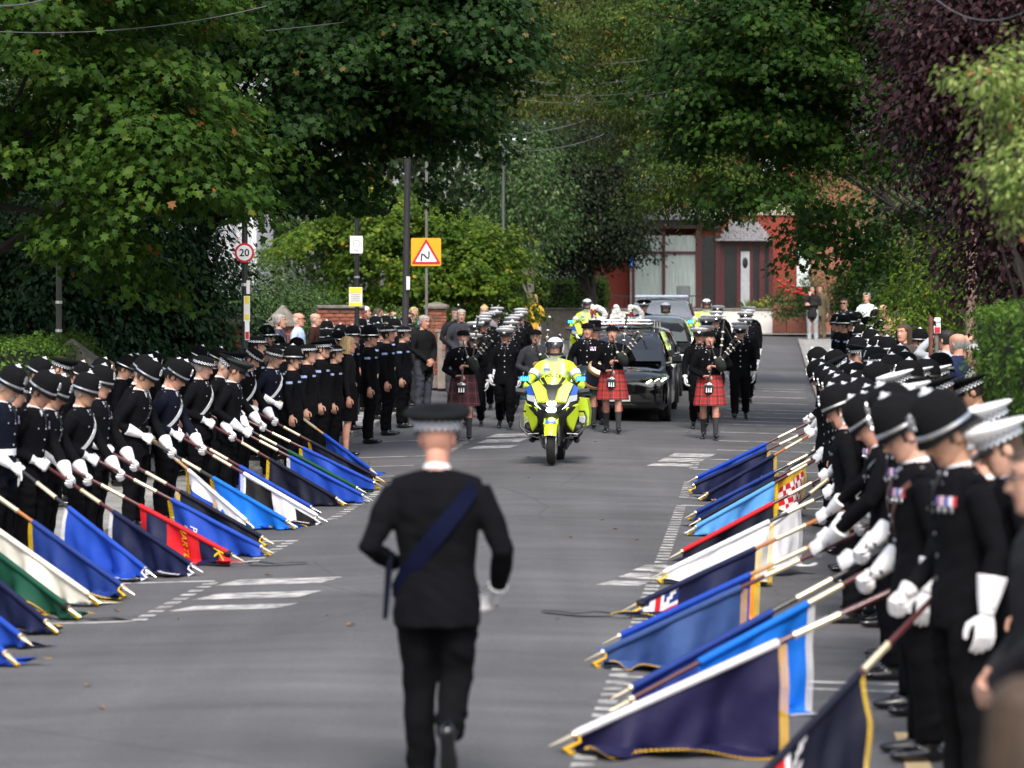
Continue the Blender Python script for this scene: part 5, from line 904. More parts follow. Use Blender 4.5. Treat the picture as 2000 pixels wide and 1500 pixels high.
def motorbike(label, X, Y, yaw, full=True, riderlabel=None):
    b = thing('police_motorbike', label, 'motorbike', (X, Y, zroad(X, Y)), yaw, 'police motorbikes'); P = lambda mb, n, m_, par=b, ang=38: mb.build(n, m_, par, ang=ang)
    # wheelbase 1.5 m, front axle at x=.75
    wheel(b, .75, 0, .30, .125, True); wheel(b, -.75, 0, .30, .18, True)
    f = MB()
    for s in (-1, 1): f.tube([(.75, s*.095, .30), (.60, s*.095, .72)], [.026, .030], 0, 10)
    f.box((.745, .10, .33), (.07, .03, .13)); P(f, 'fork', BLKPL)
    f = MB(); n = 13
    f.loft([[(.75 + (.345 + o_)*math.cos(R(a)), y, .30 + (.345 + o_ - abs(y)*.18)*math.sin(R(a))) for y, o_ in ((-.085, -.02), (-.085, .0), (-.05, .02), (0, .028), (.05, .02), (.085, 0), (.085, -.02), (0, .012))] for a in range(20, 156, 11)], 0, True); fe = P(f, 'front_mudguard', HIVIS)
    for s in (-1, 1): q = MB(); q.loft([[(.75 + (rr)*math.cos(R(a)), s*(.088 + .012), .30 + rr*math.sin(R(a))) for rr in (.36, .20)] + [(.75 + rr*math.cos(R(a)), s*.088, .30 + rr*math.sin(R(a))) for rr in (.20, .36)] for a in (50, 80, 110, 135)], 0, True); q.build('mudguard_side', HIVIS, fe)
    q = MB(); q.grid(lambda u, v: (.75 + (.378)*math.cos(R(52 + 16*v)), -.075 + .15*u, .302 + (.378 - abs(-.075 + .15*u)*.18)*math.sin(R(52 + 16*v))), 6, 3); q.build('mudguard_blue_stripe', BBLUE, fe)
    # fairing: lofted stations from belly to screen
    st = [(.42, .30, .10, .10), (.50, .50, .16, .17), (.60, .66, .24, .22), (.62, .80, .34, .24), (.56, .92, .385, .27), (.50, 1.02, .34, .27), (.42, 1.10, .25, .2), (.34, 1.14, .16, .14)]
    q = MB(); rings = []
    for x, z, w_, d in st:
        rings.append([(x + .16*math.cos(R(a))**1 * (1 if math.cos(R(a)) > 0 else d/.16), w_*math.copysign(abs(math.sin(R(a)))**.75, math.sin(R(a))), z) for a in range(0, 360, 15)])
    q.loft(rings, 0, True); fa = P(q, 'fairing', BLKPL, ang=50)
    def panel(pts, name, m_, par=fa, off=.0, th=.012):      # faceted panel from outline (x,y,z) mirrored left and right
        for s in (-1, 1):
            vs = [Vector((x + off, s*y, z)) for x, y, z in pts]; nn = len(vs); c = sum(vs, Vector())/nn; nrm = Vector((1, s*.35, .25)).normalized(); vs2 = [v - nrm*.03 for v in vs]; top = [v.lerp(c, .10) + nrm*th for v in vs]
            m = MB(); m.add(vs + top + vs2, [tuple(range(nn, 2*nn))] + [(i, (i+1) % nn, nn + (i+1) % nn, nn + i) for i in range(nn)] + [(2*nn + i, 2*nn + (i+1) % nn, (i+1) % nn, i) for i in range(nn)]); m.build(name, m_, par, ang=25)
    panel([(.77, .055, .89), (.70, .20, .87), (.68, .245, 1.00), (.60, .30, 1.13), (.56, .20, 1.18), (.66, .09, 1.06)], 'upper_cowl_panel', HIVIS, off=.03)
    panel([(.69, .255, .98), (.64, .335, .94), (.585, .375, 1.07), (.585, .305, 1.13)], 'blue_cowl_panel', BBLUE, off=.028)
    panel([(.72, .21, .86), (.64, .35, .90), (.63, .36, .985), (.69, .25, .97)], 'side_lamp_lens', mat('clear_lens', (.45, .48, .5), .12, var=.1, coat=.5), off=.03)
    panel([(.72, .20, .80), (.60, .37, .86), (.55, .375, .70), (.50, .29, .46), (.56, .22, .55), (.66, .19, .70)], 'side_fairing_panel', HIVIS, off=.045)
    panel([(.77, .06, .80), (.74, .16, .86), (.71, .215, .85), (.74, .12, .745), (.755, .06, .74)], 'headlamp_surround', BLKPL, off=.05, th=.02)
    for s in (-1, 1):
        m = MB(); m.tube([(.80, s*.085, .775), (.79, s*.13, .775), (.745, s*.225, .845), (.735, s*.235, .87)], [(.010, .014)]*4, 0, 8); m.build('running_light', DRLW, fa)
    m = MB(); m.box((.815, 0, .862), (.03, .125, .058), bev=.02); m.build('headlamp', HEADL, fa); m = MB(); m.box((.825, 0, .775), (.03, .135, .062), bev=.02); m.build('headlamp', HEADL, fa)
    # yellow screen panel with lettering, clear screen above
    def scr(u, v): hw = .055 + .155*min(1, v*1.25) - .10*max(0, v - .72)/.28*1.0; y = (u - .5)*2*hw; return (.60 - .17*v - y*y*1.6, y, .985 + .33*v - (abs(u-.5)*2)**2*.04*v)
    m = MB(); m.grid(scr, 14, 10); m.grid(lambda u, v: tuple(Vector(scr(1 - u, v)) - Vector((.012, 0, 0))), 14, 10); sp = m.build('screen_panel', HIVIS, b, ang=180)
    for s in (-1, 1): m = MB(); m.grid(lambda u, v: tuple(Vector(scr(.5 + s*(.20 + .16*u + .14*v*(1-.2*u)), .16 + .62*v)) + Vector((.006, 0, .003))), 3, 8); m.build('air_slot', BLKPL, sp, ang=180)
    def ontext(txt, size, u0, v0, m_):
        me = text_mesh(txt, size, m_, 0, bold=True)
        for vt in me.vertices:
            v = v0 + vt.co.y/.37 - .9*(vt.co.x)**2*3; hw = .055 + .155*min(1, v*1.25) - .10*max(0, v - .72)/.28; p = Vector(scr(u0 + vt.co.x/(2*hw), v)); vt.co = p + Vector((.008, 0, .004))
        ob('lettering', me, sp)
    ontext('POLICE', .070, .5, .80, SGNB)
    m = MB(); m.grid(lambda u, v: tuple(Vector(scr(.5 + (.11 + .0*v)*(.62 + .38*v)*math.cos(u*6.283), .46 + .105*(.62 + .38*v)*math.sin(u*6.283))) + Vector((.008, 0, .003))), 24, 1); m.build('crest_ring', mat('crest_grey', (.28, .26, .36), .5), sp); m = MB(); m.grid(lambda u, v: tuple(Vector(scr(.5 + .08*v*math.cos(u*6.283), .46 + .075*v*math.sin(u*6.283))) + Vector((.007, 0, .003))), 16, 2); m.build('crest', mat('crest_pale', (.6, .6, .62), .5, var=.4, nscale=90), sp)
    m = MB(); m.grid(lambda u, v: (.44 - .17*v, (u - .5)*2*(.20 - .05*v), 1.28 + .24*v - (abs(u - .5)*2)**2*.05), 12, 6); m.build('clear_screen', glassmat('clear_screen', (.8, .85, .88), .18), b, ang=180)
    for s in (-1, 1):
        m = MB(); m.loft([[(x, s*(.30 + .22*t), z) for x, z in ((.56, 1.05 + .03*t), (.60, 1.0 + .03*t), (.58, .95 + .05*t), (.50, .96 + .05*t), (.48, 1.03 + .03*t))] for t in (0, .4, .8, 1)], 0, True); m.build('mirror', BLKPL, b)
        m = MB(); m.tube([(.44, s*.30, 1.10), (.47, s*.38, 1.17)], .014, 0, 8); m.build('lamp_bracket', BLKPL, b); m = MB(); m.box((.50, s*.40, 1.205), (.05, .135, .075), bev=.012); lb = m.build('blue_lamp', mat('blue_lamp_case', (.01, .05, .4), .2, emit=1.2, ecol='#0040ff'), b)
        for k in range(4): m = MB(); m.box((.527, s*.40 - .045 + .03*k, 1.205), (.006, .016, .05), bev=.003); m.build('led', BLUEL, lb)
        # boxer cylinder, crash bars, footboard, pannier, exhaust
        m = MB(); m.tube([(.28, s*.16, .50), (.28, s*.30, .49), (.28, s*.38, .49), (.28, s*.41, .49)], [.09, .105, .10, .07], 0, 14); m.build('cylinder_head', BLKPL, b)
        m = MB(); pts = [(.46, s*.17, .36), (.50, s*.34, .40), (.50, s*.46, .52), (.46, s*.475, .66), (.40, s*.44, .74), (.34, s*.34, .74), (.34, s*.24, .66)]; m.tube(pts, .0145, 0, 8); m.tube([(.50, s*.36, .42), (.50, s*.20, .43)], .012, 0, 8); m.tube([(.48, s*.455, .52), (.46, s*.30, .43)], .011, 0, 8); m.build('crash_bar', mat('dark_steel', (.14, .14, .145), .35, .8), b)
        m = MB(); m.box((-.02, s*.27, .33), (.20, .14, .03), bev=.01); m.build('footrest', BLKPL, b); m = MB(); m.loft([[(x, s*y, z) for y, z in ((.25, .50*k + .42*(1-k)), (.46, .52), (.475, .72), (.44, .90), (.26, .92))] for x, k in ((-.28, 1), (-.34, .7), (-.82, .4), (-.90, .9))], 0, True); pn = m.build('pannier', HIVIS, b); m = MB(); m.box((-.262, s*.37, .60), (.03, .15, .10), bev=.01); m.build('pannier_band', REFL, pn)
        m = MB(); m.tube([(.30, s*.2, .40), (.2, s*.15, .24), (-.2, s*.14, .2), (-.5, s*.2, .30)], .03, 0, 8); m.build('exhaust_pipe', ALLOY if s < 0 else BLKPL, b)
    m = MB(); m.loft([[(x, w_*math.cos(R(a)), zc_ + h_*math.sin(R(a))) for a in range(0, 360, 20)] for x, w_, zc_, h_ in ((.40, .12, .62, .30), (.15, .20, .60, .36), (-.2, .17, .62, .26), (-.6, .13, .66, .2), (-.9, .12, .8, .1))], 0, True); m.build('engine_and_frame', BLKPL, b, ang=50)
    m = MB(); m.loft([[(x, w_*math.cos(R(a)), zc_ + h_*math.sin(R(a))) for a in range(0, 360, 20)] for x, w_, zc_, h_ in ((.25, .10, .96, .06), (.1, .16, .94, .07), (-.3, .18, .88, .07), (-.8, .15, .92, .06))], 0, True); m.build('seat', BLKPL, b)
    return b
def rider(label, X, Y, yaw):
    d = Vector((math.cos(yaw), math.sin(yaw), 0)); x, y = X - d.x*.12, Y - d.y*.12
    r_ = person(x, y, yaw, 'rider', 'moto', label, 'motorbike riders', 1.0, zroad(X, Y) - .05, {0: HIVISJ, 1: TROU}, (), False)
    B = BODY['rider']; ob('reflective_band', sash(POSES['rider'], 1.16, 0, .07, 0, ('reflective_band', [REFL])), r_)
    for s in (-1, 1):
        e, w_, *_ = POSES['rider']['arms'][s]; sh = Vector((lean_x(1.42, POSES['rider']), s*.205, 1.455)); e = Vector(e) + Vector((0, 0, .03)); m = MB(); m.tube([sh.lerp(e, .35), sh.lerp(e, .55)], [.078, .075], 0, 14); m.build('sleeve_band', REFL, r_)
        q = MB(); q.grid(lambda u, v: chest(s*(.085 + .045*u), 1.20 + .24*v, POSES['rider'], .012), 3, 6); q.build('reflective_brace', REFL, r_)
        ob('glove', RGLOVE[s], r_)
    q = MB(); q.grid(lambda u, v: chest(-.15 + .085*u, 1.335 + .035*v, POSES['rider'], .016), 4, 1); q.build('name_badge', mat('badge_blue', (.03, .12, .35), .5), r_)
    return r_
RGLOVE = {}
for s in (1, -1): _m = BODY['rider']['glove'][s].copy(); _m.materials[0] = CHKB; RGLOVE[s] = _m
PAINTS = {'black': mat('car_black', (.004, .004, .005), .08, var=0, coat=1), 'grey': mat('car_grey', (.045, .048, .055), .2, .6, var=0, coat=1), 'silver': mat('car_silver', (.30, .31, .33), .22, .7, var=0, coat=1), 'white': mat('car_white', (.70, .71, .72), .3, var=0, coat=.6)}
CGLASS = mat('car_glass', (.012, .015, .017), .03, var=0, coat=.8, spec=.7); CGL2 = mat('car_glass_lit', (.10, .115, .12), .05, var=0, coat=.8, spec=.8)
def car(name, label, cat, X, Y, yaw, L=4.9, W=1.9, Hh=1.65, paint='black', hood=1.0, screen=(1.25, 2.05), rear=.35, lights='slash', glass=CGLASS, group='procession vehicles', roofbar=None, rack=False):
    c = thing(name, label, cat, (X, Y, zroad(X, Y)), yaw, group); w2 = W/2; belt = min(1.02, Hh*.62); pm_ = PAINTS[paint]
    # x=0 is the nose, the car runs back along -X
    stn = [(0, .72, .36, .70), (-.07, .88, .26, .78), (-.25, .96, .20, .86), (-.7, .995, .19, .93), (-screen[0], 1, .19, belt), (-L*.6, 1, .19, belt + .03), (-L + .5, .98, .22, belt + .05), (-L + .1, .92, .28, belt), (-L, .85, .4, belt - .1)]
    rings = []
    for x, k, z0, z1 in stn:
        ww = w2*k; zm = z0 + (z1-z0)*.55; rings.append([(x, -ww*.90, z0), (x, -ww*.985, z0 + .10), (x, -ww, zm), (x, -ww*.985, z1 - .12), (x, -ww*.90, z1 - .02), (x, -ww*.55, z1 + .02), (x, 0, z1 + .035), (x, ww*.55, z1 + .02), (x, ww*.90, z1 - .02), (x, ww*.985, z1 - .12), (x, ww, zm), (x, ww*.985, z0 + .10), (x, ww*.90, z0), (x, 0, z0 - .01)])
    q = MB(); q.loft(rings, 0, True); body = q.build('body', pm_, c, ang=28)
    rz = Hh; gh = [(-screen[0], .93, .93, belt - .02, belt), ((-screen[0]-screen[1])/2, .93, .80, belt, belt + (rz-belt)*.60), (-screen[1], .94, .72, belt, rz - .07), (-screen[1] - .5, .94, .72, belt, rz), (-L*.62, .95, .72, belt, rz), (-L + rear + .2, .94, .70, belt, rz - .05), (-L + .12, .90, .74, belt, belt + (rz-belt)*(.55 if rear > .3 else .8))]
    rings = [[(x, -w2*a, z0), (x, -w2*(a*.6+b*.4), z0 + (z1-z0)*.5), (x, -w2*b, z1 - .05), (x, -w2*b*.8, z1), (x, 0, z1 + .03), (x, w2*b*.8, z1), (x, w2*b, z1 - .05), (x, w2*(a*.6+b*.4), z0 + (z1-z0)*.5), (x, w2*a, z0)] for x, a, b, z0, z1 in gh]
    q = MB(); q.loft(rings, 0, True); q.build('cabin', pm_, c, ang=30)
    def ws(u, v):
        x = -screen[0] + .0 + (-(screen[1]-screen[0]))*v; a = .90 + (.70 - .90)*v; y = (u - .5)*2*w2*a*.94; z = belt + .01 + (rz - .09 - belt)*v; return (x + .012 + .10*(1 - (abs(u-.5)*2)**2)*(1-.5*v)*.6, y, z + .03 + .02*math.sin(v*3.14))
    q = MB(); q.grid(lambda u, v: ws(u, .04 + .92*v), 10, 6); q.build('windscreen', glass, c, ang=180)
    for s in (-1, 1):
        for a, b in ((-screen[1]*.98, -L*.5), (-L*.5 - .06, -L + rear + .45)):
            q = MB(); q.grid(lambda u, v: (a + (b-a)*u, s*(w2*(.94*(1-v) + .735*v) + .012 - .02*math.sin(v*3.14)*0 + .012*math.sin(v*3.14)), belt + .06 + (rz - belt - .17)*v), 6, 4); q.build('side_window', glass, c, ang=180)
        q = MB(); q.loft([[(-screen[0] - .10 + dx, s*(w2*.96 + t), belt + .10 + dz) for dx, dz in ((.0, -.07), (.06, -.03), (.06, .05), (.0, .08), (-.09, .05), (-.09, -.05))] for t in (.05, .08, .20, .23)], 0, True); q.tube([(-screen[0] - .1, s*w2*.9, belt + .02), (-screen[0] - .1, s*(w2 + .1), belt + .06)], .03); q.build('door_mirror', pm_, c)
        wheel(c, -.88, s*(w2 - .115), .345, .235); wheel(c, -L + .95, s*(w2 - .115), .345, .235)
        q = MB(); q.lathe([(-.02, .40), (.02, .40)], 0, 28, T(-.88, s*(w2 - .02), .36) @ RX(90)); q.build('wheel_arch', BLKPL, body)
        hl = MB(); hl.grid(lambda u, v: (-.035 - .20*u**1.5 + .0, s*w2*(.50 + .44*u), .68 + .05*u + .11*v), 6, 2); hl_o = hl.build('headlamp', mat('lamp_lens', (.05, .055, .06), .08, var=0, coat=.8), body)
        if lights == 'slash':
            for k in range(3):
                u = .14 + .30*k; q = MB(); q.tube([(-.015 - .20*u**1.5, s*w2*(.50 + .44*u) , .675 + .05*u), (.0 - .20*u**1.5, s*w2*(.50 + .44*(u + .05)), .70 + .05*u), (.005 - .20*(u + .20)**1.5, s*w2*(.50 + .44*(u + .24)), .745 + .06*u)], [(.012, .02), (.015, .02), (.01, .02)], 0, 8); q.build('running_light', DRL, hl_o)
        else:
            q = MB(); q.tube([(.0 - .20*.2**1.5, s*w2*.58, .76), (-.16, s*w2*.88, .79)], [(.015, .018)]*2, 0, 8); q.build('running_light', DRLW, hl_o)
    q = MB(); q.grid(lambda u, v: (.008 - .16*(abs(u-.5)*2)**2.2, (u - .5)*2*w2*.70, .30 + .26*v), 10, 3); q.build('lower_grille', BLKPL, body)
    q = MB(); q.grid(lambda u, v: (.014 - .05*(abs(u-.5)*2)**2, (u - .5)*2*w2*.42, .46 + .20*v), 8, 3); q.build('grille', mat('gloss_black_trim', (.006, .006, .007), .12, coat=.5), body)
    if lights == 'slash': pass
    q = MB(); q.box((.03, 0, .42), (.012, .52, .11), bev=.004); q.build('number_plate', mat('plate_white', (.6, .6, .57), .5), body)
    if roofbar:
        q = MB(); q.box((-screen[1] - .35, 0, rz + .075), (.24, W*.72, .085), bev=.03); q.build('light_bar', mat('light_bar', (.34, .40, .48), .2, var=.15), c)
    if rack:
        r_ = MB(); z = rz + .10; xa, xb = -screen[1] - .05, -L + .5
        for s in (-1, 1): r_.tube([(xb, s*.62, z), (xa - .1, s*.62, z), (xa + .06, s*.55, z)], .014, 0, 8)
        r_.tube([(xa + .06, -.55, z), (xa + .06, .55, z)], .014, 0, 8); r_.tube([(xa + .03, -.58, z - .06), (xa + .03, .58, z - .06)], .012, 0, 8)
        for s in (-1, 1):
            for x in (xa, (xa+xb)/2, xb): r_.tube([(x, s*.62, rz - .03), (x, s*.62, z)], .013, 0, 6)
        r_.build('roof_rail', CHROME, c)
    return c
# ================================================================ bagpipes, drum, tartan
def tartan(name, base, lines):
    m = bpy.data.materials.new(name); m.use_nodes = True; n = m.node_tree.nodes; l = m.node_tree.links; b = n['Principled BSDF']; tc = n.new('ShaderNodeTexCoord'); sp = n.new('ShaderNodeSeparateXYZ'); l.new(tc.outputs['UV'], sp.inputs[0]); cur = None
    for col, freq, ph, wd, st in lines:
        ms = []
        for ax in (0, 1):
            a = n.new('ShaderNodeMath'); a.operation = 'MULTIPLY_ADD'; a.inputs[1].default_value = freq; a.inputs[2].default_value = ph; l.new(sp.outputs[ax], a.inputs[0]); f = n.new('ShaderNodeMath'); f.operation = 'FRACT'; l.new(a.outputs[0], f.inputs[0]); c = n.new('ShaderNodeMath'); c.operation = 'LESS_THAN'; c.inputs[1].default_value = wd; l.new(f.outputs[0], c.inputs[0]); k = n.new('ShaderNodeMath'); k.operation = 'MULTIPLY'; k.inputs[1].default_value = st; l.new(c.outputs[0], k.inputs[0]); ms.append(k.outputs[0])
        for s in ms:
            mx = n.new('ShaderNodeMix'); mx.data_type = 'RGBA'; l.new(s, mx.inputs[0])
            if cur is None: mx.inputs[6].default_value = base + (1,)
            else: l.new(cur, mx.inputs[6])
            mx.inputs[7].default_value = col + (1,); cur = mx.outputs[2]
    l.new(cur, b.inputs['Base Color']); b.inputs['Roughness'].default_value = .85; return m
TART = {'red': tartan('red_tartan', (.40, .008, .014), [((.012, .02, .025), 7, .1, .22, .62), ((.015, .07, .04), 7, .55, .10, .6), ((.40, .28, .05), 7, .30, .022, .35), ((.5, .4, .4), 7, .80, .02, .35)]), 'dull': tartan('dull_red_tartan', (.085, .012, .016), [((.012, .012, .02), 6, .1, .30, .6), ((.03, .035, .04), 6, .55, .14, .6), ((.32, .10, .11), 6, .42, .03, .7)]), 'green': tartan('green_tartan', (.012, .06, .05), [((.010, .016, .05), 6, .1, .36, .75), ((.10, .22, .2), 6, .30, .04, .6), ((.02, .03, .03), 6, .7, .1, .6)])}
def kilt_mesh(m_):
    mb = MB(); n = 72; zs = (1.06, 1.0, .90, .78, .66, .56)
    tabk = {1.06: (.182, .150), 1.0: (.192, .162), .90: (.208, .185), .78: (.222, .205), .66: (.236, .222), .56: (.246, .236)}; uv = []; rings = []
    for z in zs:
        a, b = tabk[z]; k = (1.06 - z)/.5; row = []
        for j in range(n + 1):
            t = 2*math.pi*j/n; pl = .014*k*math.sin(t*26)*(0 if abs(math.atan2(math.sin(t), math.cos(t))) < .75 else 1) + .012*k*math.sin(t*5 + .6); row.append(((b + pl)*math.cos(t) + .02*k, (a + pl)*math.sin(t), z))
        rings.append(row)
    mb.loft(rings, 0, False, closed=False); me = mb.mesh('kilt', m_, ang=180); ul = me.uv_layers.new(name='UVMap')
    for lp in me.loops:
        i = lp.vertex_index; r_, j = divmod(i, n + 1); ul.data[lp.index].uv = (j/n*1.45, zs[r_])
    return me
KILT = {k: kilt_mesh(m_) for k, m_ in TART.items()}
_s = MB(); _s.ell((.245, 0, .84), (.03, .075, .095), 0, 14, 10); _s.ell((.255, 0, .905), (.028, .07, .03), 1, 12, 6)
for s in (-.035, 0, .035): _s.tube([(.268, s, .85), (.275, s, .78)], [.008, .014], 1, 6)
SPORRAN = _s.mesh('sporran', [mat('sporran_fur', (.03, .03, .032), .9, var=.6, nscale=40), CHROME])
_s = MB()
for s in (1, -1):
    L = POSES['piper']['legs'][s]; k, a = Vector(L['k']), Vector(L['a']); q = k.lerp(a, .16); _s.box(q + Vector((.0, s*.062, -.03)), (.03, .012, .075), 0)
FLASH = _s.mesh('sock_flashes', RED)
def kilted(X, Y, yaw, key, kilt, label, scale=1.0, hose=None, **kw):
    r_ = person(X, Y, yaw, key, 'bonnet', label, 'pipes and drums', scale, mats={1: hose or mat('charcoal_hose', (.03, .032, .035), .9), **kw.pop('mats', {})}, parts=['collar', 'shirtfront', 'buttons'] + list(kw.pop('extra', [])), **kw)
    ob('kilt', KILT[kilt], r_); ob('sporran', SPORRAN, r_); ob('sock_flashes', FLASH, r_)['kind'] = 'stuff'; return r_
PIPEW = mat('blackwood', (.010, .008, .008), .3, var=.1, coat=.3); IVORY = mat('ivory_mount', (.70, .66, .56), .35, var=.06)
_q = MB(); _q.tube([(.10, .20, 1.12), (.14, .19, 1.18), (.20, .17, 1.24), (.25, .14, 1.30), (.28, .10, 1.31)], [(.03, .03), (.075, .09), (.09, .11), (.07, .08), (.03, .03)], 0, 14); BAG = _q.mesh('bag', mat('bag_velvet', (.012, .018, .014), .9, var=.3))
DRON = []
for a, b in (((.22, .17, 1.33), (-.02, .23, 2.02)), ((.24, .19, 1.32), (.16, .42, 1.70)), ((.25, .21, 1.31), (.24, .48, 1.62))):
    q = MB(); A, B = Vector(a), Vector(b); q.tube([A.lerp(B, t) for t in (0, .3, .32, .45, .47, .62, .64, .9, .95, 1)], [.014, .014, .018, .018, .013, .013, .017, .015, .024, .020], 0, 10)
    for t in (.02, .31, .46, .63, .96): q.tube([A.lerp(B, t - .015), A.lerp(B, t + .015)], .0245, 1, 10)
    DRON.append(q.mesh('drone', [PIPEW, IVORY]))
_q = MB(); _q.tube([(.27, .06, 1.27), (.30, .035, 1.18), (.335, .015, 1.02), (.345, .01, .93)], [.015, .012, .013, .024], 0, 10); _q.tube([(.345, .01, .94), (.347, .01, .925)], .026, 1, 10); CHANT = _q.mesh('chanter', [PIPEW, IVORY])
_q = MB(); _q.tube([(.25, .10, 1.33), (.19, .04, 1.50), (.125, .012, 1.615)], [.012, .011, .008], 0, 8); _q.tube([(.25, .10, 1.33), (.24, .09, 1.36)], .02, 1, 8); BLOW = _q.mesh('blowstick', [PIPEW, IVORY])
_q = MB(); _q.tube([(.02, .24, 1.86), (.10, .36, 1.62), (.13, .41, 1.55)], .006, 0, 6); CORD = _q.mesh('drone_cord', mat('cord_dark', (.03, .02, .03), .8))
def bagpipes(person_, label):
    b = thing('bagpipes', label, 'bagpipes', person_.location, person_.rotation_euler.z, 'bagpipes of the pipers'); b.scale = person_.scale
    ob('bag', BAG, b); ob('chanter', CHANT, b); ob('blowstick', BLOW, b); ob('drone_cord', CORD, b)
    for d in DRON: ob('drone', d, b)
    return b
# ================================================================ POPULATION
RDA = math.atan(.08); Y_R, Y_L, Y_IN, Y_OUT = -RDA, math.pi - RDA, -math.pi/2 - RDA, math.pi/2 - RDA     # facing right, left, towards and away from the camera
ORD = ['first', 'second', 'third', 'fourth', 'fifth', 'sixth', 'seventh', 'eighth', 'ninth', 'tenth', 'eleventh', 'twelfth', 'thirteenth', 'fourteenth', 'fifteenth', 'sixteenth', 'seventeenth', 'eighteenth', 'nineteenth', 'twentieth', 'twenty first', 'twenty second', 'twenty third', 'twenty fourth', 'twenty fifth', 'twenty sixth', 'twenty seventh', 'twenty eighth', 'twenty ninth', 'thirtieth']
HN = {'helmet': 'black police helmet', 'bowler': 'chequered bowler hat', 'cap': 'chequered black cap', 'whitecap': 'white topped cap', 'greencap': 'plain dark cap', None: 'bare head'}
J = lambda a: rnd.uniform(-a, a)
# ---- the officer walking up the road with his back to the camera
lead = person(-.36, 14.75, Y_OUT, 'lead', 'cap', 'officer with a blue sash seen from behind, walking alone up the road', None, 1.045, None, {}, ('collar', 'navy_sash'), False, SKIN2, 'gloves', None, 1.0)
sw = thing('sword_scabbard', 'dark scabbard hanging at the left side of the lone walking officer', 'scabbard', lead.location, lead.rotation_euler.z); q = MB(); q.tube([(-.02, .23, 1.10), (-.05, .245, .86)], [(.018, .012), (.012, .008)], 0, 8); q.build('sheath', NAVYJ, sw); q = MB(); q.tube([(.0, .225, 1.16), (-.02, .23, 1.10)], .016, 0, 8); q.build('hilt', NAVYJ, sw)
# ---- standards and their bearers
def place_standard(side, tip, hx, pole_, field, flaglabel, hat, hats='', parts=(), gloves='gauntlet', key=None, seed=0, skin=None, beard=None, scale=None, topy=None, ps=1.0, **kw):
    X, Y = gpix(*tip); base = 0 if side < 0 else math.pi; best = None
    for k in range(-70, 71):
        a = R(k); hX, hY = X + side*POLE_REACH*ps*math.cos(a), Y + POLE_REACH*ps*math.sin(a); e = abs(1000 + FPX*hX/hY - hx) + abs(k)*.35
        if best is None or e < best[0]: best = (e, a, hX, hY)
    _, a, hX, hY = best; yaw = math.atan2(Y - hY, X - hX); byaw = (Y_R if side < 0 else Y_L); dv = (yaw - byaw + math.pi) % (2*math.pi) - math.pi; byaw += .45*dv
    key = key or ('bearer', 'bearer_b', 'bearer_one', 'bearer_c', 'bearer')[seed % 5]; key = ('bearer', 'bearer_b', 'bearer_c')[seed % 3] if key == 'bearer' else key; off = Matrix.Rotation(byaw, 3, 'Z') @ Vector((.46, -.10, 0) if key != 'bearer_one' else (.27, -.14, 0)); bx, by = hX - off.x, hY - off.y; bz = zg(bx, by)
    if topy: scale = (PZ(topy, by) - bz) / 1.84
    global TEXTSIDE
    TEXTSIDE = 1 if side < 0 else -1
    st = standard((X, Y), yaw, pole_, field, flaglabel, seed=seed, **kw); st.scale = (ps, ps, 1); st.rotation_euler = (0, math.atan((bz - zroad(X, Y))/POLE_REACH), yaw)
    lb = 'bearer of the ' + hats
    person(bx, by, byaw, key, hat, lb, 'left standard bearers' if side < 0 else 'right standard bearers', scale or rnd.uniform(.965, 1.02), bz, {0: TOP if seed % 7 or side > 0 else NAVYJ}, ['collar', 'shirtfront', 'buttons'] + list(parts), ('short', rnd.choice((0, 1, 3))), skin, gloves, beard)
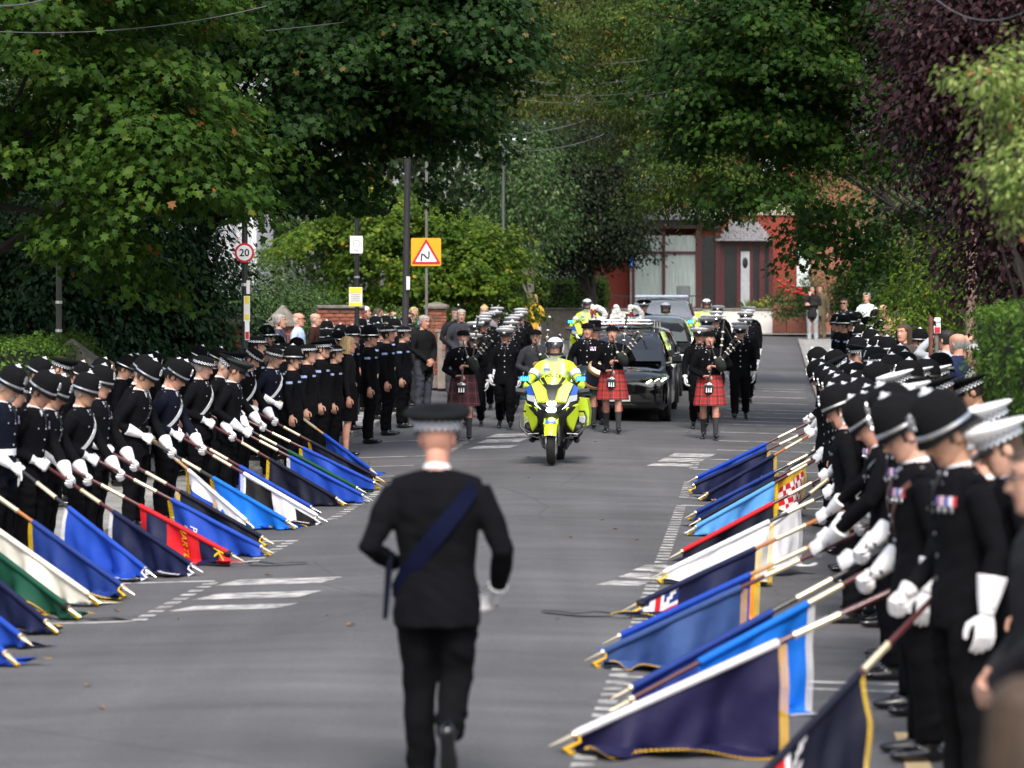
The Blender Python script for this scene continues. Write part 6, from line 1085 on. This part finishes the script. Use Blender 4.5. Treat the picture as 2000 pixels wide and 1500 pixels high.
LS = [((35, 1306), -260, 'orange', 'royal', 'blue standard cut off at the lower left corner', 'yellow', 'helmet', (), {}),
 ((65, 1271), -230, 'maroon', 'royal', 'royal blue standard second from the lower left corner', None, 'helmet', (), {}),
 ((114, 1243), -190, 'maroon', 'navy', 'navy standard with a gold tassel below the green standard', 'yellow', 'bowler', (), {}),
 ((158, 1214), -160, 'maroon', 'green', 'green standard with a gold wheel emblem', 'yellow', 'helmet', (), dict(emblem=(.36, .36), crepe=True)),
 ((198, 1187), -125, 'oak', 'cream', 'plain cream standard with gold fringe', 'yellow', 'cap', (), {}),
 ((263, 1170), -45, 'orange', 'blue', 'dark blue standard with yellow fringe on an orange pole', 'yellow', 'helmet', ('white_strap', 'white_belt'), {}),
 ((305, 1135), 40, 'black', 'royal', 'royal blue standard with white fringe on a black pole', 'white', 'helmet', ('medals', 'white_belt'), dict(fin=1)),
 ((396, 1125), 135, 'maroon', 'navy', 'dark navy standard with white edging', 'white', 'helmet', ('medals',), dict(fin=1)),
 ((476, 1103), 172, 'maroon', 'red', 'red and navy banded scarf standard lettered HARTLEPOOL', None, 'helmet', ('dark_strap',), dict(design='stripes', crepe=True, text=[('HARTLEPOOL', .52, .32, .105, -90, 'yellow'), ('KO', .13, .14, .17, -90, 'yellow'), ('A', .76, .55, .16, -90, 'yellow')])),
 ((535, 1088), 235, 'maroon', 'royal', 'royal blue standard lettered POLICE', 'yellow', 'helmet', ('white_strap',), dict(text=[('POLICE', .74, .33, .10, -90, 'white'), ('CLUB', .83, .30, .09, -90, 'white')])),
 ((535, 1069), 260, 'maroon', 'dark', 'very dark navy standard with yellow fringe', 'yellow', 'helmet', ('medals',), {}),
 ((497, 1037), 295, 'oak', 'royal', 'blue standard with a white hoist on a pale oak pole', 'yellow', 'helmet', ('white_strap',), dict(design='hoistband', sleeve='white')),
 ((581, 1036), 335, 'black', 'azure', 'bright azure standard with gold edging', 'gold', 'helmet', ('dark_strap',), {}),
 ((640, 1025), 395, 'maroon', 'white', 'black and white quartered standard', 'white', 'helmet', ('white_strap', 'medals'), dict(design='quarters', fin=1)),
 ((627, 1007), 388, 'maroon', 'royal', 'royal blue standard behind the black and white one', None, 'helmet', (), dict(fin=1)),
 ((676, 990), 452, 'maroon', 'dark', 'navy standard with a white crest and yellow fringe', 'yellow', 'bowler', ('white_strap',), {}),
 ((728, 983), 485, 'maroon', 'royal', 'royal blue standard with white lower fringe', 'white', 'greencap', (), dict(fin=1)),
 ((716, 968), 487, 'black', 'green', 'dark green standard half hidden by blue ones', None, 'cap', ('brown_strap',), {}),
 ((750, 957), 510, 'maroon', 'royal', 'blue standard with a red and white crest lettered CITY', 'yellow', 'cap', ('medals',), dict(text=[('CITY', .22, .62, .09, 0, 'white')], fin=1)),
 ((751, 945), 535, 'maroon', 'dark', 'rolled dark standard next to the farthest blue one', 'yellow', 'bowler', ('white_strap',), dict(crepe=True)),
 ((737, 931), 580, 'oak', 'royal', 'royal blue standard farthest up the left row', None, 'bowler', ('white_strap',), {})]
for i, (tip, hx, po, fi, lb, fr, hat, parts, kw) in enumerate(LS):
    place_standard(-1, tip, hx, po, fi, lb, hat, lb, parts, 'mixed' if i % 2 else 'gauntlet', seed=i + 1, fringe=fr, beard=1 if i == 6 else None, **kw)
# gold wheel emblem laid on the green standard
RS = [((1420, 1600), 1768, 'maroon', 'dark', 'navy union flag cornered standard nearest the camera', 'yellow', 'helmet', ('medals', 'buttons'), dict(design='jack2', d1=1.3, ps=.75), 'bearer_one'),
 ((1072, 1470), 1695, 'maroon', 'purple', 'purple navy standard on a long white sleeved pole', 'gold', 'helmet', ('medals', 'brown_strap'), dict(sleeve='white', d1=1.25, ps=1.12), 'bearer_one'),
 ((1190, 1400), 1690, 'maroon', 'azure', 'bright blue standard hanging behind the white sleeved pole', 'white', 'helmet', ('medals', 'brown_strap'), dict(d0=.6, d1=1.35, ps=1.08), 'bearer_one'),
 ((1193, 1376), 1665, 'black', 'blue', 'dark blue standard with a broad pale gold finial', None, 'helmet', ('medals',), dict(), 'bearer'),
 ((1141, 1301), 1650, 'maroon', 'steel', 'steel blue standard with gold fringe', 'gold', 'helmet', ('dark_strap',), dict(), 'bearer'),
 ((1175, 1268), 1640, 'oak', 'royal', 'royal blue standard on a pale oak pole in the right row', None, 'helmet', ('white_belt',), dict(), 'bearer'),
 ((1213, 1203), 1625, 'orange', 'navy', 'navy and orange standard with union flag and black ribbon', 'yellow', 'helmet', ('medals',), dict(design='jack', crepe=True), 'bearer'),
 ((1270, 1138), 1620, 'black', 'white', 'plain white standard in the right row', 'yellow', 'helmet', (), dict(), 'bearer'),
 ((1307, 1097), 1612, 'maroon', 'dark', 'dark standard with a red pole sleeve', None, 'helmet', ('medals',), dict(sleeve='red', design=None), 'bearer'),
 ((1337, 1048), 1600, 'maroon', 'sky', 'light sky blue standard in the right row', 'yellow', 'helmet', (), dict(), 'bearer'),
 ((1345, 1033), 1605, 'maroon', 'dark', 'black navy standard behind the sky blue one', None, 'helmet', ('dark_strap',), dict(text=[('Branch', .6, .4, .12, 90, 'gold')]), 'bearer'),
 ((1337, 1018), 1600, 'black', 'blue', 'dark blue standard with a small gold tassel', 'yellow', 'bowler', (), dict(), 'bearer'),
 ((1440, 1010), 1640, 'maroon', 'navy', 'gold and red chequered standard behind the bearers', 'yellow', 'helmet', (), dict(design='checks'), 'bearer'),
 ((1363, 980), 1585, 'orange', 'navy', 'navy standard with a line of gold gothic lettering', 'yellow', 'cap', (), dict(text=[('Harrogate & District', .5, .22, .10, 0, 'gold')]), 'bearer'),
 ((1335, 962), 1580, 'maroon', 'navy', 'navy standard with a long silver finial', 'yellow', 'helmet', (), dict(fin=1), 'bearer'),
 ((1342, 947), 1575, 'maroon', 'royal', 'royal blue standard farthest up the right row', None, 'helmet', ('white_belt', 'medals'), dict(), 'bearer_one'),
 ((1390, 1125), 1650, 'black', 'white', 'white standard with a navy corner between the bearers', 'white', 'helmet', (), dict(design=None), 'bearer')]
for i, (tip, hx, po, fi, lb, fr, hat, parts, kw, key) in enumerate(RS):
    place_standard(1, tip, hx, po, fi, lb, hat, lb, parts, 'gauntlet' if i % 3 else 'mixed', key, seed=i + 31, fringe=fr, scale=(1.07, 1.05, 1.04, 1.03, 1.02, 1.01)[i] if i < 6 else 1.0, topy=(765, 775, 752, 766)[i] if i < 4 else None, beard=1 if i == 2 else None, **kw)
# ---- ranks: (photo column of head, row of hat top, hat) with depth from the rank's offset v or from the row
def hat_h(hat, sc_=1.0): return {'helmet': 1.88, 'bowler': 1.80, 'cap': 1.80, 'whitecap': 1.80, None: 1.77, 'silvercap': 1.8, 'greencap': 1.8}[hat] * sc_
def rank(lst, side, group, phrase, v=None, key='stand', parts=('patches',), mats=None, start=0, gloves=None):
    n = 0
    for e in lst:
        x, yt, hat = e[:3]; opt = e[3] if len(e) > 3 else {}
        vv = opt.get('v', v)
        if vv is not None: Y = FPX*(vv - 2.84)/(x - 1480)
        else: Y = ytop(x, yt, hat_h(hat))
        X = PX(x, Y); z = zg(X, Y); h = PZ(yt, Y) - z; s = min(max(h / hat_h(hat), .90), 1.10)
        pr = list(opt.get('parts', parts)); k = opt.get('key', key)
        person(X, Y, (Y_R if side < 0 else Y_L) + J(.12) + opt.get('turn', 0), k, hat, f"{ORD[n + start]} officer from near end of {phrase}, {HN[hat]}", group, s, None, opt.get('mats', mats), pr, opt.get('hair', ('short', rnd.choice((0, 3, 1, 0))) if hat != 'bowler' else ('bun', rnd.choice((0, 2, 3)))), None, opt.get('gloves', gloves), beard=rnd.choice((None, None, None, 0, 3)) if hat == 'helmet' else None); n += 1
LB = [(18, 765, 'bowler', dict(v=-4.6)), (60, 693, 'helmet'), (106, 697, 'cap'), (140, 707, 'helmet'), (182, 699, 'helmet'), (232, 712, 'helmet'), (246, 697, 'helmet'), (284, 694, 'helmet'), (352, 708, 'cap', dict(v=-4.9)), (376, 686, 'helmet'), (412, 705, 'helmet', dict(v=-4.9)), (466, 690, 'bowler', dict(v=-5.2)), (508, 690, 'bowler', dict(v=-4.7))]
rank(LB, -1, 'second rank behind the left standards', 'the rear rank behind left standards', v=-5.3, key='bowed', parts=('collar', 'dark_strap'))
D1 = [(571, 672, 'helmet'), (600, 672, 'bowler'), (627, 662, 'cap'), (653, 674, 'bowler'), (721, 632, 'helmet'), (756, 636, 'bowler'), (787, 637, 'bowler')]
rank(D1, -1, 'police rank at the left kerb', 'the police rank at left kerb', v=-3.55)
D2 = [(500, 657, 'bowler', dict(v=-4.4)), (541, 674, 'bowler'), (558, 670, 'bowler'), (579, 657, 'helmet'), (641, 660, 'helmet'), (660, 643, 'helmet'), (688, 633, 'helmet'), (738, 630, 'helmet'), (770, 620, 'helmet'), (792, 617, 'helmet')]
rank(D2, -1, 'middle police rank on the left', 'the middle police rank on the left', v=-4.15)
D3 = [(520, 632, 'helmet', dict(v=-5.0)), (541, 653, 'helmet', dict(v=-5.0)), (637, 640, 'helmet'), (638, 625, 'helmet', dict(v=-5.3)), (665, 632, 'helmet'), (704, 620, 'helmet'), (718, 627, 'helmet'), (732, 615, 'helmet'), (752, 614, 'helmet')]
rank(D3, -1, 'rear police rank on the left', 'the rear police rank on the left', v=-4.8)
# blonde woman in a black dress, in the kerb rank
def civ(x, yt, Y=None, v=None, yaw=Y_R, key='stand', label='', top=(.1, .1, .1), bot=(.03, .03, .035), hair=('short', 0), parts=(), h=1.77, hat=None, beard=None, skin=None, rough=.85, wide=1.0):
    if Y is None: Y = FPX*(v - 2.84)/(x - 1480) if v is not None else ytop(x, yt, h)
    X = PX(x, Y); z = zg(X, Y); hh = PZ(yt, Y) - z if yt else h; s = min(max(hh/1.79, .84), 1.1)
    tm = mat('cloth_%02x%02x%02x' % tuple(int(c*255) for c in top), top, rough, var=.22, nscale=5, bump=.5, bscale=9, stretch=(1, 1, .45), spec=.12); bm_ = mat('cloth_%02x%02x%02x' % tuple(int(c*255) for c in bot), bot, rough, var=.22, nscale=5, bump=.5, bscale=9, stretch=(1, 1, .45), spec=.12)
    return person(X, Y, yaw + J(.15), key, hat, label, 'mourners and onlookers', s, None, {0: tm, 1: bm_}, parts, hair, skin, None, beard, wide)
r_ = civ(678, 655, v=-3.45, key='skirt', label='blonde woman in a black dress standing at the left kerb', top=(.008, .008, .009), bot=(.008, .008, .009), hair=('bob', 2)); q = MB(); q.loft([[(a*math.cos(t*.2618), b*math.sin(t*.2618), z) for t in range(24)] for z, b, a in ((1.08, .160, .125), (.95, .182, .15), (.8, .188, .16), (.62, .185, .16), (.52, .182, .16))], 0, True); q.build('skirt', TOP, r_)
# ---- pipers, drummer, funeral director
p1 = kilted(-.79, 51, Y_IN, 'piper', 'dull', 'grey bearded piper in a dull red kilt left of the motorbike', 1.03, hair=('short', 1), beard=1, parts_=None) if False else None
def kp(x, Y, key, kilt, label, sc_, **kw): return kilted(PX(x, Y), Y, Y_IN + J(.05), key, kilt, label, sc_, **kw)
p1 = kp(905, 50.8, 'piper', 'dull', 'grey bearded piper in a dull red kilt left of the motorbike', 1.02, hair=('short', 1), beard=4, skin=SKIN2); bagpipes(p1, 'bagpipes played by the grey bearded piper on the left')
p2 = person(PX(1046, 52.6), 52.6, Y_IN, 'piper', 'bonnet', 'piper in sunglasses half hidden behind the motorbike rider', 'pipes and drums', .99, None, {0: mat('charcoal_suit', (.022, .023, .028), .85), 1: TROU}, ('collar', 'shirtfront', 'sunglasses'), ('short', 1), SKIN3); ob('kilt', KILT['green'], p2); bagpipes(p2, 'bagpipes played by the piper in sunglasses')
p3 = kp(1148, 53.4, 'drummer', 'green', 'drummer in a green kilt walking in front of the hearse', 1.03, hair=('short', 1), skin=SKIN2, extra=['medals'])
p4 = kp(1196, 52.0, 'piper', 'red', 'piper in a bright red kilt beside the hearse bonnet', 1.02, hair=('short', 4), skin=SKIN2); bagpipes(p4, 'bagpipes played by the red kilted piper beside the hearse')
p5 = kp(1386, 51.0, 'piper', 'red', 'piper in a bright red kilt leading the right hand column', 1.01, hair=('short', 1), skin=SKIN2); bagpipes(p5, 'bagpipes played by the piper leading the right hand column')
dr = thing('side_drum', 'wooden rimmed drum carried by the green kilted drummer', 'drum', p3.location, p3.rotation_euler.z); M = T(.30, .16, .93) @ RX(-28) @ RY(35); q = MB(); q.lathe([(-.15, .17), (.15, .17)], 0, 28, M, cap=False); q.build('shell', mat('drum_shell', (.03, .035, .05), .4), dr)
for z in (-.15, .15): q = MB(); q.lathe([(z - .025, .185), (z + .025, .185), (z + .025, .168), (z - .025, .168), (z - .025, .185)], 0, 28, M, cap=False); q.build('hoop', WOODS['oak'], dr)
for z in (-.151, .151): q = MB(); q.lathe([(z - .001, .168), (z + .001, .168)], 0, 28, M); q.build('drumhead', mat('drumhead', (.62, .58, .48), .5), dr)
for s in (1, -1): q = MB(); q.tube([(.30, s*.18, 1.03), (.46, s*.06, 1.08)], [.008, .006], 0, 6); tag(q.build('drumstick', WOODS['oak']), ('left' if s > 0 else 'right') + ' hand drumstick held by the drummer', 'drumstick', 'drumsticks').matrix_world = p3.matrix_basis.copy()
q = person(PX(1162, 54.6), 54.6, Y_IN, 'clasp', 'tophat', 'funeral director in a black top hat in front of the hearse', None, 1.0, None, {}, ('collar',), ('short', 1), SKIN2); c = MB(); c.grid(lambda u, v: chest(-.045 + .09*u, 1.2 + .28*v, POSES['clasp'], .006), 4, 6); c.build('grey_waistcoat', mat('silver_grey', (.34, .36, .40), .6), q)
# ---- marching columns in white caps
for side, vs_ in ((-1, (-1.62, -2.25)), (1, (1.82, 2.45))):
    n = 0
    for i in range(7):
        for f_, v in enumerate(vs_):
            if i == 0 and side > 0 and f_ == 1: continue
            Y = 54.0 + i*2.9 + (.9 if f_ else 0) + (0 if side < 0 else -.2); X = cx(Y) + v*(1 + .012*i) - (.15*i if side < 0 else 0) + J(.05)
            person(X, Y, Y_IN + J(.04), 'march' if f_ == 0 else 'march2', 'silvercap', f"{ORD[n]} white capped officer from the front of the {'left' if side < 0 else 'right'} marching column", 'marching officers in white caps', rnd.uniform(.97, 1.03) if not (side < 0 and i == 0 and f_) else .93, None, {}, ('collar', 'shirtfront', 'buttons'), None, None, 'gloves'); n += 1
# ---- motorbikes
X, Y = gpix(1078, 912); bx, by = X + .06, Y + 1.05
motorbike('yellow police motorbike leading the procession', bx, by, Y_IN); rider('rider in a yellow jacket on the leading police motorbike', bx, by, Y_IN)
for x, Y, lb in ((1380, 79, 'right of the hearse'), (1300, 75.2, 'behind the grey car'), (1147, 79, 'left of the hearse')):
    X = PX(x, Y); motorbike('police motorbike of the outrider ' + lb, X, Y, Y_IN); rider('outrider in a white helmet ' + lb, X, Y, Y_IN)
# ---- cars
hx_, hy_ = PX(1203, 55.7), 55.7
hearse = car('hearse', 'black hearse carrying floral letters on its roof', 'hearse', hx_, hy_, Y_IN, 6.1, 1.94, 1.74, 'black', screen=(1.12, 2.30), rear=.2, rack=True)
car('black_car', 'black car directly behind the hearse', 'car', PX(1233, 62.4), 62.4, Y_IN, 4.5, 1.88, 1.55, 'black', screen=(1.2, 2.1), lights='bar')
car('grey_car', 'dark grey car third in the procession', 'car', PX(1270, 67.6), 67.6, Y_IN, 4.6, 1.9, 1.66, 'grey', screen=(1.15, 1.95), lights='bar', glass=CGL2)
car('police_car', 'grey police car with a roof light bar at the back', 'car', PX(1287, 77.8), 77.8, Y_IN, 4.8, 1.95, 1.80, 'silver', screen=(1.1, 1.85), lights='bar', glass=CGL2, roofbar=True)
person(PX(1258, 73.3), 73.3, Y_IN, 'stand', 'cap', 'officer in a dark cap walking behind the grey car', None, 1.04, None, {}, ('collar',))
BLO = mat('white_chrysanthemum', (.84, .84, .80), .9, var=.12, nscale=60); LEAFG = mat('rose_leaf', (.03, .09, .02), .6, var=.3, nscale=40)
_bl = MB(); _bl.ell((0, 0, 0), (.02, .02, .02), 0, 7, 5)
rf_ = Matrix.Translation(hearse.location) @ RZ(math.degrees(Y_IN))
for k, (ltr, y0, lb) in enumerate((('D', -.44, 'left white flower letter D'), ('A', -.10, 'white flower letter A in the middle'), ('D', .26, 'right white flower letter D'))):
    path = []
    if ltr == 'D': path = [(-.10, .0 + .29*t/7) for t in range(8)] + [(-.10 + .22*math.sin(R(a)), .145 - .145*math.cos(R(a))) for a in range(0, 181, 15)]
    else: path = [(-.12 + .12*t/7, .29*t/7) for t in range(8)] + [(.12*t/7, .29 - .29*t/7) for t in range(8)] + [(-.06 + .12*t/4, .10) for t in range(5)]
    o = thing('floral_letter', lb + ' on the hearse roof', 'floral letter', (0, 0, 0), 0, 'floral letters'); o.matrix_world = rf_ @ T(-2.42, y0, 1.80); q = MB(); r2 = random.Random(k)
    for y, z in path:
        for _ in range(6): q.ell((r2.uniform(-.035, .035), y + r2.uniform(-.016, .016), z + r2.uniform(-.016, .016)), r2.uniform(.036, .046), 0, 8, 6)
    q.build('blossoms', BLO, o)['kind'] = 'stuff'; q = MB(); s_ = -1 if k == 0 else 1
    if ltr == 'D':
        for _ in range(16): q.ell((.055 + r2.uniform(0, .03), -.10 + r2.uniform(-.045, .06), .16 + r2.uniform(-.07, .09)), r2.uniform(.016, .024), r2.choice((0, 0, 1)), 7, 5)
        q.build('rose_spray', [RED, LEAFG], o)['kind'] = 'stuff'
    q = MB(); q.box((0, .0, -.03), (.14, .30, .05), bev=.01); q.build('ribbon_base', RED, o)
# ---- mourners on the left
civ(412, 652, v=-6.3, label='pale faced person peering past the evergreen beside the brick pier', top=(.02, .02, .02), hair=('bald', 1), h=1.7)
civ(473, 632, v=-6.2, label='fair haired onlooker behind the brick gate pier', top=(.015, .015, .018), hair=('bob', 2))
civ(210, 702, v=-6.0, label='blonde woman behind the second rank of left helmets', top=(.02, .02, .02), hair=('bob', 2)); civ(300, 707, v=-6.0, label='fair woman between two left helmets', top=(.02, .02, .02), hair=('bob', 2)); civ(108, 684, v=-6.2, label='dark haired man by the stone capped pier', top=(.18, .01, .02))
civ(546, 611, v=-6.1, label='grey haired man left of the bald man in blue', top=(.05, .05, .08), hair=('short', 1)); civ(582, 609, v=-6.0, label='bald man in a pale blue shirt and glasses', top=(.42, .52, .78), hair=('bald', 4), skin=SKIN2, parts=('sunglasses',)); civ(615, 610, v=-6.0, label='grey bearded man in a dark brown jacket', top=(.03, .014, .012), hair=('bald', 1), beard=1)
LC = [(676, 614, 'dark', 3), (700, 604, 'white', 4), (712, 595, 'pale', 4), (738, 600, 'auburn', 0), (752, 606, 'brown', 0), (768, 607, 'bald', None), (783, 596, 'dark', 3)]
for i, (x, y, nm, hm) in enumerate(LC): civ(x, y, v=-5.9, label=f"{['dark', 'white', 'silver', 'auburn', 'brown', 'balding', 'black'][i]} haired mourner just above the rear left helmets", top=((.02, .02, .03), (.3, .3, .32), (.1, .05, .05), (.03, .03, .05), (.04, .04, .05), (.2, .2, .25), (.02, .02, .02))[i], hair=('bob' if i in (0, 1, 2, 3) else 'short', hm) if hm is not None else ('bald', 1))
civ(808, 592, v=-4.7, label='woman with fair bobbed hair and a pale blue top by the kerb', top=(.25, .45, .8), bot=(.02, .02, .04), hair=('bob', 2), yaw=Y_R - .9)
civ(827, 570, Y=59.5, label='man in a black jacket standing at the pavement corner', top=(.008, .008, .009), bot=(.05, .055, .07), hair=('short', 1), yaw=Y_R - .8, key='clasp'); civ(797, 572, Y=63, label='dark haired man beside the tall tarred pole', top=(.02, .02, .02), hair=('short', 3), yaw=Y_IN + .4); civ(808, 571, Y=64, label='bald man just right of the tall tarred pole', top=(.02, .02, .02), hair=('bald', 1), yaw=Y_IN + .4)
civ(838, 540, Y=70, label='man in dark clothes leaning by the bend sign post', top=(.015, .018, .03), hair=('short', 4), yaw=Y_IN + .2)
civ(888, 574, Y=66.5, label='man in a flat cap and dark jacket beside the far left wall', top=(.015, .015, .016), bot=(.05, .055, .07), hair=('short', 3), beard=1, yaw=Y_IN + .3, key='clasp', hat=None); civ(901, 576, Y=64.5, label='man in a charcoal jacket beside the far left wall', top=(.035, .037, .045), bot=(.04, .04, .05), hair=('short', 1), yaw=Y_IN + .2, key='clasp')
civ(876, 546, Y=76, label='man in a brown waistcoat behind the far left wall', top=(.08, .06, .05), bot=(.1, .1, .1), hair=('bald', 1), yaw=Y_IN + .2); civ(863, 552, Y=77, label='person in a green top behind the far left wall', top=(.2, .3, .25), hair=('short', 0), yaw=Y_IN + .3); civ(911, 562, Y=75, label='grey haired woman in blue behind the charcoal jacket man', top=(.1, .17, .33), hair=('bob', 1), yaw=Y_IN + .1); civ(920, 553, Y=77, label='dark haired woman behind the far left onlookers', top=(.03, .03, .05), hair=('long', 3), yaw=Y_IN)
civ(946, 550, Y=68, label='woman in a grey cardigan standing by the far hedge', top=(.19, .175, .20), bot=(.02, .02, .022), hair=('bun', 2), yaw=Y_IN, key='clasp'); civ(1042, 567, Y=80, label='blonde woman in a mustard shawl with a hand to her face', top=(.55, .32, .04), bot=(.66, .62, .58), hair=('long', 2), yaw=Y_IN - .3, key='chin')
# ---- mourners on the right and far right
civ(1587, 556, Y=96, label='dark haired woman in grey jeans with arms folded by the roses', top=(.02, .02, .022), bot=(.30, .31, .33), hair=('long', 3), yaw=Y_IN - .2, key='chin'); civ(1603, 556, Y=97.5, label='man in khaki behind the woman in grey jeans', top=(.12, .10, .065), bot=(.13, .105, .07), hair=('short', 3), yaw=Y_IN - .3)
civ(1649, 570, Y=72, label='man in a dark suit and sunglasses facing the road', top=(.012, .012, .016), parts=('sunglasses', 'collar', 'shirtfront'), hair=('short', 3), yaw=Y_IN - .2); civ(1693, 548, Y=78, label='man in a white shirt and dark waistcoat under the maple', top=(.7, .71, .74), bot=(.02, .02, .03), hair=('short', 1), yaw=Y_IN - .3); civ(1725, 579, Y=64, label='blonde woman in black wearing sunglasses', top=(.012, .011, .012), hair=('long', 2), parts=('sunglasses',), yaw=Y_IN - .4); civ(1742, 611, Y=52, label='short fair haired woman in a pale top', top=(.34, .34, .36), hair=('bob', 2), yaw=Y_L, h=1.65); civ(1757, 597, Y=53, label='woman with a ginger bun and grey cardigan', top=(.13, .13, .14), hair=('bun', 2), yaw=Y_L + .6); civ(1766, 622, Y=46, label='brown haired woman with loose hair in the right crowd', top=(.06, .05, .045), hair=('long', 0), yaw=Y_L + 1.0); civ(1795, 600, Y=51, label='woman with long brown hair and a navy top', top=(.014, .02, .05), hair=('long', 0), yaw=Y_L + .2); civ(1752, 580, Y=60, label='man holding up a white sheet behind the ginger bun', top=(.05, .05, .06), hair=('bald', 4), yaw=Y_L - .4)
civ(1848, 641, Y=41.5, label='man in a grey shirt with both arms raised to his face', top=(.36, .39, .42), bot=(.03, .03, .04), hair=('short', 3), yaw=Y_OUT + .9, key='raised'); civ(1871, 648, Y=39.5, label='bald man in navy beside the arms raised man', top=(.015, .022, .06), hair=('bald', 1), yaw=Y_OUT + .6); civ(1889, 651, Y=40, label='balding man behind the bald man in navy', top=(.012, .015, .03), hair=('bald', 1), yaw=Y_OUT + .6); civ(1906, 669, Y=36.5, label='white haired woman in a cream cardigan by the bright hedge', top=(.55, .53, .47), hair=('bob', 4), yaw=Y_L + .2, h=1.62); civ(1922, 682, Y=35, label='veteran in a dark bonnet and green blazer by the bright hedge', top=(.005, .06, .035), hair=('short', 4), yaw=Y_L, hat='bonnet', h=1.7)
RA = [(1637, 611, 'helmet'), (1648, 613, 'helmet'), (1663, 610, 'helmet'), (1674, 607, 'helmet'), (1683, 631, 'helmet'), (1695, 617, 'helmet'), (1712, 602, 'helmet'), (1701, 640, 'helmet'), (1720, 625, 'helmet')]
rank(sorted(RA, key=lambda e: -e[1]), 1, 'far right police rank', 'the far right police rank', key='stand')
RB = [(1675, 655, 'helmet'), (1682, 672, 'cap'), (1716, 654, 'helmet'), (1712, 675, 'helmet'), (1735, 655, 'helmet'), (1757, 672, 'helmet'), (1745, 690, 'helmet'), (1722, 690, 'bowler'), (1796, 640, 'helmet'), (1838, 686, 'helmet'), (1810, 698, 'helmet'), (1777, 700, 'helmet'), (1736, 712, 'bowler'), (1770, 684, 'helmet')]
rank(sorted(RB, key=lambda e: -e[1]), 1, 'middle right police ranks', 'the middle right police ranks', key='stand')
RC = [(1620, 697, 'helmet'), (1636, 705, 'helmet'), (1648, 712, 'helmet'), (1660, 721, 'helmet'), (1672, 727, 'helmet'), (1662, 745, 'helmet'), (1690, 742, 'helmet'), (1738, 770, 'helmet')]
rank(sorted(RC, key=lambda e: -e[1]), 1, 'right rank beside the standard bearers', 'the rank close behind right standards', key='bowed', parts=('collar', 'buttons'))
RW = [(1776, 722, 'whitecap'), (1812, 716, 'whitecap'), (1850, 713, 'whitecap'), (1778, 750, 'whitecap'), (1805, 744, 'whitecap'), (1858, 733, 'cap'), (1916, 731, 'cap'), (1962, 781, 'whitecap'), (1930, 832, 'whitecap'), (1990, 816, 'whitecap')]
rank(sorted(RW, key=lambda e: -e[1]), 1, 'capped officers on the right', 'the capped officers on the right', key='bowed', parts=('collar', 'buttons'))
civ(1885, 800, Y=17.6, label='curly dark haired person in navy behind the nearest bearer', top=(.015, .02, .06), hair=('bob', 3), yaw=Y_L, wide=1.0)
civ(2046, 850, Y=11.2, label='man in sunglasses and a dark coat cut off by the right edge', top=(.014, .014, .016), hair=('short', 0), parts=('sunglasses',), yaw=Y_L, key='clasp'); civ(2012, 1310, Y=6.4, label='brown haired onlooker very close at the lower right corner', top=(.2, .17, .13), hair=('long', 0), yaw=Y_OUT + .5, h=1.5)
# ---- parked vehicles glimpsed on the left, fallen leaves
car('parked_van', 'white van parked beyond the left garden', 'van', PX(470, 92), 92, R(-10), 5.2, 2.0, 2.5, 'white', screen=(.9, 1.5), rear=.1, group='parked vehicles', lights='bar'); car('parked_car', 'white car parked behind the creeper wall', 'car', PX(690, 84), 84, R(-5), 4.4, 1.8, 1.5, 'white', group='parked vehicles', lights='bar'); car('parked_car', 'white car parked beside the far hedge', 'car', PX(905, 90), 90, R(-100), 4.4, 1.8, 1.55, 'white', group='parked vehicles', lights='bar')
LV = mat('dead_leaf', (.22, .12, .05), .9, var=.3); lv = MB(); lv.add([(0, 0, .004), (.03, .02, .012), (.06, 0, .006), (.03, -.025, .014)], [(0, 1, 2, 3)]); lvm = lv.mesh('fallen_leaf', LV, False)
for i in range(46):
    Y = rnd.uniform(17, 58); X = cx(Y) + rnd.uniform(-3, 3.2); o = ob('fallen_leaf', lvm, road); o.location = (X, Y, zroad(X, Y) + .004); o.rotation_euler = (0, 0, rnd.uniform(0, 6)); o.scale = (rnd.uniform(.6, 1.5),)*3
